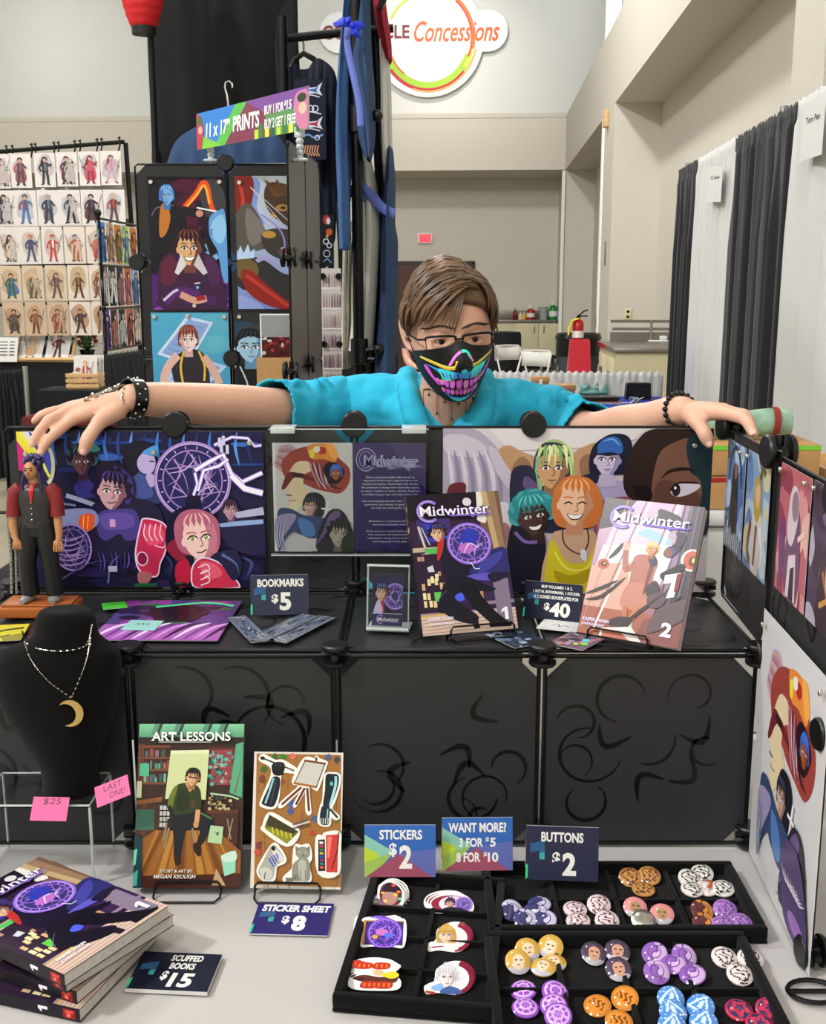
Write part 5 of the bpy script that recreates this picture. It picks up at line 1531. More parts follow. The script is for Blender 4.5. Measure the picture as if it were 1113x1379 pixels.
    # right marksman
    A.blob([(900,360),(960,340),(1010,380),(1090,420),(1097,560),(950,540),(890,460)],'#231f44');head(A,945,365,84,'#b88a98','#74506a','#2a1c30','#5a3a50',seed=4)
    A.poly([(960,375),(1090,350),(1095,385),(970,400)],'#b4b0cc');A.poly([(880,425),(1000,410),(1090,405),(1090,425),(900,440)],'#8fa8d8')
    # lower ring
    A.ell(225,530,82,100,'#241f52');circle_seal(A,225,530,86,'#8f74c0','#b49cdc',seed=8,w=8,sq=1.2)
    for k in range(6):A.line([(150,480+25*k),(215,500+22*k),(290,470+24*k)],6,'#a88ad0',taper=2)
    for k in range(10):A.line([(345+17*k,640-6*(k%4)),(352+18*k,600),(340+20*k,540+9*(k%3))],9,['#3a2f72','#56489a','#231c48'][k%3],taper=2)
    for k in range(9):A.line([(640+50*k,560+14*(k%3)),(670+52*k,600),(660+50*k,660)],15,['#2a2a5c','#3d4a86','#1a1836'][k%3],taper=2)
    # fists
    fist=[(540,430),(560,400),(640,420),(665,480),(640,560),(620,600),(600,660),(530,640),(510,560)]
    A.blob(fist,'#c42a52');A.blob([(555,440),(630,440),(640,500),(570,520)],'#e04a6c')
    A.line(fist,7,'#e8c8e8',closed=True)
    for k in range(4):A.line([(560+24*k,425),(552+24*k,470),(566+24*k,500)],5,'#f0d0e4')
    A.ell(540,580,22,26,'#8f1a44');A.ring(540,580,24,30,5,'#e8c8e8');A.line([(600,520),(640,530),(650,500)],5,'#f0d0e4')
    A.blob([(520,640),(580,650),(560,690),(520,690)],'#a8606a')
    # girl in the beret
    A.blob([(690,600),(760,560),(850,600),(960,690),(980,712),(680,712)],'#16142a');A.blob([(690,610),(740,580),(760,660),(720,712),(690,690)],'#b81c3c')
    A.blob([(655,440),(690,370),(770,345),(850,370),(860,400),(760,400),(700,440),(690,520),(650,540)],'#141230');A.blob([(650,530),(700,490),(740,560),(700,590)],'#8a2038')
    A.blob([(690,430),(730,370),(810,360),(880,400),(895,470),(885,540),(850,570),(740,560),(700,520)],'#b0607c')
    head(A,800,485,205,'#f0c8c0','#c07a90','#b0607c','#f0b8b8',seed=23,style='part',mouth='smirk',rot=-.12,eye='#8a8a30',neck=True)
    A.blob([(860,420),(880,470),(875,560),(850,545),(860,500)],'#c8788c')
    f2=[(775,600),(820,575),(890,600),(940,650),(975,700),(950,712),(780,712),(760,650)]
    A.blob(f2,'#c8304e');A.blob([(800,600),(860,600),(900,650),(830,670)],'#e45a72');A.line(f2,6,'#e4dcf8',closed=True)
    for k in range(3):A.line([(790+10*k,620+26*k),(830,605+26*k),(840,630+26*k),(800,648+26*k)],5,'#f0d8ec')
    A.blob([(860,560),(960,540),(990,620),(950,680),(900,610)],'#1e2040');A.line([(900,560),(960,600),(975,650)],16,'#56689a',taper=True)
    A.line([(380,690),(400,600),(450,560)],10,'#5a62a0',taper=True);A.rect(385,612,425,638,'#a8a8c4');A.line([(160,680),(300,600),(420,590)],9,'#4a4a84',taper=True)
    A.rect(500,690,600,706,'#1f5a34')
    return A
def art_friends(w,h):
    A=Art(w,h,1066,674,2.5e-5);A.xf=lambda p:(p[0]-20,p[1]-18)
    A.grad(20,18,1086,692,'#cdc6cc','#b8a8ae');A.poly([(200,18),(820,18),(700,120),(300,120)],'#d8d2d6');A.line([(250,110),(600,95),(800,60)],5,'#a898b0')
    # grey-haired figure
    A.blob([(20,18),(140,20),(200,60),(250,120),(290,220),(300,330),(290,420),(240,470),(200,420),(100,400),(20,330)],'#a79fb4');A.blob([(25,50),(110,45),(190,90),(170,130),(40,120)],'#c3bccb')
    for k in range(8):A.line([(40+24*k,105),(55+27*k,200),(60+28*k,330)],18,['#cfc9d8','#8d829e'][k% 2],taper=2)
    A.blob([(200,90),(260,130),(290,210),(310,300),(280,260),(230,190)],'#beb6c8');A.blob([(230,330),(280,320),(300,390),(270,440),(240,400)],'#d4ceda');A.line([(285,300),(320,370),(280,470)],14,'#c9c2d2',taper=True)
    A.blob([(50,245),(110,240),(100,300),(40,300)],'#6a2f38');A.blob([(200,430),(260,400),(290,430),(260,520),(200,540)],'#a0707a')
    # arms of the middle one
    A.blob([(240,110),(280,85),(330,110),(400,140),(440,190),(380,260),(310,220),(290,190)],'#b58f6c');A.blob([(290,190),(330,130),(370,170),(330,230)],'#8f6a50');A.blob([(530,130),(590,85),(630,80),(640,150),(600,230),(540,260)],'#b58f6c');A.blob([(560,150),(600,120),(620,180),(580,230)],'#8f6a50')
    A.blob([(290,200),(370,170),(420,250),(600,200),(640,210),(620,420),(330,420)],'#23253e');A.blob([(350,210),(400,250),(380,290),(340,250)],'#5f4a7c')
    A.blob([(385,150),(400,90),(460,60),(515,90),(535,150),(545,250),(500,270),(480,180),(420,180),(415,260),(400,260)],'#9fb878');
    head(A,453,175,170,'#c79a6e','#91684c','#2a3440','#cfe0a0',seed=3,style='slick')
    for k in range(7):A.line([(400+18*k,82+3*abs(k-3)),(405+20*k,100),(388+25*k,170+10*(k% 2))],13,['#c8d890','#86a868','#e0eab0'][k% 3],taper=2)
    A.line([(395,130),(392,200),(410,270)],16,'#7fb090',taper=True);A.line([(520,130),(530,200),(510,270)],18,'#b8cc86',taper=True)
    # blue bob
    A.blob([(620,260),(650,230),(730,230),(770,290),(700,330),(640,310)],'#a79cc0')
    A.blob([(630,100),(650,55),(700,38),(750,50),(768,100),(750,170),(700,200),(640,180)],'#171c30')
    head(A,672,140,140,'#c3b6d4','#9488b2','#171c30','#3f70c0',seed=6,style='bob',look=-.4);A.blob([(632,100),(650,60),(700,50),(728,80),(725,118),(680,112),(635,118)],'#2f5fae');A.line([(650,70),(690,60),(720,90)],8,'#6f9ad8',taper=2)
    A.blob([(650,200),(700,210),(705,250),(640,250)],'#b4a8c8')
    # big dark-brown profile
    A.blob([(740,260),(745,150),(790,60),(860,18),(1086,18),(1086,420),(900,340),(800,330)],'#2a1d1a');A.blob([(850,320),(855,200),(880,110),(940,70),(995,65),(1000,190),(1060,240),(1060,420),(870,420)],'#74503f');A.blob([(860,300),(880,230),(960,240),(1050,300),(1050,420),(870,420)],'#5d3d31')
    A.blob([(985,60),(1086,40),(1086,420),(1040,420),(1050,250),(1000,180)],'#1d3034');A.line([(885,222),(920,190),(980,180),(1030,190)],15,'#231614',taper=2)
    A.blob([(925,268),(960,240),(1030,240),(1040,258),(990,288),(945,292)],'#d8ccd8');A.ell(948,266,17,26,'#241a22');A.ell(944,258,5,6,'#ffffff');A.line([(925,270),(955,238),(1035,238)],8,'#1a1012');A.blob([(780,250),(840,255),(855,300),(820,310),(790,290)],'#171012')
    # teal curls
    A.blob([(290,430),(340,400),(420,440),(440,560),(440,692),(280,692)],'#1a1828')
    head(A,382,372,165,'#4c3030','#33201f','#2a8a92','#6fd0d0',seed=8,style='curly',mouth='grin',rot=-.2,look=.3)
    A.line([(310,440),(350,478),(400,480)],14,'#7a5fa8')
    # pink waves on the side
    A.blob([(640,330),(690,300),(770,300),(790,400),(760,520),(640,520),(625,420)],'#8c4a5c');A.blob([(650,380),(690,370),(690,450),(640,480)],'#b88a94')
    for k in range(4):A.line([(650+26*k,320),(640+30*k,400),(655+26*k,500)],9,'#b0687a',taper=2)
    # orange bob
    A.blob([(430,692),(450,470),(500,430),(600,430),(640,470),(660,692)],'#caa184')
    A.blob([(440,560),(460,470),(520,560),(600,560),(640,470),(650,560),(640,680),(560,692),(440,660)],'#d2c42a');A.blob([(470,600),(540,620),(620,590),(600,650),(500,660)],'#b39c1c');A.line([(470,520),(520,590),(600,590),(640,510)],8,'#e8de60')
    A.blob([(455,330),(470,250),(540,210),(610,225),(655,300),(650,380),(610,420),(500,420),(465,390)],'#c8743c')
    head(A,548,318,185,'#e8bc9c','#c08a6c','#c8743c','#f4b078',seed=17,style='part',mouth='grin',closed=True)
    A.line([(500,420),(510,490),(575,530),(605,480),(598,425)],5,'#4a2a24');A.blob([(578,510),(598,520),(598,560),(576,545)],'#dcdce4')
    return A
def art_promo(w,h):
    A=Art(w,h,523,700,3e-5);A.xf=lambda p:(p[0]-30,p[1]-128)
    A.rect(30,128,553,828,'#d3d0cf')
    for k in range(14):A.line([(70-3*k,160+8*k),(150,150+14*k),(230+8*k,230+6*k)],20,['#b3a0c2','#d09a86','#9a84b0','#c0705a'][k% 4],taper=2)
    A.blob([(100,330),(90,250),(160,180),(260,150),(400,140),(460,220),(530,290),(530,380),(470,450),(380,440),(300,420),(200,380),(150,400)],'#9a4038');A.blob([(260,150),(380,135),(450,180),(440,250),(360,230),(290,230)],'#e08a3a');A.blob([(380,140),(430,140),(460,210),(420,230)],'#f0a850')
    A.ell(355,178,28,24,'#b02a26');A.blob([(270,180),(300,170),(300,220),(275,220)],'#e8d83a');A.blob([(300,160),(335,150),(340,180),(310,190)],'#e8e0d8')
    A.blob([(140,310),(190,250),(270,250),(290,300),(240,330),(230,400),(270,440),(220,520),(170,560),(130,540),(140,490),(120,460),(130,440),(85,420),(120,390)],'#e0cda6')
    A.blob([(130,320),(200,320),(270,340),(330,380),(240,360),(170,350),(110,420),(85,415)],'#6d2228');A.line([(110,460),(150,465)],7,'#4a1a20');A.line([(130,490),(150,500),(180,495)],5,'#8a5a50');A.blob([(150,330),(200,320),(240,330),(190,350)],'#3a1418')
    for k in range(8):A.line([(260+18*k,240+4*k),(300+14*k,330+8*k),(340+20*k,420+4*(k% 3))],17,['#c08a9a','#7a2a34','#d8b0b8','#4a1c2c'][k% 4],taper=2)
    A.blob([(360,290),(400,250),(470,270),(500,320),(450,390),(390,370)],'#241420');head(A,445,320,95,'#a4552c','#6a3020','#2f5fc0','#5a94e8',seed=3,style='short',neck=False,look=.4)
    A.blob([(230,500),(260,450),(330,450),(370,500),(350,600),(280,600),(240,570)],'#1d1c26');head(A,272,535,115,'#c9a08c','#8a6a66','#1d1c26','#4a5a80',seed=4,look=-.4)
    A.line([(240,530),(265,545),(285,535)],5,'#cfd8e8');A.blob([(60,560),(130,545),(230,590),(330,600),(390,640),(330,740),(250,760),(170,700),(110,740),(60,828),(50,700)],'#33476e');A.blob([(40,620),(120,580),(180,600),(100,720),(50,800)],'#9a8fb4');A.blob([(190,610),(280,640),(300,720),(220,720)],'#4f7ab8')
    A.blob([(110,760),(170,710),(260,740),(330,750),(280,828),(110,828)],'#c9c6c9');A.line([(90,740),(60,800)],26,'#4a86c8',taper=True)
    A.line([(345,548),(410,552)],11,'#f0f0f4',smooth=False);A.line([(390,500),(368,612)],11,'#f0f0f4',smooth=False)
    A.blob([(330,680),(400,560),(480,560),(530,640),(553,720),(553,828),(320,828)],'#2a2434');A.blob([(390,600),(440,560),(470,590),(400,680),(300,790),(350,700)],'#6a5684')
    head(A,462,715,165,'#b5a99a','#6f665f','#1a161f','#3f4f3a',seed=19,style='spiky',rot=.1);A.blob([(480,740),(553,700),(553,828),(480,828)],'#26332a')
    for k in range(5):A.line([(60+10*k,640),(50+8*k,730),(70+10*k,820)],9,['#c2bccc','#4a6aa0'][k% 2],taper=2)
    return A
def art_blurb(w,h):
    A=Art(w,h,495,700,3e-5);A.xf=lambda p:(p[0]-553,p[1]-128)
    A.grad(553,128,1048,828,'#463a68','#2a2058');smudge(A,560,400,1040,820,[lin('#2c2260'),lin('#3a2c6c'),lin('#33285e')],14,4,.2);A.poly([(800,128),(1048,128),(1048,420),(900,300)],'#54486e')
    A.ring(640,235,66,72,5,'#c4bcdc');A.ring(640,235,52,58,14,'#4f4486',a0=1.2,a1=5.4);A.ring(640,235,44,50,3,'#b0a8d0',a0=.8,a1=5.6)
    A.poly([(625,290),(780,280),(800,300),(900,282),(930,310),(950,285),(1035,283),(1000,270),(620,270)],'#8a80b4')
    A.text('Midwinter',808,246,376,76,'#d8d2ec',bold=.05,serif=True);A.text('Midwinter',808,246,362,66,'#39306a',bold=.012,serif=True);A.text('Midwinter',806,243,362,66,'#a79fcc',bold=-.012,serif=True)
    L=['Ilian is an arcane caster who turned to','organized crime to give opportunity to the','outcasts of society. Confronted with the fact','his syndicate is doing more harm than good,','he takes a mission to steal a miracle drug from','a fortified hospital that will make things right.']
    L[0]='Nox is an arcane caster who turned to'
    for i,t in enumerate(L):A.text(t,805,347+22.5*i,[330,370,384,392,400,386][i],15,'#d6d2e2',bold=.012)
    for i,(t,ww) in enumerate((('But the hospital director isn’t their only',370),('opponent, and instead of getting away',350),('he ends up working for him',250))):A.text(t,800,502+22*i,ww,15,'#d6d2e2',bold=.012)
    for i,(t,ww) in enumerate((('Midwinter is a cyberpunk fantasy',290),('webcomic & graphic novel.',240))):A.text(t,802,632+22*i,ww,15,'#d6d2e2',bold=.012)
    for i,(t,ww) in enumerate((('At its core, it’s a story about people,',330),('the nuances of relationships,',300),('redemption, being true to yourself',310),('and forging your own path.',240))):A.text(t,800,697+22.5*i,ww,15,'#d6d2e2',bold=.012)
    return A
def art_vol1(w,h,dz=2.2e-5):
    A=Art(w,h,800,1250,dz)
    A.rect(0,0,800,1250,'#2c1d38');A.rect(0,0,600,250,'#1a1020');A.poly([(60,230),(340,230),(340,460),(60,420)],'#3c2c6a');A.poly([(120,260),(300,300),(300,440),(160,430)],'#2c3ac0');A.blob([(220,310),(300,330),(290,430),(200,420)],'#4660e0')
    A.line([(70,290),(110,500)],18,'#cdbfb0',smooth=False);A.line([(95,300),(150,460)],8,'#b8c4e8',smooth=False)
    A.poly([(600,0),(800,0),(800,700),(640,600),(600,300)],'#6c5142');A.poly([(690,0),(760,0),(790,600),(740,560)],'#8d7056');A.poly([(600,0),(680,0),(640,130),(590,140)],'#d8d4cc');A.blob([(590,220),(640,200),(660,250),(640,290),(580,260)],'#dad6d0')
    A.poly([(640,0),(690,0),(740,560),(690,540)],'#b39a72')
    A.rect(0,480,220,520,'#b4a08c');A.rect(100,490,230,540,'#4fae58');A.poly([(60,540),(130,530),(150,690),(100,640)],'#d9c98c');A.rect(0,540,330,1080,'#2a1830');A.rect(330,780,800,1000,'#35204a')
    r=random.Random(5)
    for x,y in ((30,560),(60,560),(90,760),(40,800),(120,740),(150,760),(40,880),(75,885),(185,700),(190,800),(225,800),(250,790),(40,950),(85,950),(120,955),(160,720)):A.rect(x,y,x+26,y+(58 if y> 700 else 40),r.choice(('#d8c48c','#e4d6a8','#b08a74','#caa87c')))
    A.rect(135,880,220,960,'#5cbc4a');A.poly([(100,660),(150,640),(160,700),(110,700)],'#c4c8d0')
    A.rect(0,1060,800,1080,'#9a86a0');A.rect(560,990,800,1020,'#8a7690');A.poly([(0,1090),(800,1060),(800,1250),(0,1250)],'#cdb3a2')
    for k in range(5):A.line([(0,1115+30*k),(800,1085+32*k)],5,'#8f6f74',smooth=False)
    A.line([(0,1085),(200,1075)],14,'#c8a83a',smooth=False);A.rect(470,890,500,1060,'#d8b070');A.rect(520,900,545,1060,'#b08a60');A.rect(640,800,770,1200,'#7f7288')
    # coat figure
    A.blob([(240,500),(300,400),(420,450),(520,560),(560,640),(500,740),(420,800),(300,820),(230,680)],'#17142a');A.blob([(480,680),(620,560),(770,520),(800,640),(780,760),(600,760),(460,740)],'#2b2a66');A.blob([(520,690),(650,590),(760,560),(700,660),(560,740)],'#3d3e94');A.blob([(420,760),(560,740),(720,760),(660,810),(520,800)],'#5a52b8');A.blob([(600,760),(700,740),(790,760),(740,800),(640,830)],'#1c1832')
    A.blob([(250,780),(420,760),(560,840),(660,890),(560,900),(420,860),(330,940),(220,1060),(150,1050),(170,950)],'#141122');A.blob([(330,860),(460,820),(540,960),(640,1100),(720,1190),(600,1200),(480,1080),(400,960)],'#0f0d1a');A.blob([(150,1000),(260,950),(420,1060),(480,1130),(420,1180),(260,1120)],'#141122');A.line([(140,1030),(170,940),(250,860)],6,'#6a6490',taper=2)
    A.blob([(300,930),(360,900),(380,960),(330,975)],'#4a5ae0');A.poly([(560,1180),(700,1170),(760,1200),(740,1225),(560,1220)],'#100d18');A.poly([(420,1170),(470,1150),(480,1220),(430,1225)],'#1a1624')
    A.blob([(225,420),(270,400),(255,500),(215,590),(195,600),(205,500)],'#b02c2a')
    head(A,225,360,150,'#d8ac88','#8f5f50','#2a1626','#5a64c0',seed=6,style='spiky',look=-.5,neck=False)
    circle_seal(A,480,470,178,'#8660c8','#c0a0f4',fill='#33306e',seed=3,w=26);A.blob([(400,420),(480,330),(560,380),(540,460),(440,470)],'#2c35a8');A.blob([(380,500),(470,460),(520,520),(430,560)],'#b468c0');A.line([(420,560),(480,470),(560,520)],10,'#e0d8f8',taper=2);A.line([(470,640),(500,700),(540,700)],7,'#d8e0f0',smooth=False)
    A.ell(505,92,38,38,'#cfcad2')
    comic_title(A,385,160,600,90)
    A.text('KASPER SWAIN',160,1115,210,28,'#e8e2ee',bold=.03,shear=.1);A.text('JOANNA WIGHT',160,1160,210,28,'#e8e2ee',bold=.03,shear=.1)
    digit_one(A,705,1110,62,110,'#ecebf2')
    return A
def art_vol2(w,h,dz=2.2e-5):
    A=Art(w,h,800,1250,dz)
    A.grad(0,0,800,1250,'#b8a0bc','#8a4f44');A.poly([(0,0),(260,0),(120,260),(0,300)],'#2b2228');A.poly([(120,200),(560,120),(560,500),(60,520)],'#c7b3d6');A.poly([(60,440),(640,360),(560,800),(0,900)],'#d4cbd4');A.poly([(300,300),(400,240),(620,330),(560,380)],'#8fb4dc');A.poly([(0,640),(300,560),(360,1000),(0,1150)],'#c59a8c');A.poly([(0,1000),(640,1000),(800,1250),(0,1250)],'#9a5a44');A.poly([(500,1050),(800,900),(800,1250),(450,1250)],'#7f4c48')
    for x0,x1,wd,c in ((330,120,14,'#f0ece8'),(300,95,8,'#7a3a34'),(560,390,22,'#f2efe8'),(530,355,8,'#7a3a34'),(150,10,8,'#b07a6a')):A.line([(x0+40,0),((x0+x1)/2+20,600),(x1,1200)],wd,c,smooth=False)
    A.poly([(640,0),(800,0),(800,1000),(560,1060),(620,500)],'#4a3f4c');A.poly([(660,0),(700,0),(660,700),(610,800)],'#8a7690')
    for k in range(7):A.line([(690+16*k,0),(680+17*k,400),(640+22*k,900)],7,['#3a3440','#6a6478','#2c2630'][k% 3])
    A.ell(775,480,80,98,'#e8d8d0');A.ell(780,480,66,84,'#b5563f');A.ell(790,490,34,44,'#6a2a1c');A.ell(795,480,16,22,'#e8c860')
    A.ell(95,610,48,46,'#b05a42');A.ell(100,610,26,26,'#5a2a1c');A.ell(104,606,9,9,'#d8b050')
    A.blob([(450,60),(560,80),(640,120),(700,200),(600,210),(480,170)],'#2a2024')
    # waving woman in the long coat
    A.blob([(330,520),(420,480),(520,520),(510,680),(500,950),(300,960),(330,740)],'#a56a5c');A.blob([(330,760),(500,760),(500,960),(300,960)],'#b57868');A.line([(350,560),(285,640),(260,520),(255,460)],44,'#9f6456');A.ell(258,430,26,34,'#d0a08c')
    for k in range(4):A.line([(246+10*k,415),(240+13*k,375)],8,'#d0a08c',smooth=False)
    A.blob([(470,540),(500,560),(470,820),(455,800)],'#6f3f3a');A.blob([(440,500),(500,490),(520,560),(480,580)],'#2c3040');head(A,462,430,120,'#c88a5c','#8a5038','#c9b06a','#eadca0',seed=12,style='short',look=.3)
    A.line([(340,960),(350,1080)],40,'#b06a48');A.line([(430,950),(400,1080)],44,'#b8744c');A.blob([(300,1060),(420,1060),(360,1160),(220,1130)],'#3a2a2c')
    # falling figure and smoke
    A.blob([(560,430),(640,330),(620,250),(700,260),(690,360),(640,460)],'#2c2436');A.blob([(560,420),(600,380),(650,420),(620,480),(560,470)],'#43306a');A.ell(590,440,34,40,'#7a4a3c')
    A.blob([(560,640),(640,570),(720,520),(740,570),(640,640),(600,690)],'#1f1c22');A.poly([(600,640),(720,600),(700,820),(640,840),(660,700),(600,720)],'#e0dae0');A.poly([(690,620),(730,600),(720,760),(690,780)],'#7a2c30');A.blob([(470,780),(530,700),(580,760),(560,840),(500,850)],'#3a3038');A.blob([(500,850),(580,800),(640,850),(600,930),(520,930)],'#5a4650')
    for a in (((0,900),(120,830),(240,740)),((10,950),(140,900),(300,700)),((300,1200),(450,1000),(620,800)),((560,1150),(600,1000),(760,800)),((130,560),(190,470),(220,400))):A.line(list(a),30,'#2c2428',taper=2)
    A.blob([(540,1150),(600,940),(720,860),(800,840),(800,1000),(640,1120)],'#5a4a50')
    A.poly([(180,1180),(420,1130),(520,1250),(180,1250)],'#e0d4d0');A.poly([(200,1200),(330,1180),(420,1250),(200,1250)],'#b86a58')
    comic_title(A,400,165,620,95,moon='#7058b8',under='#6a4cc0')
    A.text('KASPER SWAIN',130,1120,220,30,'#d8d0f0',bold=.03,shear=.1);A.text('JOANNA WIGHT',115,1165,190,30,'#d8d0f0',bold=.03,shear=.1)
    A.text('2',690,1110,84,125,'#e4e0f4',bold=.04)
    return A
def art_lessons(w,h):
    A=Art(w,h,780,1270,2.5e-5);X=20;A.xf=lambda p:(p[0]-15,p[1]-20)
    A.rect(0,0,800,1300,'#3a2620');A.grad(0,20,800,150,'#7fc49a','#4a8a6a')
    for x in (130,290,500,620):A.poly([(x,20),(x+60,20),(x+20,110),(x-30,110)],'#5a8f78');A.poly([(x+40,20),(x+62,20),(x+30,110),(x+10,110)],'#33463e')
    A.rect(0,125,800,180,'#2e2420')
    for y in (190,280,375,480):A.rect(0,y,250,y+16,'#7a4830')
    for x in (20,40):A.rect(x,180,x+16,490,'#6a3e2a')
    r=random.Random(3)
    for y,n in ((230,9),(325,10),(430,12)):
        for k in range(n):
            x=60+r.uniform(0,170);A.rect(x,y+r.uniform(-20,10),x+r.uniform(8,24),y+48,r.choice(('#6fae9c','#a06a54','#4a6a74','#8a4a3c','#3e5a50','#7a6a80')))
    A.rect(30,330,100,430,'#4fae84');A.rect(0,470,50,600,'#b8c098');A.poly([(0,620),(210,590),(200,630),(0,660)],'#8a5a34');A.rect(0,650,190,930,'#4a3226');A.rect(60,650,90,940,'#5e3a28');A.rect(0,690,150,850,'#3f6a5a')
    for k in range(3):
        for j in range(4):A.rect(190+26*k,660+44*j,210+26*k,694+44*j,'#c8ccc8')
    A.rect(540,205,740,500,'#5a2c2c');A.rect(560,225,715,500,'#8f3f44')
    for k in range(46):
        x,y=r.uniform(545,730),r.uniform(240,500);A.ell(x,y,r.uniform(8,20),r.uniform(8,18),r.choice(('#4fae9c','#2f5a5a','#8fb4a8','#3a3a44','#6a8a90','#b06a64')),n=8)
    A.ring(615,310,34,38,10,'#6fc0b0',n=4,rot=.78);A.poly([(740,180),(800,160),(800,600),(700,560)],'#56a07c');A.line([(740,560),(800,300)],12,'#7a5a3a',smooth=False)
    A.line([(560,565),(700,585),(770,610)],14,'#a8c8a0');A.rect(540,690,770,720,'#5a3226');A.rect(560,720,770,960,'#442a22')
    for k in range(40):
        x,y=r.uniform(545,720),r.uniform(580,690);A.ell(x,y,r.uniform(7,16),r.uniform(7,14),r.choice(('#b0a878','#3a4a3c','#c8b48c','#5a4434','#8a6a44','#26302a')),n=8)
    A.line([(690,760),(720,920)],8,'#a08a70',smooth=False);A.line([(730,760),(700,920)],8,'#a08a70',smooth=False)
    # floor boards
    A.poly([(0,960),(160,850),(620,850),(800,1010),(800,1300),(0,1300)],'#8a5624')
    for k in range(12):A.poly([(170+38*k,850),(196+38*k,850),(-40+85*k,1300),(-100+85*k,1300)],['#a86f2c','#6f4018','#96602a','#b47d34'][k% 4])
    A.poly([(0,1200),(800,1180),(800,1300),(0,1300)],'#43221c')
    # canvas
    A.poly([(260,228),(545,222),(528,612),(228,606)],'#c8d09c');A.poly([(262,230),(543,224),(541,250),(260,256)],'#d8deb4')
    # stool and man
    for a,b in (((265,830),(235,990)),((350,850),(360,1000)),((435,830),(460,970)),((245,800),(225,930))):A.line([a,b],16,'#8a7a64',smooth=False)
    A.rect(250,760,500,830,'#2c2620')
    A.blob([(280,730),(360,700),(480,710),(590,770),(560,860),(510,960),(470,950),(490,850),(400,840),(370,960),(350,1080),(310,1080),(300,900)],'#1c1e24');A.blob([(320,1060),(358,1060),(355,1110),(320,1115)],'#3a1c14');A.blob([(450,950),(500,950),(505,1040),(480,1045),(450,1000)],'#2a1a14');A.line([(495,715),(575,760)],14,'#4a7a44')
    A.blob([(245,660),(270,560),(310,500),(390,480),(470,510),(495,590),(490,690),(400,720),(290,730)],'#2f3a1e');A.blob([(250,650),(280,540),(320,500),(300,600),(280,690)],'#66742a');A.blob([(330,540),(400,560),(400,680),(320,700)],'#26301a')
    A.poly([(370,480),(410,555),(450,500)],'#c8945c');A.line([(260,660),(290,740),(300,780)],30,'#1c1c20');A.line([(475,690),(468,770),(462,810)],34,'#cf9a68');A.ell(462,805,20,26,'#c48c5c');A.ell(436,650,18,30,'#5a3434')
    head(A,430,440,130,'#d8a878','#9a6a48','#1a1412','#3a302a',seed=3,style='short',rot=.1,eye='#1a1a1a');A.line([(395,435),(465,447)],8,'#26201c',smooth=False)
    # bag, corner things
    A.poly([(570,810),(665,820),(655,955),(550,940)],'#a8c89a');A.poly([(600,850),(620,870),(640,855),(622,895)],'#3f5a48');A.poly([(650,1040),(760,1000),(760,1170),(680,1200)],'#8fd0b4');A.blob([(655,1050),(720,1010),(765,1020),(760,1080),(680,1090)],'#c4dccc');A.poly([(620,1140),(690,1270),(590,1270)],'#b89a74')
    A.poly([(0,880),(70,900),(80,1290),(0,1290)],'#173a40');A.poly([(0,1000),(40,990),(30,1110),(0,1120)],'#6ad0b0');A.poly([(10,1180),(50,1150),(45,1270),(10,1275)],'#4aa894')
    A.rect(170,158,560,163,'#e0e4dc')
    A.text('ART LESSONS',410,121,590,76,'#1a2a22',bold=.05,serif=True);A.text('ART LESSONS',406,117,590,72,'#f4f4f0',bold=.02,serif=True)
    for c,d,bo in (('#3a2018',3,.07),('#e8e0d8',0,.02)):
        A.text('STORY & ART BY',330+d,1160+d,240,26,c,bold=bo,shear=.25);A.text('MEGAN KEOUGH',318+d,1202+d,310,30,c,bold=bo,shear=.25)
    return A
def halo(A,pts,wd,col='#ece9e2'):
    """White die-cut border under a drawing."""
    A.line(pts,wd,col,closed=True);A.blob(pts,col)
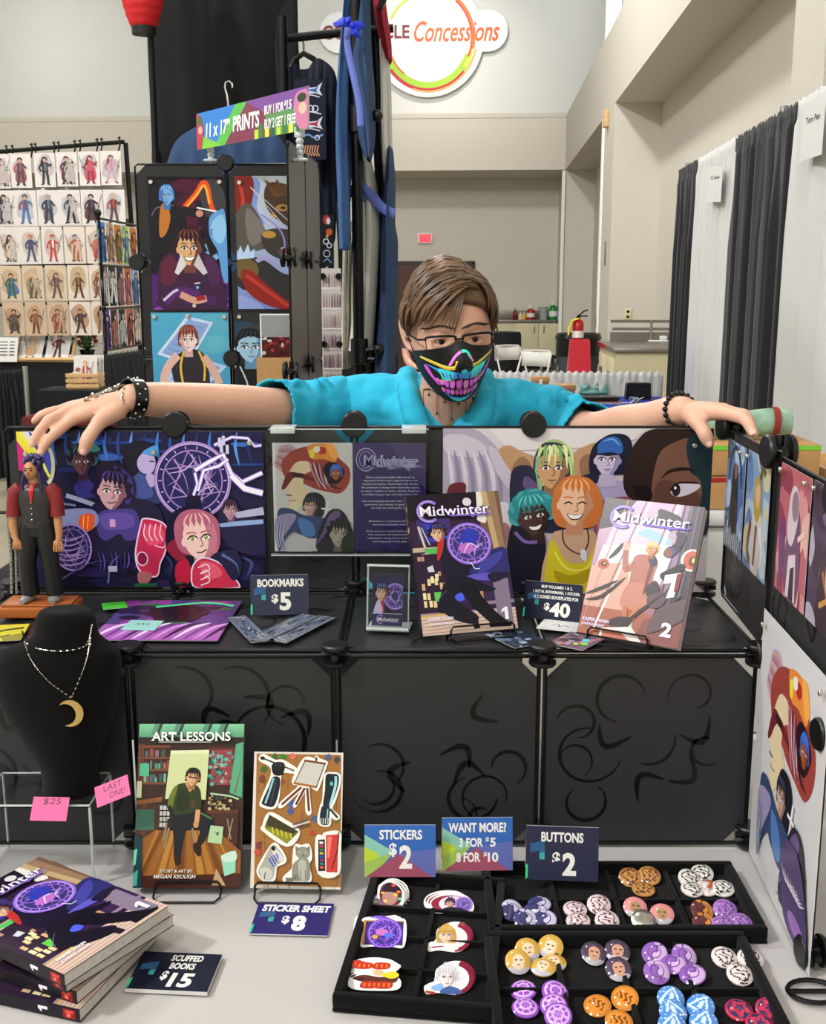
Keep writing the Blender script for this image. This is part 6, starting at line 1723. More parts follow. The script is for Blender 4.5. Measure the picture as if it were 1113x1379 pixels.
def art_stickers(w,h):
    A=Art(w,h,760,1180,2.5e-5);A.xf=lambda p:(p[0]-(85-.05*(p[1]-90)),p[1]-90)
    A.rect(-100,0,1000,1400,'#d8d2c8')
    ox=lambda x,y:(x,y)
    A.poly([(105,105),(825,110),(795,1250),(60,1240)],'#9c6a34')
    r=random.Random(2)
    for k in range(34):y=r.uniform(120,1200);x=r.uniform(100,800);A.line([(x,y),(x+r.uniform(-10,10),y+r.uniform(60,200))],r.uniform(6,14),r.choice(('#8a5a2a','#b0793c','#7a4c26')),taper=2)
    for (x,y,c) in ((330,130,'#2f7a2c'),(415,125,'#d86a5a'),(390,210,'#5a3434'),(160,240,'#3a6a2a'),(150,330,'#6a4434'),(390,540,'#4a5a9a'),(380,600,'#3f5a98'),(590,670,'#4a5a8a'),(770,670,'#3f7a30'),(110,900,'#7a3a44'),(100,960,'#c04a34'),(560,790,'#b8432c'),(715,125,'#4a5a84'),(790,150,'#3f4454'),(310,350,'#8a4a24'),(815,800,'#4f7a34'),(260,130,'#3a6a2c')):
        A.blob([(x+r.uniform(18,34)*math.cos(a),y+r.uniform(16,40)*math.sin(a)) for a in [k*PI/4 for k in range(8)]],c,3)
    # brush hand
    o=[(135,150),(165,120),(260,170),(330,170),(440,240),(430,265),(330,260),(300,300),(280,480),(240,575),(140,560),(140,520),(190,400),(235,290),(225,215),(150,170)]
    halo(A,o,26);A.line([(155,145),(420,250)],14,'#2a2624',smooth=False);A.ell(155,145,20,16,'#1f1b1a');A.line([(350,225),(425,255)],12,'#6a6460',smooth=False)
    A.blob([(150,550),(145,520),(200,400),(240,310),(300,320),(290,430),(240,565)],'#1b1f24');A.line([(245,320),(210,430),(170,540)],16,'#8fc4d4');A.line([(262,320),(245,430),(215,545)],7,'#3f5560');A.blob([(230,220),(260,180),(330,180),(345,220),(320,290),(250,290)],'#15161a')
    for k in range(4):A.line([(262+22*k,185),(268+22*k,220)],5,'#4a5560',smooth=False)
    # easel
    o=[(510,150),(600,150),(615,125),(640,150),(700,175),(690,210),(620,400),(600,410),(540,390),(550,610),(520,600),(515,420),(430,555),(420,540),(490,400),(320,560),(300,540),(470,380),(410,350)]
    halo(A,o,22)
    for a,b in (((480,395),(310,548)),((510,400),(430,548)),((530,400),(540,600))):A.line([a,b],20,'#6a2f1c',smooth=False)
    A.poly([(515,160),(690,190),(610,400),(420,355)],'#2a2624');A.poly([(520,170),(680,195),(605,390),(430,350)],'#c4c2b8');A.line([(510,160),(695,188)],18,'#7a3c1e',smooth=False);A.line([(415,358),(605,392)],20,'#a8662c',smooth=False);A.line([(615,130),(612,165)],18,'#6a2f1c',smooth=False)
    # second arm
    o=[(690,285),(740,270),(805,285),(800,380),(760,500),(730,580),(790,645),(760,665),(720,640),(705,720),(620,700),(640,570),(665,500),(675,380)]
    halo(A,o,22);A.blob([(692,290),(740,275),(800,290),(790,390),(740,520),(710,560),(660,555),(680,420)],'#17222a');A.line([(775,295),(770,380),(720,550)],22,'#9fd0dc');A.blob([(650,560),(715,560),(710,640),(700,715),(630,700)],'#1a2a32');A.line([(720,580),(780,655)],20,'#22343c');A.ell(738,360,13,18,'#5ac0c0')
    for k in range(4):A.line([(640+20*k,660),(636+20*k,712)],7,'#d8dcd8',smooth=False)
    A.line([(700,580),(690,660)],10,'#8fc4d4')
    # crayon box
    o=[(205,625),(340,690),(450,780),(350,900),(150,770),(150,740)]
    halo(A,o,24);A.poly([(205,635),(450,780),(345,885),(160,745)],'#5f5f22');A.poly([(205,640),(440,775),(400,800),(170,720)],'#3c3820');A.poly([(170,745),(400,800),(345,885),(165,760)],'#8c8a2a')
    for k in range(5):A.line([(225+38*k,745+12*k),(235+38*k,800+12*k)],11,'#c8c23a',smooth=False)
    for k in range(3):A.line([(400,720+16*k),(545,660+30*k)],11,['#6a5a60','#d8d4d0','#4a4044'][k],smooth=False)
    # shoe
    o=[(230,890),(280,920),(330,1010),(310,1050),(250,1080),(230,1190),(150,1200),(95,1130),(130,1040)]
    halo(A,o,22);A.blob([(230,895),(320,1010),(250,1080),(220,1180),(150,1195),(100,1130),(140,1040)],'#a8a69c');A.blob([(235,905),(320,1010),(290,1040),(220,960)],'#d4d2ca')
    for k in range(4):A.line([(190+22*k,1010-14*k),(230+14*k,1080-22*k)],12,'#3a5ac0',smooth=False)
    A.ell(232,925,18,22,'#1c1c1e');A.blob([(110,1110),(170,1090),(220,1130),(200,1190),(140,1190)],'#c8c6be');A.line([(150,1190),(160,1130)],8,'#3a3838')
    # cat
    o=[(420,900),(470,905),(530,895),(545,1000),(520,1060),(535,1190),(440,1210),(330,1205),(320,1170),(390,1100),(400,1020)]
    halo(A,o,24);A.blob([(400,1050),(470,1000),(530,1030),(530,1185),(440,1200),(390,1190),(385,1100)],'#8a8a7c');A.blob([(440,1040),(500,1030),(500,1180),(450,1185)],'#b4b4a4');A.ell(480,960,62,54,'#8f8f82');A.poly([(420,950),(418,900),(455,925)],'#76766a');A.poly([(505,925),(540,897),(540,955)],'#76766a');A.ell(456,955,9,10,'#d8d89a');A.ell(505,955,9,10,'#d8d89a');A.ell(456,955,4,8,'#1c1c1c');A.ell(505,955,4,8,'#1c1c1c');A.poly([(474,972),(488,972),(481,982)],'#5a3c38');A.line([(465,990),(481,984),(497,990)],4,'#3a3a34');A.line([(330,1190),(390,1185),(420,1150)],32,'#76766a');A.line([(455,1100),(455,1190)],5,'#5f5f54');A.line([(495,1100),(497,1185)],5,'#5f5f54')
    # tubes
    o=[(600,830),(660,825),(670,790),(790,780),(790,900),(770,1130),(610,1130)]
    halo(A,o,22);A.poly([(612,845),(668,840),(665,1110),(605,1115)],'#2a2430')
    for k,c in enumerate(('#e8e0d8','#b83a34','#3a7a3a','#c8a83a','#3a4ab0','#8a3a6a','#2f8a7a','#d8603a')):A.rect(622,860+30*k,652,880+30*k,c)
    A.poly([(678,805),(785,795),(765,1120),(672,1120)],'#c43a34');A.poly([(690,820),(730,815),(700,1000),(685,1000)],'#e87a6a');A.line([(788,775),(770,930),(720,1090)],9,'#241c20')
    return A
def art_card(w,h):
    A=Art(w,h,200,300,3e-5);A.rect(0,0,200,300,'#241a44');A.blob([(20,140),(90,110),(150,180),(150,230),(30,230)],'#17122a')
    circle_seal(A,150,130,72,'#8a68cc','#c8a8f0',fill='#2b2560',seed=4,w=11);A.blob([(95,80),(120,90),(110,140),(85,130)],'#9a5ac0')
    A.blob([(48,160),(75,150),(80,230),(60,235)],'#b02c34');A.blob([(10,230),(40,150),(70,200),(60,235)],'#c8b8e0');A.rect(0,228,200,300,'#2a2450');head(A,62,110,100,'#d0a084','#8a5a54','#1c1430','#6a8ad8',seed=6,style='spiky',look=-.5,neck=False)
    A.rect(0,228,200,231,'#c8c0d8');comic_title(A,108,262,140,24,outline=False)
    return A
def art_small(w,h,seed,cols,fig=True):
    A=Art(w,h,100,100,2.5e-5);A.rect(0,0,100,100,cols[0]);smudge(A,5,5,95,95,[lin(c) for c in cols[1:]],16,seed,.25)
    return A
def art_wing(kind):
    def f(w,h):
        A=Art(w,h,100,120,3e-5)
        r=random.Random(kind)
        bg,cols={0:('#4a6aa0',['#7f9cc8','#a8bcd8','#26344e']),1:('#7a96b8',['#a8b8c4','#5f7ca8','#c0b890']),2:('#b0606a',['#c88a8a','#8a3a4c','#d8a8a0']),3:('#4a3a50',['#6a5a78','#a8a0b0','#3a2c3a'])}[kind]
        A.rect(0,0,100,120,bg);smudge(A,0,0,100,120,[lin(c) for c in cols],18,kind,.22)
        if kind== 0:
            A.ring(50,45,34,40,6,'#1c2438',a0=PI,a1=2*PI);A.blob([(38,30),(55,22),(66,40),(70,80),(75,118),(25,118),(30,70)],'#15161e');A.ell(54,30,7,9,'#8a5a4a');A.line([(62,60),(70,95)],6,'#6a2a30')
            for k in range(7):A.line([(10+12*k,118),(16+12*k,100-3*(k% 3)),(20+12*k,116)],3,'#b8bcc4')
        elif kind== 1:
            A.blob([(40,118),(30,80),(45,50),(60,45),(78,70),(70,118)],'#c0b8b0');A.blob([(38,50),(40,28),(58,20),(70,34),(66,60),(50,66)],'#a8903c');A.ell(55,40,9,12,'#c8a48c');A.line([(60,22),(72,8),(80,16)],8,'#5f5a38');A.line([(30,70),(20,100),(34,112)],10,'#6a4a34');A.line([(70,70),(82,96),(72,118)],9,'#d8d4d8',taper=True);A.line([(55,70),(50,112)],8,'#6a3a44')
        elif kind== 2:
            A.blob([(36,118),(30,84),(40,50),(56,30),(74,40),(80,80),(74,118)],'#6a4a64');A.blob([(34,60),(40,22),(56,14),(68,26),(64,50),(50,70)],'#c8bcc4');A.ell(56,32,11,14,'#8a7480');A.poly([(44,80),(66,74),(72,118),(40,118)],'#d0c0c8');A.poly([(52,90),(64,86),(66,118),(50,118)],'#3f2a3c');A.blob([(8,60),(24,50),(30,90),(16,110)],'#6a3a6a');A.line([(70,60),(90,50)],5,'#e0c0b0')
        else:
            A.blob([(30,118),(36,60),(56,40),(80,60),(88,118)],'#3a2c36');A.ell(60,40,12,15,'#a89aa4');A.blob([(44,44),(48,22),(66,18),(80,34),(76,56),(66,34)],'#8f8498');A.line([(40,70),(60,90),(84,84)],5,'#a8703a');A.line([(36,100),(70,84)],5,'#c08a4a');A.blob([(50,60),(70,60),(68,80),(52,84)],'#b8aeb8')
        return A
    return f
def art_bigwing(w,h):
    A=Art(w,h,260,420,3e-5)
    B=art_promo(1,1)
    A.rect(0,0,260,420,'#cfcdcf')
    zo=A.dz
    s=0.0
    top=0
    # the same picture as the promo card, taller
    for vtx in B.v:
        A.v.append(((.12+vtx[0]*.8)*w,(.06+vtx[1]*.86)*h,A.layer*A.dz+vtx[2]/B.dz*A.dz))
    off=4
    first=True
    for fc,col in zip(B.f,B.c):
        if first:
            first=False
            continue
        A.f.append([off+i for i in fc]);A.c.append(col)
    A.layer += B.layer
    A.blob([(150,300),(200,280),(240,330),(250,400),(170,400)],'#4a3a6a');A.ell(215,385,30,14,'#9a6ab8')
    for k in range(6):A.line([(150+12*k,330),(170+10*k,345),(200+8*k,335)],4,'#d0ccd4',taper=2)
    return A
# ================================================================ the seller's table and display
ZT,ZSH,ZTOP=0.74,1.045,1.338
YF,YR_=1.535,1.845
XF=[-.71,-.411,-.112,.187,.5]
XR=[-.685,-.395,-.098,.200,.499]
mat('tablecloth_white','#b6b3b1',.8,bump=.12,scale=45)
tbl=thing('folding_table','long folding table carrying the whole comic display','table',(-.2,1.5,0))
m=MB('steel_counter');m.box((-.95,-.42,ZT-.045),(.93,.43,ZT-.008),c=.006);m.build('table_top',tbl)
for sx in (-.85,.83):
    for sy in (-.36,.37):
        m=MB('black_metal');m.tube([(sx,sy,0),(sx,sy,ZT-.045)],.014,8);m.build('leg',tbl)
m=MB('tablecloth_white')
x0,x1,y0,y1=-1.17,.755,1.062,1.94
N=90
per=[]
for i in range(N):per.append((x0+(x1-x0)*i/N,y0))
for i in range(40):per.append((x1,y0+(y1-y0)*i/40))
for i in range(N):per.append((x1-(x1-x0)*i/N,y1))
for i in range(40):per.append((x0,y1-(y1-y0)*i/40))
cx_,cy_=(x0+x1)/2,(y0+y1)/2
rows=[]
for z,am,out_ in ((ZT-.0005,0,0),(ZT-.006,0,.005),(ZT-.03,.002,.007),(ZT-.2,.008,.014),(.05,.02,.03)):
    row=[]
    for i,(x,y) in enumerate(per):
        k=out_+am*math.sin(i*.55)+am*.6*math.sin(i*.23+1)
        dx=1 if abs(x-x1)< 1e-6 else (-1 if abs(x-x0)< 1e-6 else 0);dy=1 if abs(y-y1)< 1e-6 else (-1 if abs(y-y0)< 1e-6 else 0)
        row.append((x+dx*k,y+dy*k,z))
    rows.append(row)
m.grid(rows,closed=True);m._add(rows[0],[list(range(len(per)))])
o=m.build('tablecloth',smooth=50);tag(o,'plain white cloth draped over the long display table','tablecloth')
dr=thing('cube_display','black wire cube display with swirl patterned panels on the white cloth','display',(-.1,1.69,ZT))
bpy.context.view_layer.update()
W3=lambda a,b:b-a
for i in range(4):
    cube_panel(dr,(XF[i]+.001,YF,ZT+.004),(1,0,0),(0,0,1),XF[i+1]-XF[i]-.002,ZSH-ZT-.006,seed=40+i)
    cube_panel(dr,(XR[i]+.001,YR_,ZSH+.004),(1,0,0),(0,0,1),XR[i+1]-XR[i]-.002,ZTOP-ZSH-.006,seed=60+i)
    cube_panel(dr,((XF[i]+XR[i])/2+.001,YF+.004,ZSH),(1,0,0),(0,1,0),XF[i+1]-XF[i]-.002,YR_-YF-.008,seed=80+i,sheet='shelf_sheet' if 'shelf_sheet' in MATS else mat('shelf_sheet','#2a2b2d',.3).name)
WG=[Vector((.524,1.825,0)),Vector((.507,1.53,0)),Vector((.490,1.235,0))]
for i in range(2):
    xd=(WG[i+1]-WG[i]).normalized();L=(WG[i+1]-WG[i]).length
    cube_panel(dr,WG[i]+Vector((0,0,ZSH+.004)),xd,(0,0,1),L-.002,ZTOP-ZSH-.006,seed=90+i)
    if i== 1:cube_panel(dr,WG[i]+Vector((0,0,ZT+.004)),xd,(0,0,1),L-.002,ZSH-ZT-.006,seed=97)
for i,x in enumerate(XF):
    for z in (ZT+.022,ZSH-.002):connector(dr,(x,YF-.002,z),(0,0,1),.02,.016)
for i,x in enumerate(XR):
    connector(dr,(x,YR_,ZSH+.012),(0,0,1),.02,.014);0< i< 4 and connector(dr,(x,YR_+.004,ZTOP),(0,1,0),.0215,.018)
for i in (0,1,2):
    n=Vector((1,.06,0))
    connector(dr,WG[i]+Vector((0,0,ZTOP if i< 2 else ZTOP-.01)),n,.024,.02)
    if i:connector(dr,WG[i]+Vector((0,0,ZSH)),n,.02,.016)
connector(dr,WG[2]+Vector((0,0,ZT+.022)),n,.02,.016)
m=MB('black_metal');c=atZ(1096,1335,ZT+.006)-dr.location
m.tube([c+Vector((.03*math.cos(2*PI*i/20),.022*math.sin(2*PI*i/20),0)) for i in range(20)],.003,6,closed=True,up=(0,0,1));m.tube([c+Vector((-.03,0,0)),c+Vector((.03,0,0))],.003,6);m.build('wire_foot',dr)
# ---- posters on the rear panels
def rear_poster(name,label,tl,br,art,pins,yy=YR_-.008,cat='poster'):
    a=atY(*tl,yy);b=atY(*br,yy);w,h=b.x-a.x,a.z-b.z
    A=art(w,h);o=A.sheet(name,None,frame((a.x,yy,b.z),(1,0,0),(0,0,1)))
    tag(o,label,cat)
    for x,y in pins:pin(o,x*w,y*h,z=.004,r=.0042)
    return o
rear_poster('art_poster','wide navy and purple poster of a team with a glowing ring and red fists',(22,581),(360,790),art_team,((.035,.86),(.555,.87),(.945,.93)))
rear_poster('art_poster','wide pale poster of smiling friends with an orange haired woman in yellow',(597,577),(950,797),art_friends,((.93,.9),))
yA=YR_-.016
a,b=atY(362,578,yA),atY(577,744,yA)
ac=thing('acrylic_sign_holder','clear acrylic frame with a two page promotional card at the middle rear panel','frame',matrix=frame((a.x,yA,b.z),(1,0,0),(0,0,1)))
fw,fh=b.x-a.x,a.z-b.z
l0,l1,l2,zt_,zb_=[atY(q,650,yA).x-a.x for q in (368,475.5,574)]+[atY(400,597,yA).z-b.z,atY(400,743,yA).z-b.z]
art_promo(l1-l0,zt_-zb_).sheet('picture_page',ac,Matrix.Translation((l0,zb_+.001,0)))
art_blurb(l2-l1-.001,zt_-zb_).sheet('text_page',ac,Matrix.Translation((l1+.001,zb_+.001,0)))
m=MB('acrylic');m.box((0,-.002,.006),(fw,fh,.0075));m.build('front_pane',ac,smooth=0)
m=MB('acrylic_edge');m.box((0,-.004,-.002),(fw,-.0022,.009));m.box((0,fh+.0002,.004),(fw,fh+.0015,.009));m.build('pane_edge',ac,smooth=0)
for xx in (.004,fw-.044):
    m=MB('acrylic_edge');m.box((xx,fh-.006,.0078),(xx+.04,fh+.004,.0105),c=.001);m.box((xx,fh+.0016,-.03),(xx+.04,fh+.004,.0078));m.build('hanger_lip',ac)
# ---- books
def book(label,mm,w,h,t,art,group=None,name='comic_book',spine='#1a1420',spine_red=False):
    bk=thing(name,label,'book',matrix=mm,group=group)
    if callable(art):art=art(w,h)
    art.sheet('cover',bk,Matrix.Translation((0,0,.0)),thick=.0008,edge='#8a8688')
    m=MB('page_edge');m.box((.0015,.0005,-t+.0008),(w-.001,h-.0005,-.0009));m.build('page_block',bk,smooth=0)
    A=Art(w,h,10,10);A.rect(0,0,10,10,spine);A.sheet('back_cover',bk,Matrix(((-1,0,0,w),(0,1,0,0),(0,0,-1,-t),(0,0,0,1))),thick=.0008,back=spine)
    S=Art(h,t,260,18,3e-5);S.rect(0,0,260,18,spine)
    S.rect(10,1,90,17,'#2c2030');S.rect(22,3,30,9,'#d8c48c');S.rect(40,8,52,14,'#8a6a50');S.rect(60,3,70,12,'#c8a080')
    if spine_red:S.rect(236,2,254,16,'#8f1a1e');S.rect(239,4,251,8,'#d84a4a');S.rect(241,9,247,14,'#e8705c');digit_one(S,206,9,9,14,'#f0eef4',-PI/2)
    # spine runs from the head (far) to the foot, its face toward -x
    ms=Matrix(((0,0,-1,-.0006),(-1,0,0,h),(0,1,0,-t),(0,0,0,1)))
    S.sheet('spine',bk,ms,thick=.0006,back=spine)
    return bk
def easel(label,mm,w,t,lean,zsurf,group='black wire easels',lip=.009,mname='black_metal',spread=(.14,.86)):
    """Wire easel under a leaning book; mm is the book's matrix."""
    o=thing('wire_easel',label,'easel',matrix=mm,group=group)
    inv=mm.inverted()
    def L(p):return inv @ Vector(p)
    base=mm.translation.z-zsurf
    r=.0016
    a,b=w*spread[0],w*spread[1]
    m=MB(mname)
    up=mm.to_3x3().inverted() @ Vector((0,0,1))
    f=.022
    fl=Vector((0,0,.012))
    m.tube([(a,-.002,-t-.004),(a,-.002,.004),(a,lip*.4,.007),(a+.004,lip,.008),(b-.004,lip,.008),(b,lip*.4,.007),(b,-.002,.004),(b,-.002,-t-.004)],r,8);m.build('front_lip',o)
    # feet on the table, in world axes
    X=mm.col[0].xyz.normalized();back=Vector((-X.y,X.x,0));p0=mm.translation
    m=MB(mname)
    def Wp(u,v,z):return L(Vector((p0.x,p0.y,0))+X*u+back*v+Vector((0,0,z)))
    zf=zsurf+r
    m.tube([L(mm @ Vector((a,-.002,.003))),Wp(a,-.012,zf),Wp(a+.006,-.024,zf),Wp(b-.006,-.024,zf),Wp(b,-.012,zf),L(mm @ Vector((b,-.002,.003)))],r,8)
    m.build('front_foot',o)
    m=MB(mname)
    hh=.12
    m.tube([L(mm @ Vector((a,-.002,-t-.004))),L(mm @ Vector((a+.01,hh,-t-.004))),L(mm @ Vector((b-.01,hh,-t-.004))),L(mm @ Vector((b,-.002,-t-.004)))],r,8)
    m.build('back_rest',o)
    m=MB(mname)
    q=mm @ Vector((w/2,hh,-t-.006));
    m.tube([L(q),L(Vector((q.x,q.y,zf))+back*.018)],r,8);m.build('rear_leg',o)
    return o
def tb_book(label,bl,br,top,zs,lean,art,t,elabel,raise_=.006,spread=(.14,.86),width=None):
    mm,w,h=plate(bl,br,zs+raise_,lean,top)
    return mm,w,h
ZS2=ZSH+.0045
mm,w,h=plate((570,857),(698,846),ZS2+.006,math.radians(26),(608,664))
book('purple night scene comic with a black coated figure, volume one on the shelf',mm,w,h,.014,art_vol1);easel('black wire easel under the volume one comic',mm,w,.014,0,ZS2,spread=(.28,.95))
mm,w,h=plate((778,851),(913,874),ZS2+.006,math.radians(27),(888,677))
book('pale lilac comic with a waving woman, volume two on the shelf',mm,w,h,.02,art_vol2,spine='#5a3a40');easel('black wire easel under the volume two comic',mm,w,.02,0,ZS2,spread=(.12,.72))
ZT2=ZT+.001
mm,w,h=plate((180,1195),(324,1195),ZT2+.01,math.radians(20),(262,975))
book('green and brown art school comic showing a seated man before a canvas',mm,w,h,.012,art_lessons,spine='#2a3a34');easel('black wire easel under the art school comic',mm,w,.012,0,ZT2,spread=(.2,.82))
mm,w,h=plate((337,1196),(459,1198),ZT2+.01,math.radians(20),(402,1013))
o=art_stickers(w,h).sheet('sticker_sheet',None,mm,thick=.002,back='#d8d2c8');tag(o,'brown sticker sheet with white bordered easel, cat and shoe drawings','sticker sheet')
easel('black wire easel under the brown sticker sheet',mm,w,.004,0,ZT2,spread=(.06,.78))
# stack of scuffed books
def stack_book(k,fr_,rt_,lf_,z,label):
    p,q=atZ(*fr_,z),atZ(*rt_,z)
    x=q-p;y=Vector((-x.y,x.x,0)).normalized()
    w=x.length
    mm=frame(p,x,y)
    return mm,w
bt_t=.0165
tops=[((86,1313),(218,1226)),((88,1321),(220,1240)),((103,1336),(214,1243)),((107,1360),(205,1258))]
lab=['topmost scuffed purple comic of the stack on the white cloth','second scuffed comic from the top of the stack','third scuffed comic from the top, turned outward','bottom scuffed comic of the stack on the white cloth']
for k in range(4):
    z=ZT2+bt_t*(4-k)
    p=atZ(*tops[k][0],z);q=atZ(*tops[k][1],z)
    x=(q-p);y=Vector((-x.y,x.x,0));w=.166;x=x.normalized()
    book(lab[k],frame(p,x,y),w,.235,bt_t-.0012,art_vol1,group='stack of scuffed comics',spine='#1a1420',spine_red=True)
# ---- price cards
def card_bg(A,arrow=True,base='#20233c',cyan=True):
    A.rect(0,0,A.cw,A.ch,base)
    if arrow:
        A.poly([(6,A.ch*.34),(26,A.ch*.26),(26,A.ch*.62),(19,A.ch*.62),(19,A.ch*.46),(6,A.ch*.5)],'#2f5a86');A.poly([(19,A.ch*.5),(26,A.ch*.48),(26,A.ch*.62),(19,A.ch*.62)],'#3aa4a0');A.poly([(0,A.ch*.75),(3,A.ch*.7),(3,A.ch*.95),(0,A.ch)],'#3ad08a')
def art_bookmarks(w,h):
    A=Art(w,h,100,75);card_bg(A,base='#2e3248');A.text('BOOKMARKS',52,15,80,15,'#e4e2dc',bold=.04);A.text('$',42,45,12,18,'#e4e2dc',bold=.04);A.text('5',60,50,20,34,'#e4e2dc',bold=.04);return A
def art_40(w,h):
    A=Art(w,h,100,70);card_bg(A,base='#1c1f38')
    for i,(t,ww) in enumerate((('BUY VOLUMES 1 & 2,',54),('1 METAL BOOKMARK, 1 STICKER,',82),('& 2 SIGNED BOOKPLATES FOR',78))):A.text(t,56,9+9.5*i,ww,6.5,'#e8e6e0',bold=.035)
    A.text('$',41,46,10,15,'#e8e6e0',bold=.04);A.text('40',64,50,36,27,'#e8e6e0',bold=.04);return A
def art_8(w,h):
    A=Art(w,h,100,46);card_bg(A,base='#241f6a');A.text('STICKER SHEET',52,9,90,10,'#f0eef0',bold=.05,shear=.12);A.text('$',42,26,10,12,'#f0eef0',bold=.05);A.text('8',60,30,18,22,'#f0eef0',bold=.06);return A
def art_15(w,h):
    A=Art(w,h,100,60);card_bg(A,base='#171a30');A.text('SCUFFED',59,9,40,10,'#ecebe6',bold=.04,shear=.1);A.text('BOOKS',57,22,32,10,'#ecebe6',bold=.04,shear=.1);A.text('$',40,38,9,15,'#ecebe6',bold=.04,shear=.15);A.text('15',62,44,30,22,'#ecebe6',bold=.04,shear=.1);return A
def rainbow(A):
    W,H=A.cw,A.ch
    A.rect(0,0,W,H,'#3f66b8');A.poly([(0,0),(W,0),(W,H*.5),(W*.45,H*.52),(0,H*.18)],'#3567b4');A.poly([(0,H*.18),(W*.42,H*.52),(0,H*.72)],'#86bfae');A.poly([(0,H*.42),(W*.2,H*.55),(W*.2,H*.72),(0,H*.9)],'#b4cc3a');A.poly([(0,H*.72),(W*.42,H*.52),(W*.1,H),(0,H)],'#9ab858');A.poly([(W*.02,H),(W*.48,H*.55),(W*.95,H)],'#9a4f66');A.poly([(W*.48,H*.55),(W,H*.45),(W,H),(W*.95,H)],'#5f6ab0')
def art_s2(w,h):
    A=Art(w,h,100,75);rainbow(A);A.text('STICKERS',51,14,60,14,'#eceae6',bold=.03);A.text('$',40,36,11,20,'#eceae6',bold=.03);A.text('2',58,46,18,34,'#eceae6',bold=.035);return A
def art_more(w,h):
    A=Art(w,h,100,75);rainbow(A);A.text('WANT MORE?',50,14,82,14,'#eceae6',bold=.035);A.text('3 FOR',41,35,34,13,'#eceae6',bold=.035);A.text('$',64,32,5,9,'#eceae6',bold=.035);A.text('5',72,35,8,13,'#eceae6',bold=.035);A.text('8 FOR',37,56,34,14,'#eceae6',bold=.035);A.text('$',61,53,5,9,'#eceae6',bold=.035);A.text('10',72,56,15,14,'#eceae6',bold=.035);return A
def art_b2(w,h):
    A=Art(w,h,100,75);card_bg(A,base='#2a2c44');A.text('BUTTONS',50,15,58,14,'#e8e6e2',bold=.035);A.text('$',42,45,11,19,'#e8e6e2',bold=.035);A.text('2',60,52,19,32,'#e8e6e2',bold=.04);return A
def price_card(label,bl,br,top,zs,lean,art,tent=True,group='price cards'):
    mm,w,h=plate(bl,br,zs,math.radians(lean),top)
    o=thing('price_card',label,'sign',matrix=mm,group=group)
    art(w,h).sheet('front_leaf',o,Matrix.Translation((0,0,0)),thick=.0006,back='#cfcdd0')
    if tent:
        # second leaf folds back down to the table
        X=mm.col[0].xyz;top_=mm.translation+mm.col[1].xyz*h;bk=Vector((-X.y,X.x,0)).normalized()
        a2=Vector((top_.x,top_.y,0))
        dz_=top_.z-zs
        b_=a2+bk*(h*math.sin(math.radians(lean))+.004);b_.z=zs
        m=MB('card_back');inv=mm.inverted();q0=inv @ top_;q1=inv @ b_
        m._add([(0,h,-.0008),(w,h,-.0008),(w,q1.y,q1.z),(0,q1.y,q1.z)],[(0,1,2,3)]);p=m.build('back_leaf',o,smooth=0);solid(p,.0006)
    return o
price_card('dark tent card priced for bookmarks on the shelf',(338,829),(416,827),(380,774),ZS2,14,art_bookmarks)
price_card('dark bundle card between the two standing comics on the shelf',(704,831),(781,839),(750,785),ZS2,16,art_40)
price_card('rainbow tent card with a single price above the sticker tray',(491,1181),(587,1181),(540,1111),ZT2+.022,12,art_s2)
price_card('taller rainbow tent card with two offers, between the sticker and button cards',(596,1173),(691,1172),(642,1101),ZT2+.022,12,art_more)
price_card('dark tent card for buttons standing on the rear button tray',(708,1184),(806,1188),(755,1113),ZT2+.022,12,art_b2)
def flat_card(label,bl,br,tl,z,art,thick=.0016,name='price_card',cat='sign',group='price cards',ink_=None,slope=0.0):
    p,q,t=atZ(*bl,z),atZ(*br,z),atZ(*tl,z+slope)
    x=(q-p);w=x.length;x.normalize()
    y=t-p;y -= x*y.dot(x);h=y.length
    A=art(w,h)
    o=A.sheet(name,None,frame(p,x,y),thick=thick,back='#cfcdd0',ink=ink_)
    return tag(o,label,cat,group)
flat_card('indigo card for the sticker sheet lying on the white cloth',(335,1257),(441,1260),(344,1214),ZT2+.0025,art_8)
flat_card('dark scuffed books card lying on the white cloth beside the stack',(168,1331),(279,1336),(195,1281),ZT2+.006,art_15,thick=.005)
# ---- small things on the shelf
# card in a clear holder
mm,w,h=plate((494,847),(551,849),ZS2+.003,math.radians(10),(524,760))
o=thing('acrylic_holder','small clear acrylic holder with a purple trading card','holder',matrix=mm)
m=MB('acrylic');m.box((0,0,.0015),(w,h,.006));m.build('front_pane',o,smooth=0)
m=MB('acrylic_edge');m.box((0,0,-.003),(w,.004,.0065));m.box((0,h-.003,-.003),(w,h,.0065));m.box((0,.004,-.003),(.002,h-.003,.0014));m.box((w-.002,.004,-.003),(w,h-.003,.0014));m.build('edge_frame',o,smooth=0)
A=art_card(w*.72,h*.8);A.sheet('trading_card',o,Matrix.Translation((w*.12,h*.06,0)))
m=MB('acrylic_edge');inv=mm.inverted();X=mm.col[0].xyz;bk=Vector((-X.y,X.x,0))
f0=[inv @ (mm.translation+X*a+bk*b+Vector((0,0,-.003+c))) for a,b,c in ((0,0,0),(w,0,0),(w,.045,0),(0,.045,0),(0,0,.0025),(w,0,.0025),(w,.045,.0025),(0,.045,.0025))]
m._add(f0,[(3,2,1,0),(4,5,6,7),(0,1,5,4),(1,2,6,5),(2,3,7,6),(3,0,4,7)]);m.build('foot',o,smooth=0)
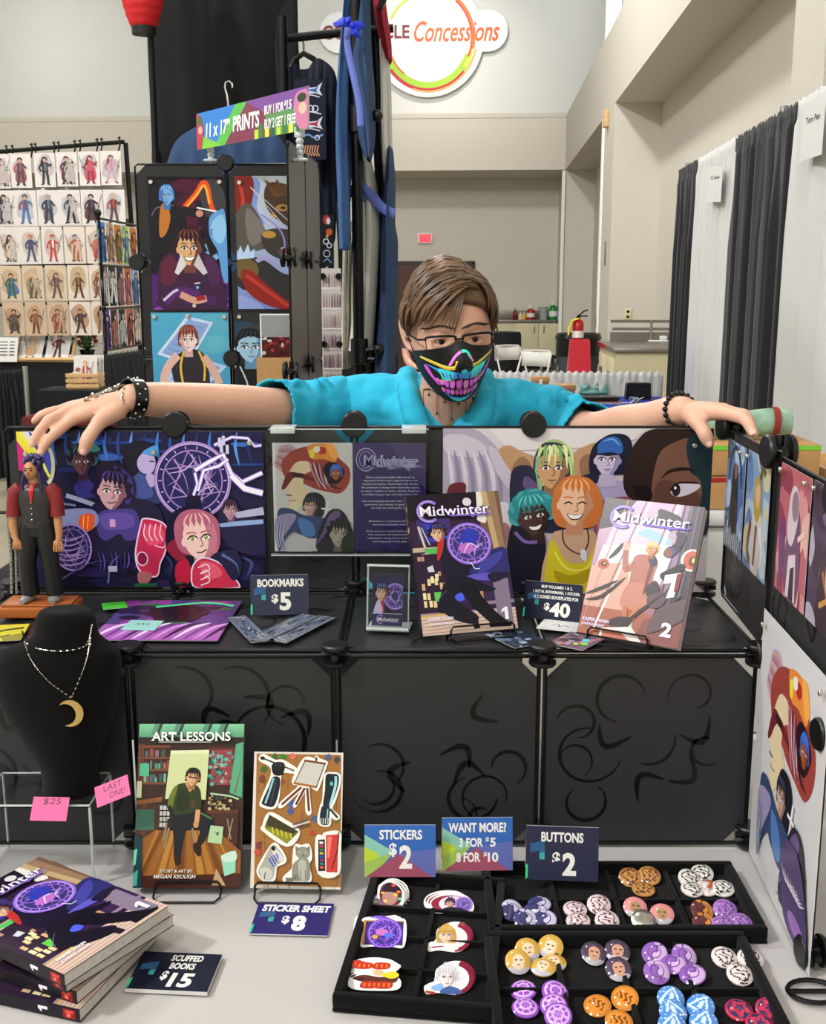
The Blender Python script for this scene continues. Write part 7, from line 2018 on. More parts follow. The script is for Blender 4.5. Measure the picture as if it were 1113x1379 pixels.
# bookmarks in sleeves
def art_bm(seed):
    def f(w,h):
        A=Art(w,h,200,70,2e-5);A.rect(0,0,200,70,'#8a97ac');smudge(A,6,6,194,64,[lin(c) for c in ('#24365e','#c8d0d8','#3f5a94','#1c2844','#a8b8cc')],46,seed,.07)
        for k in range(7):A.line([(10+26*k,60-(k*13)% 40),(24+26*k,12+(k*17)% 30),(40+26*k,40)],5,['#e4e8ec','#1f2f5a','#5a7ab8'][k% 3],taper=2)
        return A
    return f
bmk=[((318,830),(352,864),'first fanned bookmark in a clear sleeve under the bookmark card',.0),((345,862),(418,828),'middle fanned bookmark lying across the other two sleeves',.0022),((374,864),(441,830),'last fanned bookmark in a clear sleeve, pointing to the card holder',.0)]
for i,(p,q,lb,dz_) in enumerate(bmk):
    a=atZ(*p,ZS2+.002+dz_);b=atZ(*q,ZS2+.002+dz_)
    x=b-a;L=max(x.length,.06);y=Vector((-x.y,x.x,0)).normalized();wd=.03
    mmx=frame(a-y*wd/2,x,y)
    o=thing('bookmark',lb,'bookmark',matrix=mmx,group='sleeved bookmarks')
    A=art_bm(i+2)(L,wd);A.sheet('print',o)
    m=MB('plastic_sleeve');m.box((-.004,-.003,.0013),(L+.008,wd+.003,.0015));m.build('sleeve',o,smooth=0)
# cards before the bundle sign
def art_dark(w,h):
    A=Art(w,h,100,70);A.rect(0,0,100,70,'#232c3c');smudge(A,4,4,96,66,[lin('#5a6f90'),lin('#1a2030'),lin('#8fa0b4'),lin('#33405a')],22,3,.15);return A
def art_holo(w,h):
    A=Art(w,h,100,70);A.rect(0,0,100,70,'#6a5a6a');smudge(A,4,4,96,66,[lin('#8a6a74'),lin('#3a3444'),lin('#a89aa8'),lin('#c0766a')],18,4,.16);A.ell(70,26,10,7,'#4ad8d8');A.ell(82,44,9,6,'#6ae04a');A.ell(62,50,8,4,'#d8d84a');A.ell(84,20,6,4,'#d86ad0');return A
def art_plain(w,h):
    A=Art(w,h,100,70);A.rect(0,0,100,70,'#d8d8d6');A.line([(30,40),(45,25),(50,45),(62,30),(75,42)],3,'#55555c');return A
flat_card('white signed bookplate half under the bundle card',(722,846),(776,852),(719,832),ZS2+.0012,art_plain,.0004,'bookplate','card',None)
flat_card('small dark blue card in front of the volume one comic',(694,873),(740,864),(679,848),ZS2+.0012,art_dark,.0006,'art_card','card',None)
flat_card('shimmering holographic card in front of the bundle card',(738,866),(785,876),(752,847),ZS2+.0032,art_holo,.0006,'art_card','card',None)
# flat print with sticky notes
def art_flat(w,h):
    A=Art(w,h,100,50);A.rect(0,0,100,50,'#4a3a78');smudge(A,2,2,98,30,[lin('#241a3c'),lin('#2f6a4a'),lin('#8a3a94'),lin('#1c1830')],18,3,.16);A.rect(0,32,100,50,'#a05ab0')
    for k in range(12):A.line([(8*k,50),(10+8*k,36),(22+8*k,30)],3.4,['#e0d0ec','#6a3a84','#c890d8','#2c1c40'][k% 4],taper=2)
    A.poly([(25,12),(60,6),(80,16),(70,28),(40,30)],'#16121f');A.line([(30,10),(70,4),(96,8)],2.4,'#4ad89a');return A
flat_card('green and violet print lying flat on the shelf under two sticky notes',(120,862),(293,863),(146,808),ZS2+.001,art_flat,.0005,'flat_print','print',None)
def plain(col):
    def f(w,h):
        A=Art(w,h,10,10);A.rect(0,0,10,10,col);return A
    return f
def note(label,bl,br,tl,col,txt=None):
    def f(w,h):
        A=Art(w,h,60,40);A.rect(0,0,60,40,col)
        for k in range(3):A.line([(16+9*k,18),(20+9*k,12),(22+9*k,20)],1.6,'#3a4a3a')
        return A
    flat_card(label,bl,br,tl,ZS2+.0028,f,.0004,'sticky_note','sticky note','sticky notes',INK_MATTE)
note('green sticky note at the back of the flat violet print',(139,821),(172,818),(142,812),'#3fae2c');note('light blue sticky note on the flat violet print',(162,848),(208,849),(178,835),'#8fc8c4')
def art_yel(w,h):
    A=Art(w,h,60,40);A.rect(0,0,60,40,'#c8c02a');A.line([(5,30),(25,15),(55,10)],4,'#2a2a20');A.line([(10,36),(40,26)],3,'#3a3a20');A.poly([(30,30),(60,22),(60,40),(34,40)],'#8a8430');return A
flat_card('yellow print lying on the shelf beside the bust',(-30,865),(28,862),(-24,843),ZS2+.001,art_yel,.0005,'flat_print','print',None)
# ---- necklace bust on a clear riser with pink notes
a_=atZ(127,1190,ZT2)
ht=atY(120,1085,a_.y).z-ZT2
bk_=atZ(176,1140,ZT2)
lf_=atZ(-25,1190,ZT2)
rs=thing('acrylic_riser','clear acrylic riser under the black necklace bust','riser',(a_.x,a_.y,ZT2))
rw,rd_=a_.x-lf_.x,bk_.y-a_.y
m=MB('acrylic');m.box((-rw,0,ht-.003),(0,rd_,ht));m.build('top',rs,smooth=0)
for xx,yy in ((0,0),(0,rd_),(-rw,0),(-rw,rd_)):
    m=MB('acrylic_edge');m.tube([(xx,yy,0),(xx,yy,ht-.003)],.0022,6);m.build('leg',rs)
m=MB('acrylic_edge')
m.tube([(-rw,0,ht),(0,0,ht),(0,rd_,ht),(-rw,rd_,ht)],.0016,6,closed=True,up=(0,0,1));m.build('rim',rs)
m=MB('acrylic');m.box((-rw,-.0006,0),(-rw+.001,rd_,ht-.004));m.build('side_pane',rs,smooth=0)
zr=ZT2+ht
cy0=a_.y+rd_*.5
def lv(y,xa,xb,dd):
    pa,pb=atY(xa,y,cy0-dd*.6),atY(xb,y,cy0-dd*.6)
    return (pa.z,(pa.x+pb.x)/2,(pb.x-pa.x)/2,dd)
LV=[lv(822,72,100,.012),lv(825,52,112,.026),lv(838,42,122,.034),lv(860,38,126,.036),lv(872,22,138,.038),lv(884,-6,153,.042),lv(905,-20,156,.048),lv(940,-16,152,.05),lv(975,2,146,.048),lv(1010,28,134,.045),lv(1040,48,126,.042)]
zlow=zr+.0005
LV.append((zlow,LV[-1][1],LV[-1][2]*.97,.04))
bst=thing('necklace_bust','black velvet necklace bust standing on the clear riser','bust',(LV[-1][1],cy0,zr))
LVs=crom(LV,4,False)
m=MB('velvet_black');rows=[[(cx-LV[-1][1]+hw*math.cos(2*PI*i/40),dd*math.sin(2*PI*i/40),max(z-zr,.0005)) for i in range(40)] for z,cx,hw,dd in LVs]
m.grid(rows,closed=True);m._add(rows[0],[list(range(40))]);m._add(rows[-1],[list(range(40))]);m.build('torso',bst,smooth=80)
m=MB('velvet_black');m.lathe([(.034,0),(.036,.002),(.03,.006)],30,sx=1.0,sy=.95);m.build('base',bst)
def on_bust(px,py,off=.0015):
    r=ray(px,py);best=None
    t=(cy0-.08)/r.y
    while t< (cy0+.03)/r.y:
        p=CAM+r*t
        for i in range(len(LVs)-1):
            if LVs[i+1][0]<= p.z<= LVs[i][0]:
                f=(p.z-LVs[i+1][0])/(LVs[i][0]-LVs[i+1][0]+1e-9)
                cx=LVs[i+1][1]*(1-f)+LVs[i][1]*f;hw=LVs[i+1][2]*(1-f)+LVs[i][2]*f+off;dd=LVs[i+1][3]*(1-f)+LVs[i][3]*f+off
                if ((p.x-cx)/hw)**2+((p.y-cy0)/dd)**2<= 1:return p
        t += .0006
    return CAM+r*((cy0-.04)/r.y)
def chain(mb,pts,r=.0011):
    for i in range(len(pts)-1):
        d=pts[i+1]-pts[i];L=d.length;n=max(1,int(L/(r*2.6)))
        for k in range(n):
            c=pts[i]+d*((k+.5)/n)
            q=d.to_track_quat('Z','Y').to_matrix().to_4x4();q.translation=c
            mb._add([q @ Vector((r*1.0*math.cos(a),r*(.5 if k% 2 else 1.0)*math.sin(a)*.8,z)) for z in (-r*1.2,0,r*1.2) for a in [j*PI/3 for j in range(6)]],[(z*6+j,z*6+(j+1)% 6,(z+1)*6+(j+1)% 6,(z+1)*6+j) for z in (0,1) for j in range(6)])
nk=thing('moon_necklace','gold chain necklace with a crescent moon pendant on the bust','necklace',on_bust(95,958))
o0=nk.location.copy()
V1=[on_bust(*p)-o0 for p in ((33,862),(38,880),(50,900),(66,918),(82,930),(96,940))];V2=[on_bust(*p)-o0 for p in ((96,940),(104,922),(112,902),(118,882),(122,858))]
m=MB('silver_chain');chain(m,[Vector(p) for p in crom([tuple(v) for v in V1],3,False)]);chain(m,[Vector(p) for p in crom([tuple(v) for v in V2],3,False)]);m.build('chain',nk)
c=on_bust(95,960,.003)-o0;R_=.0185
out=[]
for i in range(17):a=-2.2+4.4*i/16;out.append((R_*math.cos(a),R_*math.sin(a)))
for i in range(15):a=1.75-3.5*i/14;out.append((-.0065+R_*.78*math.cos(a),R_*.8*math.sin(a)))
m=MB('gold');m.prism(out,0,.003,T=Matrix.Translation(c) @ Matrix.Rotation(PI/2-.1,4,'X') @ Matrix.Rotation(.25,4,'Z'));m.build('pendant',nk,smooth=30)
ck=thing('chain_choker','short gold chain choker round the neck of the bust','necklace',on_bust(80,876));o0=ck.location.copy()
m=MB('silver_chain');chain(m,[Vector(p) for p in crom([tuple(on_bust(*q)-o0) for q in ((30,850),(36,866),(54,874),(80,877),(104,874),(118,866),(124,840))],3,False)],.0012);m.build('chain',ck);m=MB('silver_chain');m.ball(tuple(on_bust(121,868)-o0),.003,8,6);m.build('clasp',ck)
def pink(label,bl,br,tl,lines):
    # notes hang over the front rim of the riser, tilted
    yy=a_.y-.004
    p,q,t=atY(*bl,yy-.02),atY(*br,yy-.02),atY(*tl,yy)
    x=q-p;w=x.length;y=t-p;x.normalize();y -= x*y.dot(x);h=y.length
    A=Art(w,h,60,40,3e-5);A.rect(0,0,60,40,'#dc5a92')
    for tx,cx,cy,ww,hh in lines:A.text(tx,cx,cy,ww,hh,'#3a1a2c',bold=0,shear=.1)
    o=A.sheet('pink_note',None,frame(p,x,y),thick=.0004,ink=INK_MATTE,back='#dc5a92');tag(o,label,'sticky note','pink sticky notes')
pink('bright pink price note stuck on the front rim of the riser',(40,1105),(89,1106),(56,1073),[('$25',32,8,30,12)])
pink('pink last one note stuck tilted at the corner of the riser',(131,1088),(176,1070),(104,1070),[('LAST',32,10,34,11),('ONE!',38,26,28,11)])
# ---- trays with stickers and buttons
def tray(label,bl,br,tl,nc,nr,hgt=.022,z=ZT2,rr_=.011):
    p,q,t=atZ(*bl,z+hgt),atZ(*br,z+hgt),atZ(*tl,z+hgt)
    x=q-p;w=x.length;x.normalize();y=t-p;y -= x*y.dot(x);d=y.length;y.normalize()
    mm=frame(Vector((p.x,p.y,z)),x,y)
    o=thing('display_tray',label,'tray',matrix=mm,group='black velvet trays')
    rim=.011
    m=MB('velvet_black');m.box((0,0,0),(w,d,.004),c=.0015);m.build('floor_pad',o)
    for lo,hi in (((0,0,.004),(w,rim,hgt)),((0,d-rim,.004),(w,d,hgt)),((0,rim,.004),(rim,d-rim,hgt)),((w-rr_,rim,.004),(w,d-rim,hgt))):
        m=MB('velvet_black');m.box(lo,hi,c=.003);m.build('rim',o)
    for i in range(1,nc):
        xx=rim+(w-rim-rr_)*i/nc;m=MB('velvet_black');m.box((xx-.003,rim,.004),(xx+.003,d-rim,hgt-.010),c=.0015);m.build('divider',o)
    for j in range(1,nr):
        yy=rim+(d-2*rim)*j/nr;m=MB('velvet_black');m.box((rim,yy-.0025,.0045),(w-rr_,yy+.0025,hgt-.010),c=.001);m.build('divider',o)
    return o
tray('black tray of die cut stickers in six compartments',(447,1340),(665,1358),(489,1168),2,4)
tray('black button tray farther back, under the button price card',(660,1250),(1036,1250),(667,1158),4,2,rr_=.013)
tray('black button tray nearer the table edge, holding the emblem buttons',(668,1400),(1078,1400),(668,1252),4,2,hgt=.024,rr_=.012)
# stickers
def sticker(label,px,py,w,h,outline,draw,tilt,rz,group,dz_=0,roll=0.0):
    p=atZ(px,py,ZT2+.012+dz_)
    mm=Matrix.Translation(p) @ Matrix.Rotation(rz,4,'Z') @ Matrix.Rotation(math.radians(tilt),4,'X') @ Matrix.Rotation(roll,4,'Z') @ Matrix.Translation((-w/2,-h/2,0))
    A=Art(w,h,100,100*h/w,2.5e-5)
    pts=[(x,y*h/w) for x,y in outline]
    A.blob(pts,'#e8e6e4')
    draw(A,h/w)
    ol=[(x/100*w,h-y/(100*h/w)*h) for x,y in crom(pts,4)]
    o=A.sheet('die_cut_sticker',None,mm,thick=.0005,back='#e8e6e4',outline=ol[::-1]);tag(o,label,'sticker',group)
OV=[(4,60),(15,25),(45,6),(80,14),(97,55),(90,92),(50,97),(12,94)]
HD=[(3,90),(12,66),(34,58),(38,20),(62,4),(88,24),(96,56),(90,84),(60,96),(20,98)]
RC=[(3,6),(30,3),(70,3),(97,6),(97,94),(70,97),(30,97),(3,94)]
AC=[(2,66),(16,52),(24,14),(60,4),(96,18),(86,44),(98,66),(92,92),(50,97),(10,92)]
CR=[(3,74),(22,60),(26,26),(52,6),(82,10),(97,40),(92,76),(70,96),(30,92),(8,96)]
def d_holo(A,k):
    A.blob([(10,88*k),(18,68*k),(40,62*k),(60,80*k),(56,94*k),(20,94*k)],'#8a5a84');A.blob([(42,60*k),(44,24*k),(62,10*k),(84,26*k),(90,54*k),(84,78*k),(60,84*k)],'#5a2c34');A.ell(64,58*k,17,24*k,'#b08074');A.blob([(44,40*k),(60,12*k),(84,28*k),(88,44*k),(62,40*k)],'#2c1a2c')
    for x,y,c in ((20,80,'#e8563a'),(34,72,'#6ad84a'),(48,44,'#f0a030'),(70,20,'#e84a3a'),(82,40,'#f07a30'),(86,62,'#4ad88a'),(54,70,'#e8d84a'),(40,86,'#4a9ae8'),(76,50,'#f0c040')):A.ell(x,y*k,4.5,4*k,c)
    A.line([(40,94*k),(80,84*k),(96,86*k)],5,'#6a645f')
def d_ovalp(A,k):
    A.ell(50,55*k,42,40*k,'#8a2440');A.ell(56,55*k,32,36*k,'#d8ccd8');head(A,48,52*k,44*k,'#c89480','#8a5a54','#2c1a34','#5a3a6a',seed=4,style='spiky',neck=False);circle_seal(A,76,56*k,17,'#8a68c0','#b8a0e4',fill='#5a4a94',seed=3,w=3);A.blob([(26,92*k),(44,72*k),(70,76*k),(84,92*k)],'#241a34')
def d_rect(A,k):
    A.rect(7,8*k,93,92*k,'#b8823a');A.rect(12,12*k,93,92*k,'#3a2a6a');circle_seal(A,54,52*k,34,'#7a4ac8','#b48af0',fill='#3f2c84',seed=5,w=6);A.ell(48,50*k,14,12*k,'#c070b8');A.ell(62,60*k,9,9*k,'#5a6ae0');A.ell(34,66*k,6,7*k,'#d8a03a')
def d_blond(A,k):
    A.ring(62,50*k,34,40*k,9,'#8a1f3c',a0=-1.3,a1=1.5);A.ell(58,50*k,26,34*k,'#d8d4d4');head(A,46,44*k,54*k,'#e8c4a8','#c09078','#b8924a','#e0c478',seed=7,style='bob',neck=False);A.blob([(10,80*k),(34,74*k),(56,70*k),(72,88*k),(40,92*k)],'#e4e0de');A.line([(14,84*k),(40,80*k)],3,'#8a2a3a')
def d_action(A,k):
    A.blob([(10,62*k),(30,50*k),(60,56*k),(90,50*k),(86,72*k),(40,74*k)],'#5a2c24');A.ell(56,42*k,10,10*k,'#e0b090');A.blob([(60,48*k),(84,38*k),(94,50*k),(80,60*k)],'#d8c82a');A.rect(16,60*k,30,64*k,'#241a1a')
    for k2,(x,y) in enumerate(((28,22),(60,22),(40,80),(66,80))):
        A.blob([(x-14,(y+9)*k),(x-10,(y-9)*k),(x+16,(y-8)*k),(x+13,(y+9)*k)],'#b8321c')
        for q in range(3):A.line([(x-7+9*q,(y-5)*k),(x-8+9*q,(y+5)*k)],3.4,'#f07a3a',smooth=False)
def d_white(A,k):
    A.ring(62,50*k,34,42*k,9,'#7a1c34',a0=-1.3,a1=1.5);A.ell(58,52*k,26,36*k,'#d4d4da');head(A,48,48*k,58*k,'#e4d4d0','#b8a4a8','#c0bcc4','#ecebf0',seed=9,style='spiky',neck=False);A.blob([(16,78*k),(36,66*k),(40,82*k),(24,86*k)],'#7fa8dc');A.blob([(34,92*k),(50,74*k),(70,80*k),(76,94*k)],'#3f5a94');A.line([(6,90*k),(24,94*k)],5,'#b8323c')
piles=[('holographic head sticker',517,1205,.062,.05,HD,d_holo,3),('oval purple sticker of a dark haired face',608,1216,.064,.034,OV,d_ovalp,3),('rectangular violet ring sticker',516,1256,.06,.042,RC,d_rect,3),('crescent sticker of a blond face',604,1262,.058,.045,CR,d_blond,2),('red lettered action sticker',505,1313,.066,.043,AC,d_action,3),('crescent sticker of a white haired face',604,1317,.06,.046,CR,d_white,2)]
pos_w=['on top of its pile','second in its pile','at the bottom of its pile']
for nm,x,y,w,h,ol,dw,n in piles:
    for j in range(n):
        sticker(f'{nm} {pos_w[j if j < n-1 else 2]}',x-(4*j if nm[0] in 'or' else -3*j),y-2.5*j,w,h,ol,dw,24-3*j,(-.04+.05*j),nm+'s',dz_=.0016*(n-1-j))
# buttons
def button(kind,px,py,tilt,rz,label,group,dz_=0.0,spin=0.0,tx=0.0):
    R_=.0158
    c0,c1,pat=kind
    ca,cb=lin(c0),lin(c1)
    r=random.Random(int(px*7+py*13))
    rings,seg=13,36
    v=[(0,0,.0042)];f=[];c=[]
    def col(u,w):
        rho=math.hypot(u,w);th=math.atan2(w,u)
        if pat== 'seal':
            t=1 if (abs(rho-.78)< .07 or (rho< .72 and (abs(math.sin(th*2))< .2 or abs(rho-.4)< .07 or abs(math.cos(2*th))< .12))) else 0
        elif pat== 'tri':
            d=max(w*.9+.05*0-.0-.45+.0,abs(u)*.87-w*.5-.42) if True else 0
            d=max(-w-.42,abs(u)*.87+w*.5-.42);t=1 if abs(d)< .08 or (d<-.18 and abs(u)< .16) else (.45 if rho> .78 and math.sin(th*14)> .3 and w> .2 else 0)
        elif pat== 'star':
            k=5;a=(th+PI/2)% (2*PI/k)-PI/k;rr_=.36/math.cos(PI*2/k)*0+.0;d=rho*math.cos(a)
            st=rho*math.cos(((th+PI/2)% (2*PI/5))-PI/5)
            edge=.74*(.42+.58*abs((((th+PI/2)/(2*PI/5))% 1)-.5)*2)
            t=1 if (rho< .84 and abs(rho-edge)> .09 and rho> .2 and rho> edge) or (rho< edge*.55) else 0
        elif pat== 'text':
            t=1 if (abs(w)< .34 and abs(u)< .6 and math.sin(u*16+math.sin(w*9)*2)> .1) else (.35 if rho> .84 else 0)
        elif pat== 'face':
            t=1 if (u*u/.2+(w+.1)**2/.34< 1) else 0
            if t and ((abs(w-.02)< .05 and .1< abs(u)< .3) or (abs(w+.35)< .04 and abs(u)< .12)):return lin('#3a2428')
            if not t and w<-.5:return lin('#b8b4c0')
        elif pat== 'split':
            t=1 if u+.4*w> .1+.25*math.sin(w*6) else 0
            if abs(rho-.5)< .06 or (abs(u-.1*math.sin(9*w))< .05):return mixc(c0,'#2a1c34',.6)
        elif pat== 'sketch':
            t=1 if (math.sin(u*9+math.sin(w*7)*2.2)*math.sin(w*8+u*4)> .45 or abs(rho-.62-.1*math.sin(th*3))< .05) else 0
        elif pat== 'metal':t=0
        else:t=0
        if rho> .93:t *= .3
        return tuple(ca[i]*(1-t)+cb[i]*t for i in range(3))
    for i in range(1,rings+1):
        q=i/rings
        for k in range(seg):
            a=2*PI*k/seg+spin*0;v.append((R_*q*math.cos(a),R_*q*math.sin(a),.0042*(1-q**2.6)))
    def cen(fc):
        x=sum(v[i][0] for i in fc)/len(fc)/R_;y=sum(v[i][1] for i in fc)/len(fc)/R_
        cs,sn=math.cos(spin),math.sin(spin);return x*cs-y*sn,x*sn+y*cs
    for k in range(seg):
        fc=(0,1+k,1+(k+1)% seg);f.append(fc);c.append(col(*cen(fc)))
    for i in range(rings-1):
        for k in range(seg):
            a=1+i*seg;fc=(a+k,a+seg+k,a+seg+(k+1)% seg,a+(k+1)% seg);f.append(fc);c.append(col(*cen(fc)))
    b=len(v)
    for z,q in ((-.0018,1.0),(-.0022,.9)):
        for k in range(seg):a=2*PI*k/seg;v.append((R_*q*math.cos(a),R_*q*math.sin(a),z))
    e=1+(rings-1)*seg
    for k in range(seg):f.append((e+k,b+k,b+(k+1)% seg,e+(k+1)% seg));c.append(tuple(x*.8 for x in ca));f.append((b+k,b+seg+k,b+seg+(k+1)% seg,b+(k+1)% seg));c.append(lin('#a8a8a8'))
    f.append(tuple(b+seg+k for k in range(seg)));c.append(lin('#b0b0b0'))
    me=bpy.data.meshes.new('pin_button');me.from_pydata(v,[],f);me.materials.append(INK_BUTTON if pat != 'metal' else MATS['magnet_silver'])
    att=me.color_attributes.new('Col','FLOAT_COLOR','CORNER');buf=[]
    for fc,cc in zip(f,c):buf += [cc[0],cc[1],cc[2],1.0]*len(fc)
    att.data.foreach_set('color',buf);me.polygons.foreach_set('use_smooth',[True]*len(f));me.set_sharp_from_angle(angle=.6);me.update()
    z=ZT2+.0045+R_*abs(math.sin(math.radians(tilt)))+.0025+dz_
    o=put('pin_button',me,None,Matrix.Translation(atZ(px,py,z)) @ Matrix.Rotation(rz,4,'Z') @ Matrix.Rotation(math.radians(tilt),4,'X') @ Matrix.Rotation(math.radians(tx),4,'Y'))
    tag(o,label,'button',group)
K={'navy':('#3a3a6c','#c8c0dc','split'),'pale':('#d8c4c8','#5a4448','sketch'),'gold':('#c08a4a','#5a2c28','sketch'),'white':('#d8d4ce','#2a2626','sketch'),'ow':('#dcd4cc','#b0502c','split'),'tan':('#d88a8a','#a8845c','face'),'metal':('#8a8a8a','#8a8a8a','metal'),'brown':('#5a2c2c','#d08a3a','split'),'pur':('#a070b8','#5f3a80','sketch'),'blond':('#c8a048','#e8c8a8','face'),'man':('#4a3a50','#c8967c','face'),'vio':('#8a5ab0','#c8a8d8','split'),'ink':('#dcd2d0','#4a3038','sketch'),'seal':('#8a4ab8','#d8a8e8','seal'),'orange':('#d8892c','#7a3a14','text'),'blue':('#4a86d0','#c4dcf4','tri'),'red':('#c02a50','#3a2a54','star')}
BT=[
 ('navy','navy and white button','rear tray, at its near left cell',[(690,1226,34,.5),(727,1217,8,0),(720,1227,16,-.6),(708,1238,28,.2),(734,1239,22,-.4)],['at the outer side','lying flat behind the rest','wedged in the middle','at the front, below the outer one','at the front, tilted toward the pale buttons']),
 ('pale','pale pink sketched button','',[(775,1224,10,.1),(807,1218,24,0),(779,1240,12,-.4),(818,1240,26,0)],['behind, beside the navy group','behind, beside the tan group','in front, beside the navy group','in front, beside the tan group']),
 ('gold','gold and brown button','',[(849,1181,26,0),(875,1179,24,0),(867,1197,6,0)],['closer to the price card','closer to the white sketched group','lying flat in front']),
 ('white','white button with black sketch','',[(929,1183,28,.3),(946,1176,24,-.2),(933,1197,10,.1),(974,1196,14,-.3)],['standing behind','at the very back','lying flat in front','apart at the outer end of the group']),
 ('ow','white and rust button','',[(953,1195,14,-.3)],['between white sketched buttons']),
 ('tan','pink and tan face button','',[(856,1222,28,0),(892,1231,26,-.2)],['behind the silver back','beside the silver back']),
 ('metal','button turned face down showing its silver back','',[(867,1239,28,0)],['among pink and tan ones']),
 ('brown','brown and orange button','',[(946,1226,30,.3),(949,1243,26,.2)],['behind its twin','in front of its twin']),
 ('pur','purple sketched button','',[(977,1225,28,0),(997,1243,22,-.2),(975,1247,22,0)],['behind the other two','at the outer side','beside the brown ones in front']),
 ('blond','yellow haired face button','',[(711,1279,30,.1),(742,1275,34,-.2),(698,1295,34,.2),(746,1296,6,-.2),(732,1302,8,-.4)],['behind in the middle','behind, next to the divider','at the outer front','lying flat under the rear one','lying flat at the front']),
 ('man','dark haired face button','',[(800,1284,30,.2),(832,1281,28,0),(833,1305,28,0)],['nearest the yellow haired group','behind','in front']),
 ('vio','violet and lilac button','',[(882,1284,28,-.4),(922,1287,30,.3),(885,1309,28,.1),(907,1298,14,-.6),(933,1312,16,-.7)],['behind, by the face buttons','behind, by the cream buttons','in front, by the face buttons','wedged in the middle of five','in front, by the cream buttons']),
 ('ink','cream button with plum sketch','',[(976,1289,20,.1),(1011,1291,18,0),(997,1312,20,.1)],['behind, by the violet group','behind, by the tray rim','in front of two others']),
 ('seal','purple emblem button','',[(705,1333,10,-.5),(748,1336,22,.4),(708,1357,6,0),(746,1354,20,-.2),(752,1368,24,-.3)],['lying behind at the outer side','behind, by the orange buttons','lying flat in front at the outer side','half covered in the overlapping three','at the front of the overlapping three']),
 ('orange','orange lettered button','',[(805,1354,14,-.4),(842,1344,26,-.4),(834,1376,18,0)],['by the purple emblems','farthest back of three','cut off at the front']),
 ('blue','blue triangle button','',[(904,1345,28,0),(907,1363,26,0),(944,1356,30,-.4),(906,1381,26,0),(948,1377,26,-.3)],['at the back','overlapping the rear one','alone, by the red stars','at the front, under the overlapping two','at the front, by the red stars']),
 ('red','crimson star button','',[(996,1360,12,0),(1037,1360,22,0),(1024,1380,16,0)],['by the blue triangles','by the tray rim','in front of the other two']),
]
for kd,lb,_,ps,where in BT:
    for j,((x,y,ti,rz),wh) in enumerate(zip(ps,where)):
        button(K[kd],x,y,ti,rz,(lb+' '+wh)[:200],lb+'s',dz_=.0008*j,spin=random.Random(j+len(lb)).uniform(-.4,.4))
# ---- small prints on the side wing
wn=(WG[1]-WG[0]).normalized();wnn=Vector((-1,0,0))
def wing_plane(i):
    d=(WG[i+1]-WG[i]).normalized();n=Vector((d.y,-d.x,0));n=n if n.x< 0 else -n
    return WG[i]+n*.006,d,n
def wing_print(name,label,tl,bl,tr,i,art,group,pins,extra=0.0):
    p0,d,n=wing_plane(i);p0=p0+n*extra
    a,b,c=onplane(*tl,p0,n),onplane(*bl,p0,n),onplane(*tr,p0,n)
    h=a.z-b.z;s0=(a-p0).dot(d);s1=(c-p0).dot(d);w=s1-s0
    org_=p0+d*s0;org_.z=b.z
    A=art(w,h);o=A.sheet(name,None,frame(org_,d,(0,0,1)));tag(o,label,'poster',group)
    for x,y in pins:pin(o,x*w,y*h,z=.004,r=.004)
    return o
g='small prints on the side wing'
wing_print('art_print','small night blue print of a dark figure at the inner end of the wing',(982,590),(971,728),(1006,603),0,art_wing(0),g,((.85,.95),))
wing_print('art_print','small sky blue print of a pale robed blond figure on the wing',(1009,605),(999,756),(1040,620),0,art_wing(1),g,((.1,.95),(.9,.96)))
wing_print('art_print','small rose print of a grey haired figure on the wing',(1054,622),(1044,790),(1095,643),1,art_wing(2),g,((.1,.95),(.9,.95)))
wing_print('art_print','small dark violet print cut off at the outer end of the wing',(1098,646),(1084,830),(1150,674),1,art_wing(3),g,((.1,.95),))
wing_print('art_poster','tall white portrait print of a red haired profile on the lower wing',(1030,819),(1001,1130),(1122,900),1,art_bigwing,None,((.06,.95),(.94,.95)),extra=.004)
# ---- bins, boxes and a patterned roll behind the wing
mat('bin_white','#cfcfcd',.5)
bx0,by0=.60,2.45
for k in range(2):
    o=thing('storage_bin',['white plastic bin on the floor behind the wing','white plastic bin stacked on another behind the wing'][k],'bin',(bx0,by0,.535*k+.0005*k),group='white bins')
    m=MB('bin_white');m.box((0,0,0),(.62,.4,.5),c=.02);m.build('body',o);m=MB('bin_white');m.box((-.012,-.012,.5),(.632,.412,.534),c=.01);m.build('lid',o)
for k,(h0,lb) in enumerate(((.075,'brown carton on the white bins behind the wing'),(.07,'brown carton with a green tape edge under the patterned roll'))):
    o=thing('carton',lb,'box',(bx0+.01,by0+.01,1.071+.077*k));m=MB('cardboard');m.box((0,0,0),(.3,.26,h0),c=.003);m.build('body',o)
    mat('tape_green','#7ac83a',.4);m=MB('tape_green' if k else 'sauce_red');m.box((-.001,-.0012,h0-.012),(.301,-.0001,h0-.002));m.build('tape',o,smooth=0)
mat('green_print_cloth','#8fb09a',.7,vary=.35,scale=26)
o=thing('patterned_roll','pale green patterned cloth roll lying on the cartons behind the wing','cloth',(bx0+.02,by0+.1,1.222))
m=MB('green_print_cloth');rr=random.Random(6)
pts=[(-.03,0,.03),(.04,0,.034),(.12,0,.03),(.2,.0,.036),(.245,.0,.034)]
m.tube(pts,[(.028,.028),(.032,.03),(.028,.03),(.035,.033),(.03,.03)],20);m.build('roll',o,smooth=60)
m=MB('leaf_red');m.tube([(.2,-.001,.036),(.215,-.001,.0355)],.0362,18,caps=False);m.build('tie_band',o)
o=thing('wooden_box','pale wooden box edge seen over the outer wing print','box',(bx0+.33,by0+.02,1.0705));
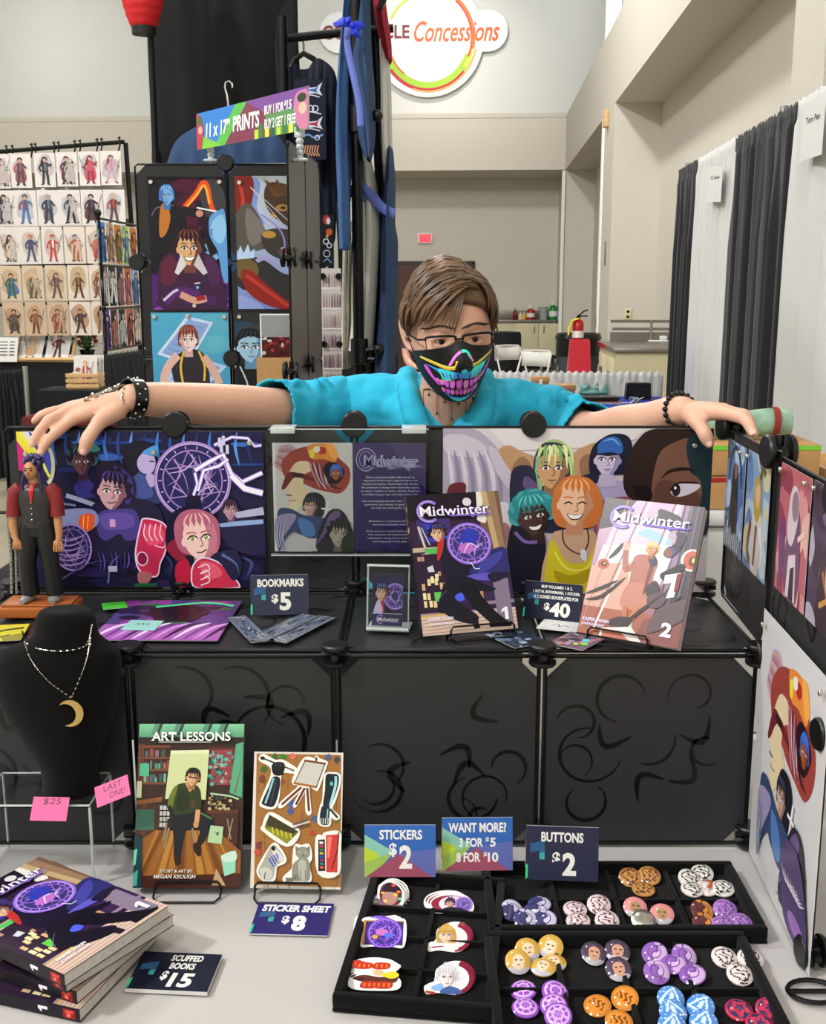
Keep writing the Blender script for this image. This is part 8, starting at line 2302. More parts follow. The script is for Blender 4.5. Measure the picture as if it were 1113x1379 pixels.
for lo,hi in (((0,0,0),(.25,.01,.09)),((0,.25,0),(.25,.26,.09)),((0,.01,0),(.01,.25,.09)),((.24,.01,0),(.25,.25,.09))):
    m=MB('wood_pale');m.box(lo,hi);m.build('side_panel',o,smooth=0)
m=MB('wood_pale');m.box((.01,.01,0),(.24,.25,.008));m.build('bottom',o,smooth=0)
# ---- figurine on a wooden base, chain
pA,pB,pC=atZ(0,838,ZS2),atZ(93,832,ZS2),atZ(20,820,ZS2)
fx=atZ(54,830,ZS2)
fg=thing('figurine','painted figurine of a man in a black vest and red shirt on a wooden base','figurine',(fx.x,fx.y+.015,ZS2))
m=MB('wood_orange');m.box((-.062,-.028,0),(.055,.035,.018),c=.003);m.box((-.058,-.025,.018),(.051,.032,.022),c=.002);m.build('base',fg)
mat('fig_skin','#b8835a',.45);mat('fig_red','#7a1a1e',.4);mat('fig_vest','#2e2c2c',.35);mat('fig_black','#131316',.45);mat('fig_shoe','#a8a8aa',.3,.5);mat('fig_hair','#2a2050',.35);mat('fig_tie','#b8201c',.4)
sc=.225/1.0
def fv(x,y,z):return (x*sc*.86,y*sc,.022+z*sc)
m=MB('fig_black')
for s in (-1,1):
    m.tube([fv(s*.10+.01,0,.05),fv(s*.095,-.01,.28),fv(s*.06,0,.50),fv(s*.05,0,.56)],[(.062*sc,.06*sc),(.062*sc,.06*sc),(.078*sc,.075*sc),(.07*sc,.07*sc)],14)
m.tube([fv(0,0,.48),fv(0,0,.56)],[(.115*sc,.075*sc),(.11*sc,.07*sc)],16);m.build('trousers',fg,smooth=60)
m=MB('fig_vest');m.tube([fv(0,0,.54),fv(0,0,.62),fv(0,0,.72),fv(0,0,.80),fv(0,0,.835)],[(.118*sc,.078*sc),(.112*sc,.072*sc),(.13*sc,.08*sc),(.125*sc,.07*sc),(.06*sc,.05*sc)],20);m.build('vest',fg,smooth=60)
m=MB('chrome')
for z in (.6,.64,.68,.72):m.ball(fv(-.005,-.08,z),.0016,8,6)
m.build('vest_studs',fg)
for s in (-1,1):
    m=MB('fig_red');m.tube([fv(s*.11,0,.815),fv(s*.155,-.005,.78),fv(s*.175,-.01,.70),fv(s*.18,-.02,.615)],[(.05*sc),(.055*sc),(.048*sc),(.05*sc)],12);m.build('sleeve',fg,smooth=60)
    m=MB('fig_skin');m.tube([fv(s*.18,-.02,.63),fv(s*.185,-.03,.55),fv(s*.19 if s> 0 else -.17,-.04,.47),fv(s*.18 if s> 0 else -.15,-.05,.435)],[.03*sc,.03*sc,.024*sc,.022*sc],10)
    b=Vector(fv(s*.18 if s> 0 else -.15,-.05,.42))
    for k in range(4):m.tube([b+Vector(((k-1.5)*.0036,0,.002)),b+Vector(((k-1.5)*.004,-.003,-.006)),b+Vector(((k-1.5)*.004,-.001 if s> 0 else .004,-.011 if s> 0 else -.009))],.0019,6)
    m.ball(tuple(b+Vector((0,0,.001))),(.008,.0045,.007),10,7);m.build('arm',fg,smooth=60)
    m=MB('fig_shoe');m.tube([fv(s*.105+.01,.03,.02),fv(s*.115,-.05,.022),fv(s*.125,-.11,.016)],[(.036*sc,.03*sc),(.042*sc,.028*sc),(.02*sc,.016*sc)],12);m.ball(fv(s*.105+.01,.02,.045),(.033*sc,.035*sc,.04*sc),12,8);m.build('shoe',fg,smooth=60)
m=MB('fig_skin');m.tube([fv(0,.005,.82),fv(0,0,.89)],[.038*sc,.036*sc],12);m.ball(fv(-.012,-.012,.935),(.052*sc,.06*sc,.068*sc),18,14);m.ball(fv(-.02,-.074,.925),(.009*sc,.014*sc,.016*sc),8,6);m.ball(fv(.042,.0,.93),(.012*sc,.016*sc,.02*sc),8,6);m.build('head',fg,smooth=60)
m=MB('fig_black')
for s in (-1,1):m.ball(fv(-.018+s*.022,-.066,.943),(.011*sc,.006*sc,.006*sc),8,5);m.tube([fv(-.018+s*.006,-.07,.957),fv(-.018+s*.036,-.064,.961)],.004*sc,6)
m.build('eyes',fg)
m=MB('fig_hair');rr=random.Random(4)
m.ball(fv(0,.012,.958),(.062*sc,.062*sc,.06*sc),16,12)
for k in range(26):
    a=rr.uniform(0,6.28);e=rr.uniform(.2,1.4);d=Vector((math.cos(a)*math.cos(e),math.sin(a)*math.cos(e)*.9+.1,math.sin(e)))
    c=Vector(fv(0,.01,.955));m.tube([c+d*.045*sc,c+d*.075*sc+Vector((0,0,.004)),c+d*.085*sc+Vector((rr.uniform(-.003,.003),-.003,-.001))],[.02*sc,.017*sc,.004*sc],7)
m.tube([fv(-.05,-.03,.95),fv(-.075,-.05,.86),fv(-.08,-.06,.74)],[.014*sc,.012*sc,.004*sc],7);m.tube([fv(.05,-.03,.93),fv(.075,-.055,.85),fv(.08,-.06,.76)],[.014*sc,.012*sc,.004*sc],7);m.build('hair',fg,smooth=60)
m=MB('fig_tie');m.tube([fv(0,-.05,.835),fv(0,-.078,.80),fv(0,-.086,.72)],[(.016*sc,.008*sc),(.02*sc,.008*sc),(.004*sc,.004*sc)],8);m.build('tie',fg)
m=MB('fig_red');m.tube([fv(0,-.0,.82),fv(0,-.002,.85)],[(.06*sc,.055*sc),(.045*sc,.045*sc)],14,caps=False);m.build('collar',fg)
m=MB('chrome');m.tube([fv(.052,-.005,.915),fv(.056,-.008,.89),fv(.05,-.005,.88)],.003*sc*1.6,6);m.build('earring',fg)
cp=atD(10,690,1.83)
ch=thing('metal_chain','dark metal chain hanging at the end post beside the figurine','chain',(cp.x,cp.y,cp.z));cb=atD(16,800,1.83)-cp
m=MB('black_metal');m.tube([(-.012,0,0),(.014,0,0)],.003,6);m.build('hook',ch)
m=MB('steel_counter');chain(m,[Vector((0,0,-.003)),cb*.5+Vector((.002,0,0)),cb],.0026);chain(m,[Vector((.008,0,-.003)),cb*.5+Vector((.01,0,0)),cb+Vector((.008,0,0))],.0022);m.build('links',ch)
# ================================================================ people
from mathutils.bvhtree import BVHTree
mat('shirt_turquoise','#22a9cb',.85,bump=.25,scale=70,vary=.04)
mat('jeans_dark','#1d2230',.85,bump=.2,scale=300);mat('shoe_dark','#1a1a1c',.5)
mat('hair_brown','#5c4430',.42,vary=.5,scale=26,stretch=(1,1,1),bump=.3)
mat('eye_white','#b5aca6',.2);mat('iris_brown','#3a2a20',.15);mat('brow_brown','#3f2c20',.8)
mat('mask_black','#0c0c0e',.8);mat('lens_clear','#ffffff',.02,trans=1.0,ior=1.03);mat('leather_black','#0d0d0e',.3)
def fuse(mb,voxel,name,smooth_it=6,fac=.5,mats=None):
    """Grow one continuous skin over overlapping limbs."""
    me=mb.mesh(name+'_base',0)
    o=bpy.data.objects.new(name+'_base',me);COL.objects.link(o)
    r=o.modifiers.new('skin','REMESH');r.mode='VOXEL';r.voxel_size=voxel;r.use_smooth_shade=True
    s=o.modifiers.new('soft','SMOOTH');s.iterations=smooth_it;s.factor=fac
    dg=bpy.context.evaluated_depsgraph_get()
    out=bpy.data.meshes.new_from_object(o.evaluated_get(dg))
    bpy.data.objects.remove(o);bpy.data.meshes.remove(me)
    out.name=name
    return out
def limb(mb,pts,radii,seg=16,up=None):
    P3=crom([tuple(p)+((r if isinstance(r,tuple) else (r,r))) for p,r in zip(pts,radii)],4,False)
    mb.tube([Vector(p[:3]) for p in P3],[(p[3],p[4]) for p in P3],seg,up=up)
    for p,q in ((P3[0],0),(P3[-1],-1)):mb.ball(p[:3],min(p[3],p[4])*.98,12,8)
# ---- head in its own frame: x across, -y forward, z up
HC=atD(607,447,2.085)
HM=Matrix.Translation(HC) @ Matrix.Rotation(math.radians(7),4,'Z') @ Matrix.Rotation(math.radians(-4),4,'Y') @ Matrix.Rotation(math.radians(9),4,'X')
def head_point(d,off=0.0,features=True):
    x,y,z=d
    k=1.0
    hw,hd,hh=.074,.096,.118
    p=Vector((x*hw,y*hd,z*hh))
    if z< 0:
        t=-z
        p.x *= 1-.20*t**1.8;p.z *= 1-.09*t
        if y> 0:p.y *= 1-.45*t
        else:p.y *= 1+.02*t
    if y< 0:p.y=max(p.y,-.092) if abs(z)< .7 else p.y
    if features and y<-.3:
        g=lambda cx,cz,sx,sz:math.exp(-((p.x-cx)/sx)**2-((p.z-cz)/sz)**2)
        p.y += .013*(g(-.031,.004,.017,.011)+g(.031,.004,.017,.011))
        p.y -= .005*(g(-.03,.026,.026,.008)+g(.03,.026,.026,.008))
        p.y -= .011*g(0,0.0,.010,.02)+.024*g(0,-.03,.012,.02)
        p.y -= .006*g(-.045,-.02,.02,.014)+.006*g(.045,-.02,.02,.014)
        p.y -= .008*g(0,-.072,.024,.012)+.008*g(0,-.108,.02,.014)
    n=Vector((p.x/hw**2,p.y/hd**2,p.z/hh**2)).normalized()
    return p+n*off
body=MB('skin')
rows=[]
for i in range(1,48):
    ph=PI*i/48
    rows.append([HM @ head_point((math.sin(ph)*math.cos(2*PI*k/72),math.sin(ph)*math.sin(2*PI*k/72),-math.cos(ph))) for k in range(72)])
body.grid(rows,closed=True);body._add(rows[0],[list(range(72))[::-1]]);body._add(rows[-1],[list(range(72))])
for s in (-1,1):
    for ring_ in (((.078*s,.012,.012),(.084*s,.022,.026),(.088*s,.034,.02),(.086*s,.034,-.002),(.08*s,.022,-.022),(.075*s,.012,-.03)),):
        limb(body,[HM @ Vector(q) for q in ring_],[.006]*6,8)
    limb(body,[HM @ Vector((.07*s,.014,.01)),HM @ Vector((.08*s,.02,-.005))],[(.006,.016),(.006,.014)],10)
    ex=.031*s
    limb(body,[HM @ Vector((ex+a*.016,-.0845+abs(a)**2*.006,.0095-.005*a*a)) for a in (-1,-.5,0,.5,1)],[.0048]*5,8)
    limb(body,[HM @ Vector((ex+a*.015,-.083+abs(a)**2*.005,-.0075+.004*a*a)) for a in (-1,-.5,0,.5,1)],[.0034]*5,8)
nb=Vector((HC.x-.005,2.215,1.30))
limb(body,[HM @ Vector((0,.02,-.04)),HM @ Vector((0,.03,-.1)),nb+Vector((0,-.035,.03)),nb+Vector((0,0,-.03))],[(.056,.058),(.055,.058),(.062,.06),(.085,.07)],24)
# torso and legs
LS,RS=atD(458,553,2.27),atD(736,566,2.27)
hipc=Vector((.07,2.44,.95))
limb(body,[nb+Vector((0,.03,.0)),nb+Vector((0,.05,-.07)),nb+Vector((0,.08,-.2)),Vector((.065,2.36,1.05)),hipc,hipc+Vector((0,.01,-.06))],[(.09,.06),(.165,.085),(.165,.1),(.14,.09),(.155,.1),(.15,.095)],28,up=(0,1,0))
limb(body,[LS+Vector((.0,0,0)),nb+Vector((-.066,.012,.016)),nb+Vector((.066,.012,.01)),RS],[.052,.049,.049,.052],18)
for s in (-1,1):
    limb(body,[hipc+Vector((s*.08,0,-.03)),hipc+Vector((s*.095,-.02,-.28)),Vector((hipc.x+s*.1,2.40,.5)),Vector((hipc.x+s*.105,2.44,.28)),Vector((hipc.x+s*.11,2.46,.09))],[.085,.075,.056,.052,.038],18)
    limb(body,[Vector((hipc.x+s*.11,2.48,.045)),Vector((hipc.x+s*.125,2.36,.035)),Vector((hipc.x+s*.13,2.30,.03))],[.036,.034,.022],12)
# arms: shoulder, elbow, wrist taken where the photograph shows them
LA=[LS,atD(408,557,2.17),atD(362,553,2.07),atD(325,548,2.02),atD(262,543,1.96),atD(206,538,1.905),atD(178,536,1.878)]
LR=[.055,.048,.043,.04,.036,.03,(.029,.025)]
limb(body,LA,LR,20)
RA=[RS,atD(772,578,2.19),atD(800,584,2.09),atD(838,573,2.03),atD(875,567,1.97),atD(905,557,1.91),atD(920,553,1.88)]
RRr=[.055,.046,.041,.037,.034,.03,(.028,.025)]
limb(body,RA,RRr,20)
def hand(wr,fingers,thumb,palm_r=.0135):
    for mc,pip,dip,tip,r0 in fingers:
        w2=wr+(mc-wr)*.12
        limb(body,[w2,wr+(mc-wr)*.55,mc],[palm_r*1.15,palm_r*1.05,r0*1.22],12)
        limb(body,[mc,(mc+pip)/2,pip,(pip+dip)/2,dip,tip],[r0*1.18,r0,r0*1.06,r0*.92,r0*.93,r0*.78],12)
    a,b,c,d=thumb
    limb(body,[a,b],[palm_r*1.25,.0135],12)
    limb(body,[b,(b+c)/2,c,(c+d)/2,d],[.0135,.0118,.0122,.0116,.0092],12)
def mid_(a,b,t,lift):return a+(b-a)*t+Vector((0,0,lift))
wl_=LA[-1]
F=[]
for mc,pip,tip,r0 in ((atD(100,563,1.846),atD(76,582,1.822),atD(55,609,1.822),.0095),(atD(93,553,1.858),atD(66,566.5,1.828),atD(43.5,597,1.822),.0098),(atD(93,549,1.885),atD(66,556,1.872),atD(47,567,1.868),.0092),(atD(99,548,1.908),atD(78,553,1.905),atD(62,562,1.902),.0082)):
    F.append((mc,pip,mid_(pip,tip,.52,.003),tip,r0))
hand(wl_,F,(atD(160,552,1.865),atD(134,568,1.832),atD(119,590,1.818),atD(112.5,607,1.818)))
wr_=RA[-1]
F2=[]
for mc,pip,tip,r0 in ((atD(974,556,1.815),atD(1001,563,1.77),atD(1015,584,1.742),.0105),(atD(974,552,1.838),atD(1002,559,1.80),atD(1013,577,1.775),.0102),(atD(970,551,1.86),atD(996,557,1.83),atD(1006,572,1.81),.0095),(atD(964,551,1.88),atD(986,556,1.86),atD(995,568,1.845),.0085)):
    F2.append((mc,pip,mid_(pip,tip,.52,.004),tip,r0))
hand(wr_,F2,(atD(931,556,1.868),atD(942,571,1.832),atD(949.5,584,1.816),atD(955.5,597,1.814)),.0145)
bm_=fuse(body,.003,'body',5,.5)
root=thing('person','person in a turquoise shirt, glasses and black skull mask with arms along the display','person',(hipc.x,2.44,0))
bpy.context.view_layer.update()
RI=root.matrix_world.inverted()
bm_.materials.clear();bm_.materials.append(MATS['skin'])
bod=put('body',bm_,root,RI)
TREE=BVHTree.FromPolygons([v.co.copy() for v in bm_.vertices],[list(p.vertices) for p in bm_.polygons])
def on_skin(px,py,off=.001):
    r=ray(px,py).normalized();h=TREE.ray_cast(CAM,r)
    return (h[0]+h[1]*off,h[1]) if h[0] is not None else (CAM+r*2.0,-r)
def child(mb,name,smooth=50):return mb.build(name,root,RI,smooth)
# nails
for tip,nxt in [(f[3],f[2]) for f in F[:2]+F2[:1]]+[(atD(112.5,607,1.818),atD(119,590,1.818)),(atD(955.5,597,1.814),atD(949.5,584,1.816))]:
    d=(tip-nxt).normalized();tocam=(CAM-tip).normalized();n=(tocam-d*tocam.dot(d)).normalized()
    h=TREE.ray_cast(tip+n*.04,-n)
    if h[0] is None:continue
    side=d.cross(n);m=MB('nail');c=h[0]-d*.001
    m.grid([[c+d*(.0065*a)+side*(.0048*b*(1-.25*a*a))+n*(.0009-.0016*b*b-.0006*a*a) for b in (-1,-.5,0,.5,1)] for a in (-1,-.5,0,.5,1)]);child(m,'nail')
# ---- shirt
sm_=MB('shirt_turquoise')
limb(sm_,[nb+Vector((0,.035,.012)),nb+Vector((0,.05,-.06)),nb+Vector((0,.08,-.2)),Vector((.065,2.36,1.05)),hipc+Vector((0,0,-.02))],[(.1,.066),(.18,.098),(.182,.115),(.16,.108),(.175,.118)],28,up=(0,1,0))
limb(sm_,[LS,nb+Vector((-.072,.012,.026)),nb+Vector((.072,.012,.02)),RS],[.066,.062,.062,.066],18)
lx=(LA[2]-LA[1]).normalized();rx_=(RA[2]-RA[1]).normalized()
limb(sm_,[LS,LA[1],LA[2]+lx*.004],[.068,.06,.055],22)
limb(sm_,[RS,RA[1],RA[2]-rx_*.012],[.068,.058,.054],22)
rr=random.Random(5)
for (a,b),sgn in (((LS,LA[2]),1),((RS,RA[2]),-1)):
    ax=(b-a).normalized();u_=ax.cross(Vector((0,1,0))).normalized();v_=ax.cross(u_)
    for k in range(7):
        t=.08+.13*k;c=a+(b-a)*t;rad=.066-.012*t;ph=rr.uniform(-.5,.5);pts=[]
        for q in range(9):
            w=-1.9+3.4*q/8+ph;pts.append(c+ax*(.02*math.sin(q*.8+k)+(q-4)*.006*(1 if k% 2 else -1))+(u_*math.sin(w)*-1+v_*0)*0+Vector((0,-math.cos(w)*rad*.98,math.sin(w+.6)*rad*.98)))
        limb(sm_,pts,[.002,.005,.0065,.0075,.007,.0065,.006,.004,.002],8)
for s in (-1,1):
    limb(sm_,[nb+Vector(q) for q in ((s*.076,.03,.085),(s*.076,-.01,.082),(s*.076,-.05,.062),(s*.066,-.084,.034),(s*.046,-.104,-.01))],[.017,.017,.017,.017,.018],12)
    limb(sm_,[nb+Vector((s*.1,0,.02)),nb+Vector((s*.06,-.045,.01)),nb+Vector((s*.02,-.06,-.06))],[.045,.045,.06],14)
sh=fuse(sm_,.0042,'shirt',4,.5)
bmx=bmesh.new();bmx.from_mesh(sh)
TV=BVHTree.FromPolygons([v.co.copy() for v in sh.vertices],[list(p.vertices) for p in sh.polygons])
def vneck(p):
    q=p-CAM;dpt=q.y*CP-q.z*SP
    py=689.5+FPX*(-(q.y*SP+q.z*CP))/dpt;px=556.5+FPX*q.x/dpt
    return px,py
NK0,NK1=[uv_ for uv_ in ((560,500),(650,505))]
zN=nb.z+.045
dele=[]
for v in bmx.verts:
    p=v.co
    xc=nb.x+.003
    front=p.y< nb.y+.02
    half=.022+(p.z-1.335)*.4
    if front and p.z> 1.262 and abs(p.x-xc)< half and p.z< 1.6:dele.append(v)
    elif not front and p.z> nb.z+.03 and abs(p.x-xc)< .066:dele.append(v)
    elif (p-LA[2]).dot(lx)>-.002 and (p-LA[2]).length< .09:dele.append(v)
    elif (p-RA[2]).dot(rx_)>-.018 and (p-RA[2]).length< .09:dele.append(v)
bmesh.ops.delete(bmx,geom=dele,context='VERTS');bmx.to_mesh(sh);bmx.free()
sh.materials.clear();sh.materials.append(MATS['shirt_turquoise'])
so=put('shirt',sh,root,RI)
tx_=bpy.data.textures.new('cloth_folds','CLOUDS');tx_.noise_scale=.05;tx_.noise_depth=1
md=so.modifiers.new('folds','DISPLACE');md.texture=tx_;md.texture_coords='LOCAL';md.strength=.016;md.mid_level=.45
solid(so,.004,1.0)
# ---- trousers and shoes
tm=MB('jeans_dark')
limb(tm,[hipc+Vector((0,0,.05)),hipc,hipc+Vector((0,.01,-.07))],[(.162,.108),(.168,.114),(.16,.105)],26,up=(0,1,0))
for s in (-1,1):
    limb(tm,[hipc+Vector((s*.08,0,-.03)),hipc+Vector((s*.095,-.02,-.28)),Vector((hipc.x+s*.1,2.40,.5)),Vector((hipc.x+s*.105,2.44,.28)),Vector((hipc.x+s*.11,2.46,.07))],[.094,.086,.07,.066,.06],20)
tr_=fuse(tm,.007,'trousers',3);tr_.materials.clear();tr_.materials.append(MATS['jeans_dark']);put('trousers',tr_,root,RI)
for s in (-1,1):
    m=MB('shoe_dark');x=hipc.x+s*.11;limb(m,[Vector((x,2.50,.045)),Vector((x+s*.012,2.38,.04)),Vector((x+s*.02,2.28,.034))],[(.044,.044),(.046,.04),(.034,.03)],16);m.box((x-.05+s*.01,2.25,.001),(x+.05+s*.01,2.54,.012),c=.004);child(m,'shoe')
# ---- eyes, brows
def Hh(x,y,z):return HM @ Vector((x,y,z))
for s in (-1,1):
    ex=.031*s
    m=MB('eye_white');m.ball((0,0,0),.0118,18,14,T=HM @ Matrix.Translation((ex,-.0732,.0015)));e=child(m,'eye')
    look=Vector((.12,-1,-.05)).normalized() if s< 0 else Vector((.06,-1,-.05)).normalized()
    m=MB('iris_brown','black_gloss');T=HM @ Matrix.Translation(Vector((ex,-.0732,.0015))+look*.0102) @ look.to_track_quat('Z','Y').to_matrix().to_4x4()
    m.lathe([(.0056,0),(.005,.0012),(.0001,.0018)],18,T=T);m.lathe([(.0026,.0012),(.0022,.0022),(.0001,.0023)],14,1,T=T);m.build('iris',e,Matrix(),50)
    m=MB('brow_brown')
    for k in range(16):
        t=k/15;x=ex+s*(-.022+.048*t);z=.0255+.006*math.sin(PI*min(1,t*1.1))-.004*t
        p0=TREE.ray_cast(Hh(x,-.2,z),(Hh(x,0,z)-Hh(x,-.2,z)).normalized())[0]
        if p0 is not None:m.tube([p0+HM.to_3x3() @ Vector((-s*.004,-.0006,-.0015)),p0+HM.to_3x3() @ Vector((s*.002,-.0022,.0015)),p0+HM.to_3x3() @ Vector((s*.008,-.001,.001))],[.0009,.0017,.0006],6)
    child(m,'eyebrow')
# ---- glasses
gl=MB('black_metal')
def lensp(s,a,b):return Hh(s*.0335+a*.0265,-.1005+.006*(a*s*.5+.5)**2*1.2+.002,-.001+b*.0145)
for s in (-1,1):
    o_=[lensp(s,a,b) for a,b in ((-1,.55),(-.92,.9),(0,1.02),(.92,.9),(1,.55),(.95,-.5),(.8,-.95),(0,-1.05),(-.8,-.95),(-.95,-.5))]
    gl.tube([Vector(p) for p in crom([tuple(q) for q in o_[:5]],4,False)],.0022,8)
    gl.tube([Vector(p) for p in crom([tuple(q) for q in o_[4:]+o_[:1]],4,False)],.0008,8)
    gl.tube([lensp(s,s*1.0,.7),Hh(s*.073,-.085,.008),Hh(s*.083,-.03,.008),Hh(s*.085,.022,.012),Hh(s*.083,.034,-.004)],[.0019,.0019,.0015,.0015,.0015],8)
gl.tube([lensp(-1,1,.45),Hh(0,-.106,.009),lensp(1,-1,.45)],.0017,8)
g_=child(gl,'glasses');g_['label']='black half rim glasses'
for s in (-1,1):
    m=MB('lens_clear');m._add([lensp(s,a,b) for a,b in ((-.95,.7),(-.85,.9),(.85,.9),(.95,.7),(.93,-.5),(.78,-.9),(-.78,-.9),(-.93,-.5))],[tuple(range(8))]);m.build('lens',g_,Matrix(),0)
# ---- mask
def maskp(u,v,off=.004):
    """u -1..1 across, v 0 (upper edge) .. 1 (lower edge)."""
    az=u*1.38
    top=-.003-.022*abs(u)**1.2+.008*math.exp(-(u/.16)**2);bot=-.117+.056*abs(u)**3
    z=top+(bot-top)*v
    zz=max(-.99,min(.99,z/.118));c=math.sqrt(1-min(.98,zz*zz)*.66)
    x,y=math.sin(az)*c,-math.cos(az)*c
    p=head_point((x,y,max(zz,-.999)),0,False);p.z=z
    p.y -= .019*math.exp(-(p.x/.017)**2-((z+.032)/.03)**2)+.006*math.exp(-(p.x/.03)**2-((z+.085)/.05)**2)+.002
    n=Vector((math.sin(az)*.8,-math.cos(az),-.25*v)).normalized()
    return HM @ (p+n*(off+.003))
m=MB('mask_black');m.grid([[maskp(-1+2*i/48,j/30,.0) for i in range(49)] for j in range(31)]);mk=child(m,'face_mask',80);solid(mk,.0012,1.0);mk['label']='black face mask printed with a bright rainbow skull grin'
A=Art(1,1,620,425,0);A.xf=lambda p:(p[0]-150,p[1]-700)
c_,k_='#35c8e8','#0c0c0e'
def MP(pts,col):A.blob(pts,col,3)
MP([(250,825),(330,850),(420,880),(470,900),(540,870),(640,820),(620,900),(560,930),(470,940),(380,920),(310,890)],'#2f8fe0');MP([(330,850),(420,885),(400,940),(340,930)],'#3ac4ec');MP([(540,860),(640,825),(600,910),(540,930)],'#45d0f0')
for k in range(6):A.line([(350+22*k,880+6*k),(362+20*k,925+5*k)],7,['#0c1c50','#7a5ae8'][k% 2]);A.line([(520+20*k,905-7*k),(515+18*k,945-5*k)],7,['#10245c','#5a7af0'][k% 2])
A.line([(215,762),(300,800),(380,845),(425,852),(440,810)],22,'#f0a83a');A.line([(218,756),(300,792),(380,836),(420,842)],10,'#f6e85a');A.line([(730,752),(650,780),(580,820),(535,835)],20,'#f2b84a');A.line([(728,748),(650,774),(580,812)],9,'#f4ee70')
A.line([(395,830),(425,780),(460,760)],16,'#e070c8');A.line([(465,758),(495,752),(520,790)],18,'#40d8c8');A.line([(510,770),(535,810)],12,'#e890d8');A.line([(520,840),(590,850),(700,790)],8,'#5ae08a',taper=2)
MP([(420,880),(440,815),(470,785),(505,790),(530,850),(515,880),(480,865),(450,890)],k_);MP([(455,885),(478,868),(500,882),(478,905)],'#38d0e0')
MP([(232,840),(262,850),(290,930),(330,980),(300,990),(250,910)],'#d84ae0');MP([(712,830),(700,880),(650,950),(630,930),(680,860)],'#c85af0');MP([(250,830),(300,900),(340,950),(330,880)],'#0c0c14');MP([(690,830),(640,900),(600,940),(640,860)],'#0c0c14')
up_=[(310,950,24,34),(338,962,26,44),(368,972,28,52),(404,978,32,60),(450,984,38,66),(500,984,38,64),(546,976,32,58),(580,966,28,48),(608,956,24,42),(632,946,20,34)]
for i,(x,y,w_,h_) in enumerate(up_):
    MP([(x-w_/2,y-h_/2+6),(x,y-h_/2),(x+w_/2,y-h_/2+6),(x+w_*.42,y+h_*.35),(x,y+h_*.48),(x-w_*.42,y+h_*.35)],['#e05ad8','#f07ac8','#c84af0','#e868e0'][i% 4]);A.line([(x-w_*.2,y-h_*.3),(x-w_*.15,y+h_*.2)],4,'#f8b0f0',taper=2)
for i in range(9):
    x=335+33*i;y=1022+16*math.sin(PI*i/8)
    MP([(x-13,y-14),(x+13,y-14),(x+11,y+20),(x,y+26),(x-11,y+20)],['#e868b8','#d850e0','#f08ad0'][i% 3])
A.line([(290,960),(340,1005),(410,1025),(475,1030),(550,1022),(620,990),(650,950)],5,'#2a0c30');A.line([(300,940),(350,945),(420,940)],6,'#f0a040',taper=2);A.line([(540,940),(600,930),(640,915)],6,'#e8b040',taper=2)
MP([(330,1045),(400,1075),(475,1085),(560,1070),(620,1040),(560,1095),(475,1118),(400,1105)],'#3f6ae8');MP([(380,1080),(475,1092),(560,1078),(520,1105),(460,1118),(400,1105)],'#3ad0f0')
NU,NV=190,130
cols=[lin(k_)]*(NU*NV)
for fc,cc in zip(A.f,A.c):
    P2=[(A.v[i][0]*NU,(1-A.v[i][1])*NV) for i in fc]
    for j in range(max(0,int(min(p[1] for p in P2))),min(NV,int(max(p[1] for p in P2))+1)):
        yy=j+.5;xs=sorted(p[0]+(yy-p[1])*(q[0]-p[0])/(q[1]-p[1]) for p,q in zip(P2,P2[1:]+P2[:1]) if (p[1]> yy) != (q[1]> yy))
        for x0,x1 in zip(xs[::2],xs[1::2]):
            for i in range(max(0,int(x0+.5)),min(NU,int(x1+.5))):cols[j*NU+i]=tuple(min(1,q_*1.5) for q_ in cc)  # print colours brightened so the ink carries the mask's reflected flash glow
m=MB(INK_MATTE);m.grid([[maskp(.98*(-1+2*i/NU),.01+.98*j/NV,.0016) for i in range(NU+1)] for j in range(NV+1)]);me=m.mesh('print',80)
att=me.color_attributes.new('Col','FLOAT_COLOR','CORNER');buf=[]
for cc in cols:buf += [cc[0],cc[1],cc[2],1.0]*4
att.data.foreach_set('color',buf);me.update();put('print',me,mk,Matrix())
m=MB('mask_black')
for s in (-1,1):
    m.tube([maskp(s*.98,.1,.001),Hh(s*.082,.012,.004),Hh(s*.084,.034,.016)],.0012,6);m.tube([maskp(s*.98,.9,.001),Hh(s*.08,.012,-.03),Hh(s*.084,.034,-.006)],.0012,6)
child(m,'ear_loop')
# ---- hair
hm=MB('hair_brown');rr=random.Random(8)
HP=[]
def hp(d,off):
    d=Vector(d).normalized();return HM @ (head_point(d,off,False))
rows=[]
for i in range(19):
    row=[]
    for k in range(48):
        a=2*PI*k/48;fr_=max(0,-math.sin(a))
        low=.08+.47*fr_**.8
        if math.sin(a)> 0:low=.08-.68*min(1,math.sin(a)*1.6)
        z=1-(1-low)*(i/18);z=max(-.99,min(1,z));c=math.sqrt(max(0,1-z*z))
        row.append(hp((c*math.cos(a)+1e-5,c*math.sin(a),z),.009+.004*math.sin(i/18*PI)+(0 if i< 18 else -.006)))
    rows.append(row)
hm.grid(rows,closed=True)
def lock(a,b,o0,o1,w0,thick=.5,bend=.0,n=7):
    a,b=Vector(a).normalized(),Vector(b).normalized();pts=[]
    for i in range(n):
        t=i/(n-1);d=a.slerp(b,t);d=(d+Vector((0,0,bend*math.sin(PI*t)))).normalized()
        pts.append(hp(d,o0+(o1-o0)*t+.010*math.sin(PI*t)))
    hm.tube(pts,[(w0*(.55+.6*math.sin(PI*min(1,.15+t/(n-1)*.8)))*(1 if t< n-1 else .25),w0*thick*(1 if t< n-1 else .3)) for t in range(n)],8)
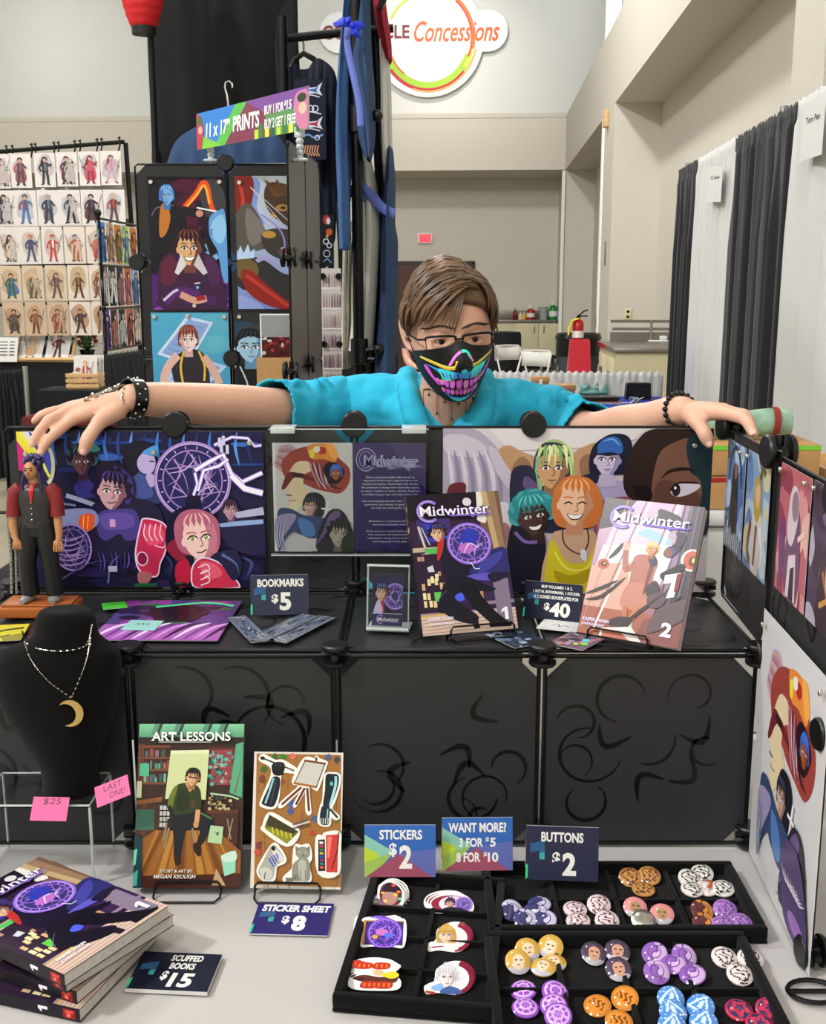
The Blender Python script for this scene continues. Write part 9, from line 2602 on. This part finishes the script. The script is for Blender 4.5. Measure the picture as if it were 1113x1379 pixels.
for k in range(70):      # swept across the top
    y0=rr.uniform(-.5,.7);lock((.42+rr.uniform(-.08,.08),y0,.85),(-.95,y0*.8+rr.uniform(-.15,.15),rr.uniform(.12,.4)),.010,.012+rr.uniform(0,.006),rr.uniform(.006,.011))
for k in range(34):      # fringe falling to one side
    lock((.45+rr.uniform(-.1,.1),-.5+rr.uniform(-.2,.1),.8),(-.72+rr.uniform(-.25,.22),-.72+rr.uniform(-.1,.15),.36+rr.uniform(-.14,.12)),.011,.012+rr.uniform(0,.006),rr.uniform(.006,.010),bend=.05)
for k in range(26):      # short side
    y0=rr.uniform(-.42,.8);lock((.4,y0,.85),(1.0,y0*.9+.06,.1+rr.uniform(-.12,.1)-.5*max(0,y0-.2)),.009,.006,rr.uniform(.006,.010))
for k in range(16):
    lock((.44+rr.uniform(-.06,.06),-.42,.82),(.86+rr.uniform(-.1,.08),-.46+rr.uniform(-.16,.12),.34+rr.uniform(-.14,.16)),.012,.009,rr.uniform(.005,.009))
for k in range(26):      # other side over the ear
    y0=rr.uniform(-.5,.8);lock((-.75,y0,.55),(-1.0,y0*.85+.05,.12+rr.uniform(-.1,.1)-.5*max(0,y0-.2)),.013,.008,rr.uniform(.006,.010))
for k in range(24):
    x0=rr.uniform(-.8,.8);lock((x0*.5,.5,.85),(x0*.8,.8,-.5+rr.uniform(-.1,.1)),.010,.006,rr.uniform(.007,.011))
for k in range(5):lock((.2,-.6,.75),(-.36+.06*k,-.95,.3-.05*k),.010,.010,.0022)
child(hm,'hair',70)
# ---- choker, bracelets, earring
m=MB('black_plastic')
tops=[]
for zx,zy,ty in ((240,1175,1060),(283,1098,1052),(342,1240,1090),(398,1150,1085),(450,1283,1110),(503,1165,1100),(557,1268,1090),(605,1125,1070),(637,1220,1050)):
    px,py,pt=530+zx/5.744,340+zy/5.744,340+ty/5.744
    a,n1=on_skin(px,pt,.0015);b,n2=on_skin(px,py,.002)
    m.tube([a,(a+b)/2+n1*.001,b],.0005,5);tops.append(a)
    e=.0034
    for sgn in (0,):m.ball(tuple(b+n2*.0012),(e*.8,e*.5,e),4,2)
m.tube(sorted(tops,key=lambda p:p.x),.0011,6);ck=child(m,'choker',20);ck['label']='black choker with dangling drops'
def cuff(mb,c,ax,r0,wd,mi=0,th=.0028,squash=.9):
    q=ax.to_track_quat('Z','Y').to_matrix().to_4x4();q.translation=c
    mb.lathe([(r0,-wd/2),(r0+th,-wd/2),(r0+th,wd/2),(r0,wd/2),(r0,-wd/2)],30,mi,T=q);return q
c=atD(179,536,1.88);ax=(LA[-1]-LA[-2]).normalized()
m=MB('leather_black');q=cuff(m,c,ax,.0305,.024);w_=child(m,'wrist_cuff',40);w_['label']='black studded leather cuff'
for k in range(12):
    for zz in (-.006,.006):
        a=2*PI*k/12+(.26 if zz> 0 else 0);m=MB('chrome');m.ball(tuple(q @ Vector((.034*math.cos(a),.034*math.sin(a),zz))),.0022,8,6);m.build('stud',w_,Matrix(),50)
m=MB('silver_chain')
for pts in (((170,516),(158,519),(146,524),(134,529),(122,536),(114,541)),((168,520),(152,524),(138,531),(128,537)),((166,527),(164,535),(166,545)),((168,524),(160,526),(150,527),(140,528))):
    chain(m,[on_skin(x,y,.003)[0] for x,y in pts],.0021)
for x,y in ((160,519),(148,524),(140,528),(126,534),(118,539)):m.ball(tuple(on_skin(x,y,.004)[0]),.0034,8,6)
b_=child(m,'hand_chain');b_['label']='silver chain bracelet across the back of the hand'
c=atD(917,554,1.887);ax=(RA[-1]-RA[-2]).normalized();q=ax.to_track_quat('Z','Y').to_matrix().to_4x4();q.translation=c
m=MB('black_gloss');m.tube([q @ Vector((.031*math.cos(2*PI*k/28),.031*math.sin(2*PI*k/28),0)) for k in range(28)],.001,6,closed=True);b_=child(m,'bead_bracelet');b_['label']='black bead bracelet'
for k in range(19):
    a=2*PI*k/19;m=MB('black_gloss');m.ball(tuple(q @ Vector((.031*math.cos(a),.031*math.sin(a),0))),.0048,10,8);m.build('bead',b_,Matrix(),50)
m=MB('chrome','paper_white');m.tube([Hh(.084,.012,-.03),Hh(.0865,.008,-.038)],.0008,6);m.box((-.003,-.001,-.013),(.003,.001,0),1,T=HM @ Matrix.Translation((.0868,.006,-.038)));m.box((-.003,-.001,-.022),(.003,.001,-.0135),1,T=HM @ Matrix.Translation((.0868,.006,-.038)));child(m,'earring')
# ---- passer-by mostly hidden behind the seller's head
mat('plum_cloth','#4a3a5a',.85)
pc=atD(583,480,10.2);pc.z=0
bb=MB('skin')
limb(bb,[pc+Vector((0,0,1.66)),pc+Vector((0,-.01,1.58)),pc+Vector((0,-.01,1.5))],[(.06,.075),(.075,.09),(.05,.06)],16,up=(0,1,0));bb.ball(tuple(pc+Vector((0,0,1.6))),(.075,.095,.115),18,12)
limb(bb,[pc+Vector((0,.02,1.54)),pc+Vector((0,.02,1.42))],[.052,.07],14)
limb(bb,[pc+Vector((0,0,1.42)),pc+Vector((0,0,1.2)),pc+Vector((0,0,1.0)),pc+Vector((0,0,.86))],[(.17,.09),(.155,.1),(.14,.09),(.16,.1)],20,up=(0,1,0))
arms=[]
for s in (-1,1):
    ap=[pc+Vector((s*.18,0,1.37)),pc+Vector((s*.24,.02,1.1)),pc+Vector((s*.23,-.06,.92)),pc+Vector((s*.16,-.17,.86))]
    arms.append(ap);limb(bb,ap,[.05,.042,.036,.026],14)
    for k in range(5):limb(bb,[ap[3],ap[3]+Vector((-s*(.03+.004*k),-.03-.012*(k if k< 4 else -1),.012-.008*k)),ap[3]+Vector((-s*(.06+.002*k),-.045-.012*(k if k< 4 else -1.5),.0-.01*k))],[.015,.009,.007],8)
    limb(bb,[pc+Vector((s*.08,0,.9)),pc+Vector((s*.09,-.01,.5)),pc+Vector((s*.09,.02,.08))],[.085,.058,.04],14);limb(bb,[pc+Vector((s*.09,.04,.045)),pc+Vector((s*.1,-.16,.035))],[.04,.03],10)
b2=fuse(bb,.009,'body',3)
p2=thing('person','passer-by in a plum top standing behind the seller beside the hung garments','person',pc);bpy.context.view_layer.update();I2=p2.matrix_world.inverted()
b2.materials.clear();b2.materials.append(MATS['skin']);put('body',b2,p2,I2)
m=MB('plum_cloth');limb(m,[pc+Vector((0,0,1.44)),pc+Vector((0,0,1.2)),pc+Vector((0,0,1.0)),pc+Vector((0,0,.84))],[(.18,.1),(.168,.113),(.153,.103),(.175,.115)],20,up=(0,1,0))
for ap in arms:limb(m,[ap[0],(ap[0]+ap[1])/2,ap[1]+(ap[2]-ap[1])*.3],[.062,.056,.052],14)
t_=fuse(m,.01,'top',3);t_.materials.clear();t_.materials.append(MATS['plum_cloth']);put('top',t_,p2,I2)
m=MB('jeans_dark')
for s in (-1,1):limb(m,[pc+Vector((s*.08,0,.88)),pc+Vector((s*.09,-.01,.5)),pc+Vector((s*.09,.02,.07))],[.098,.072,.058],14)
m.build('trousers',p2,I2,50)
m=MB('hair_brown');m.ball(tuple(pc+Vector((0,.02,1.63))),(.084,.1,.11),18,12);m.build('hair',p2,I2,60)
m=MB('eye_white','iris_brown')
for s in (-1,1):m.ball(tuple(pc+Vector((s*.03,-.085,1.6))),.011,10,8);m.ball(tuple(pc+Vector((s*.03,-.093,1.6))),.005,8,6,1)
m.build('eyes',p2,I2,50)
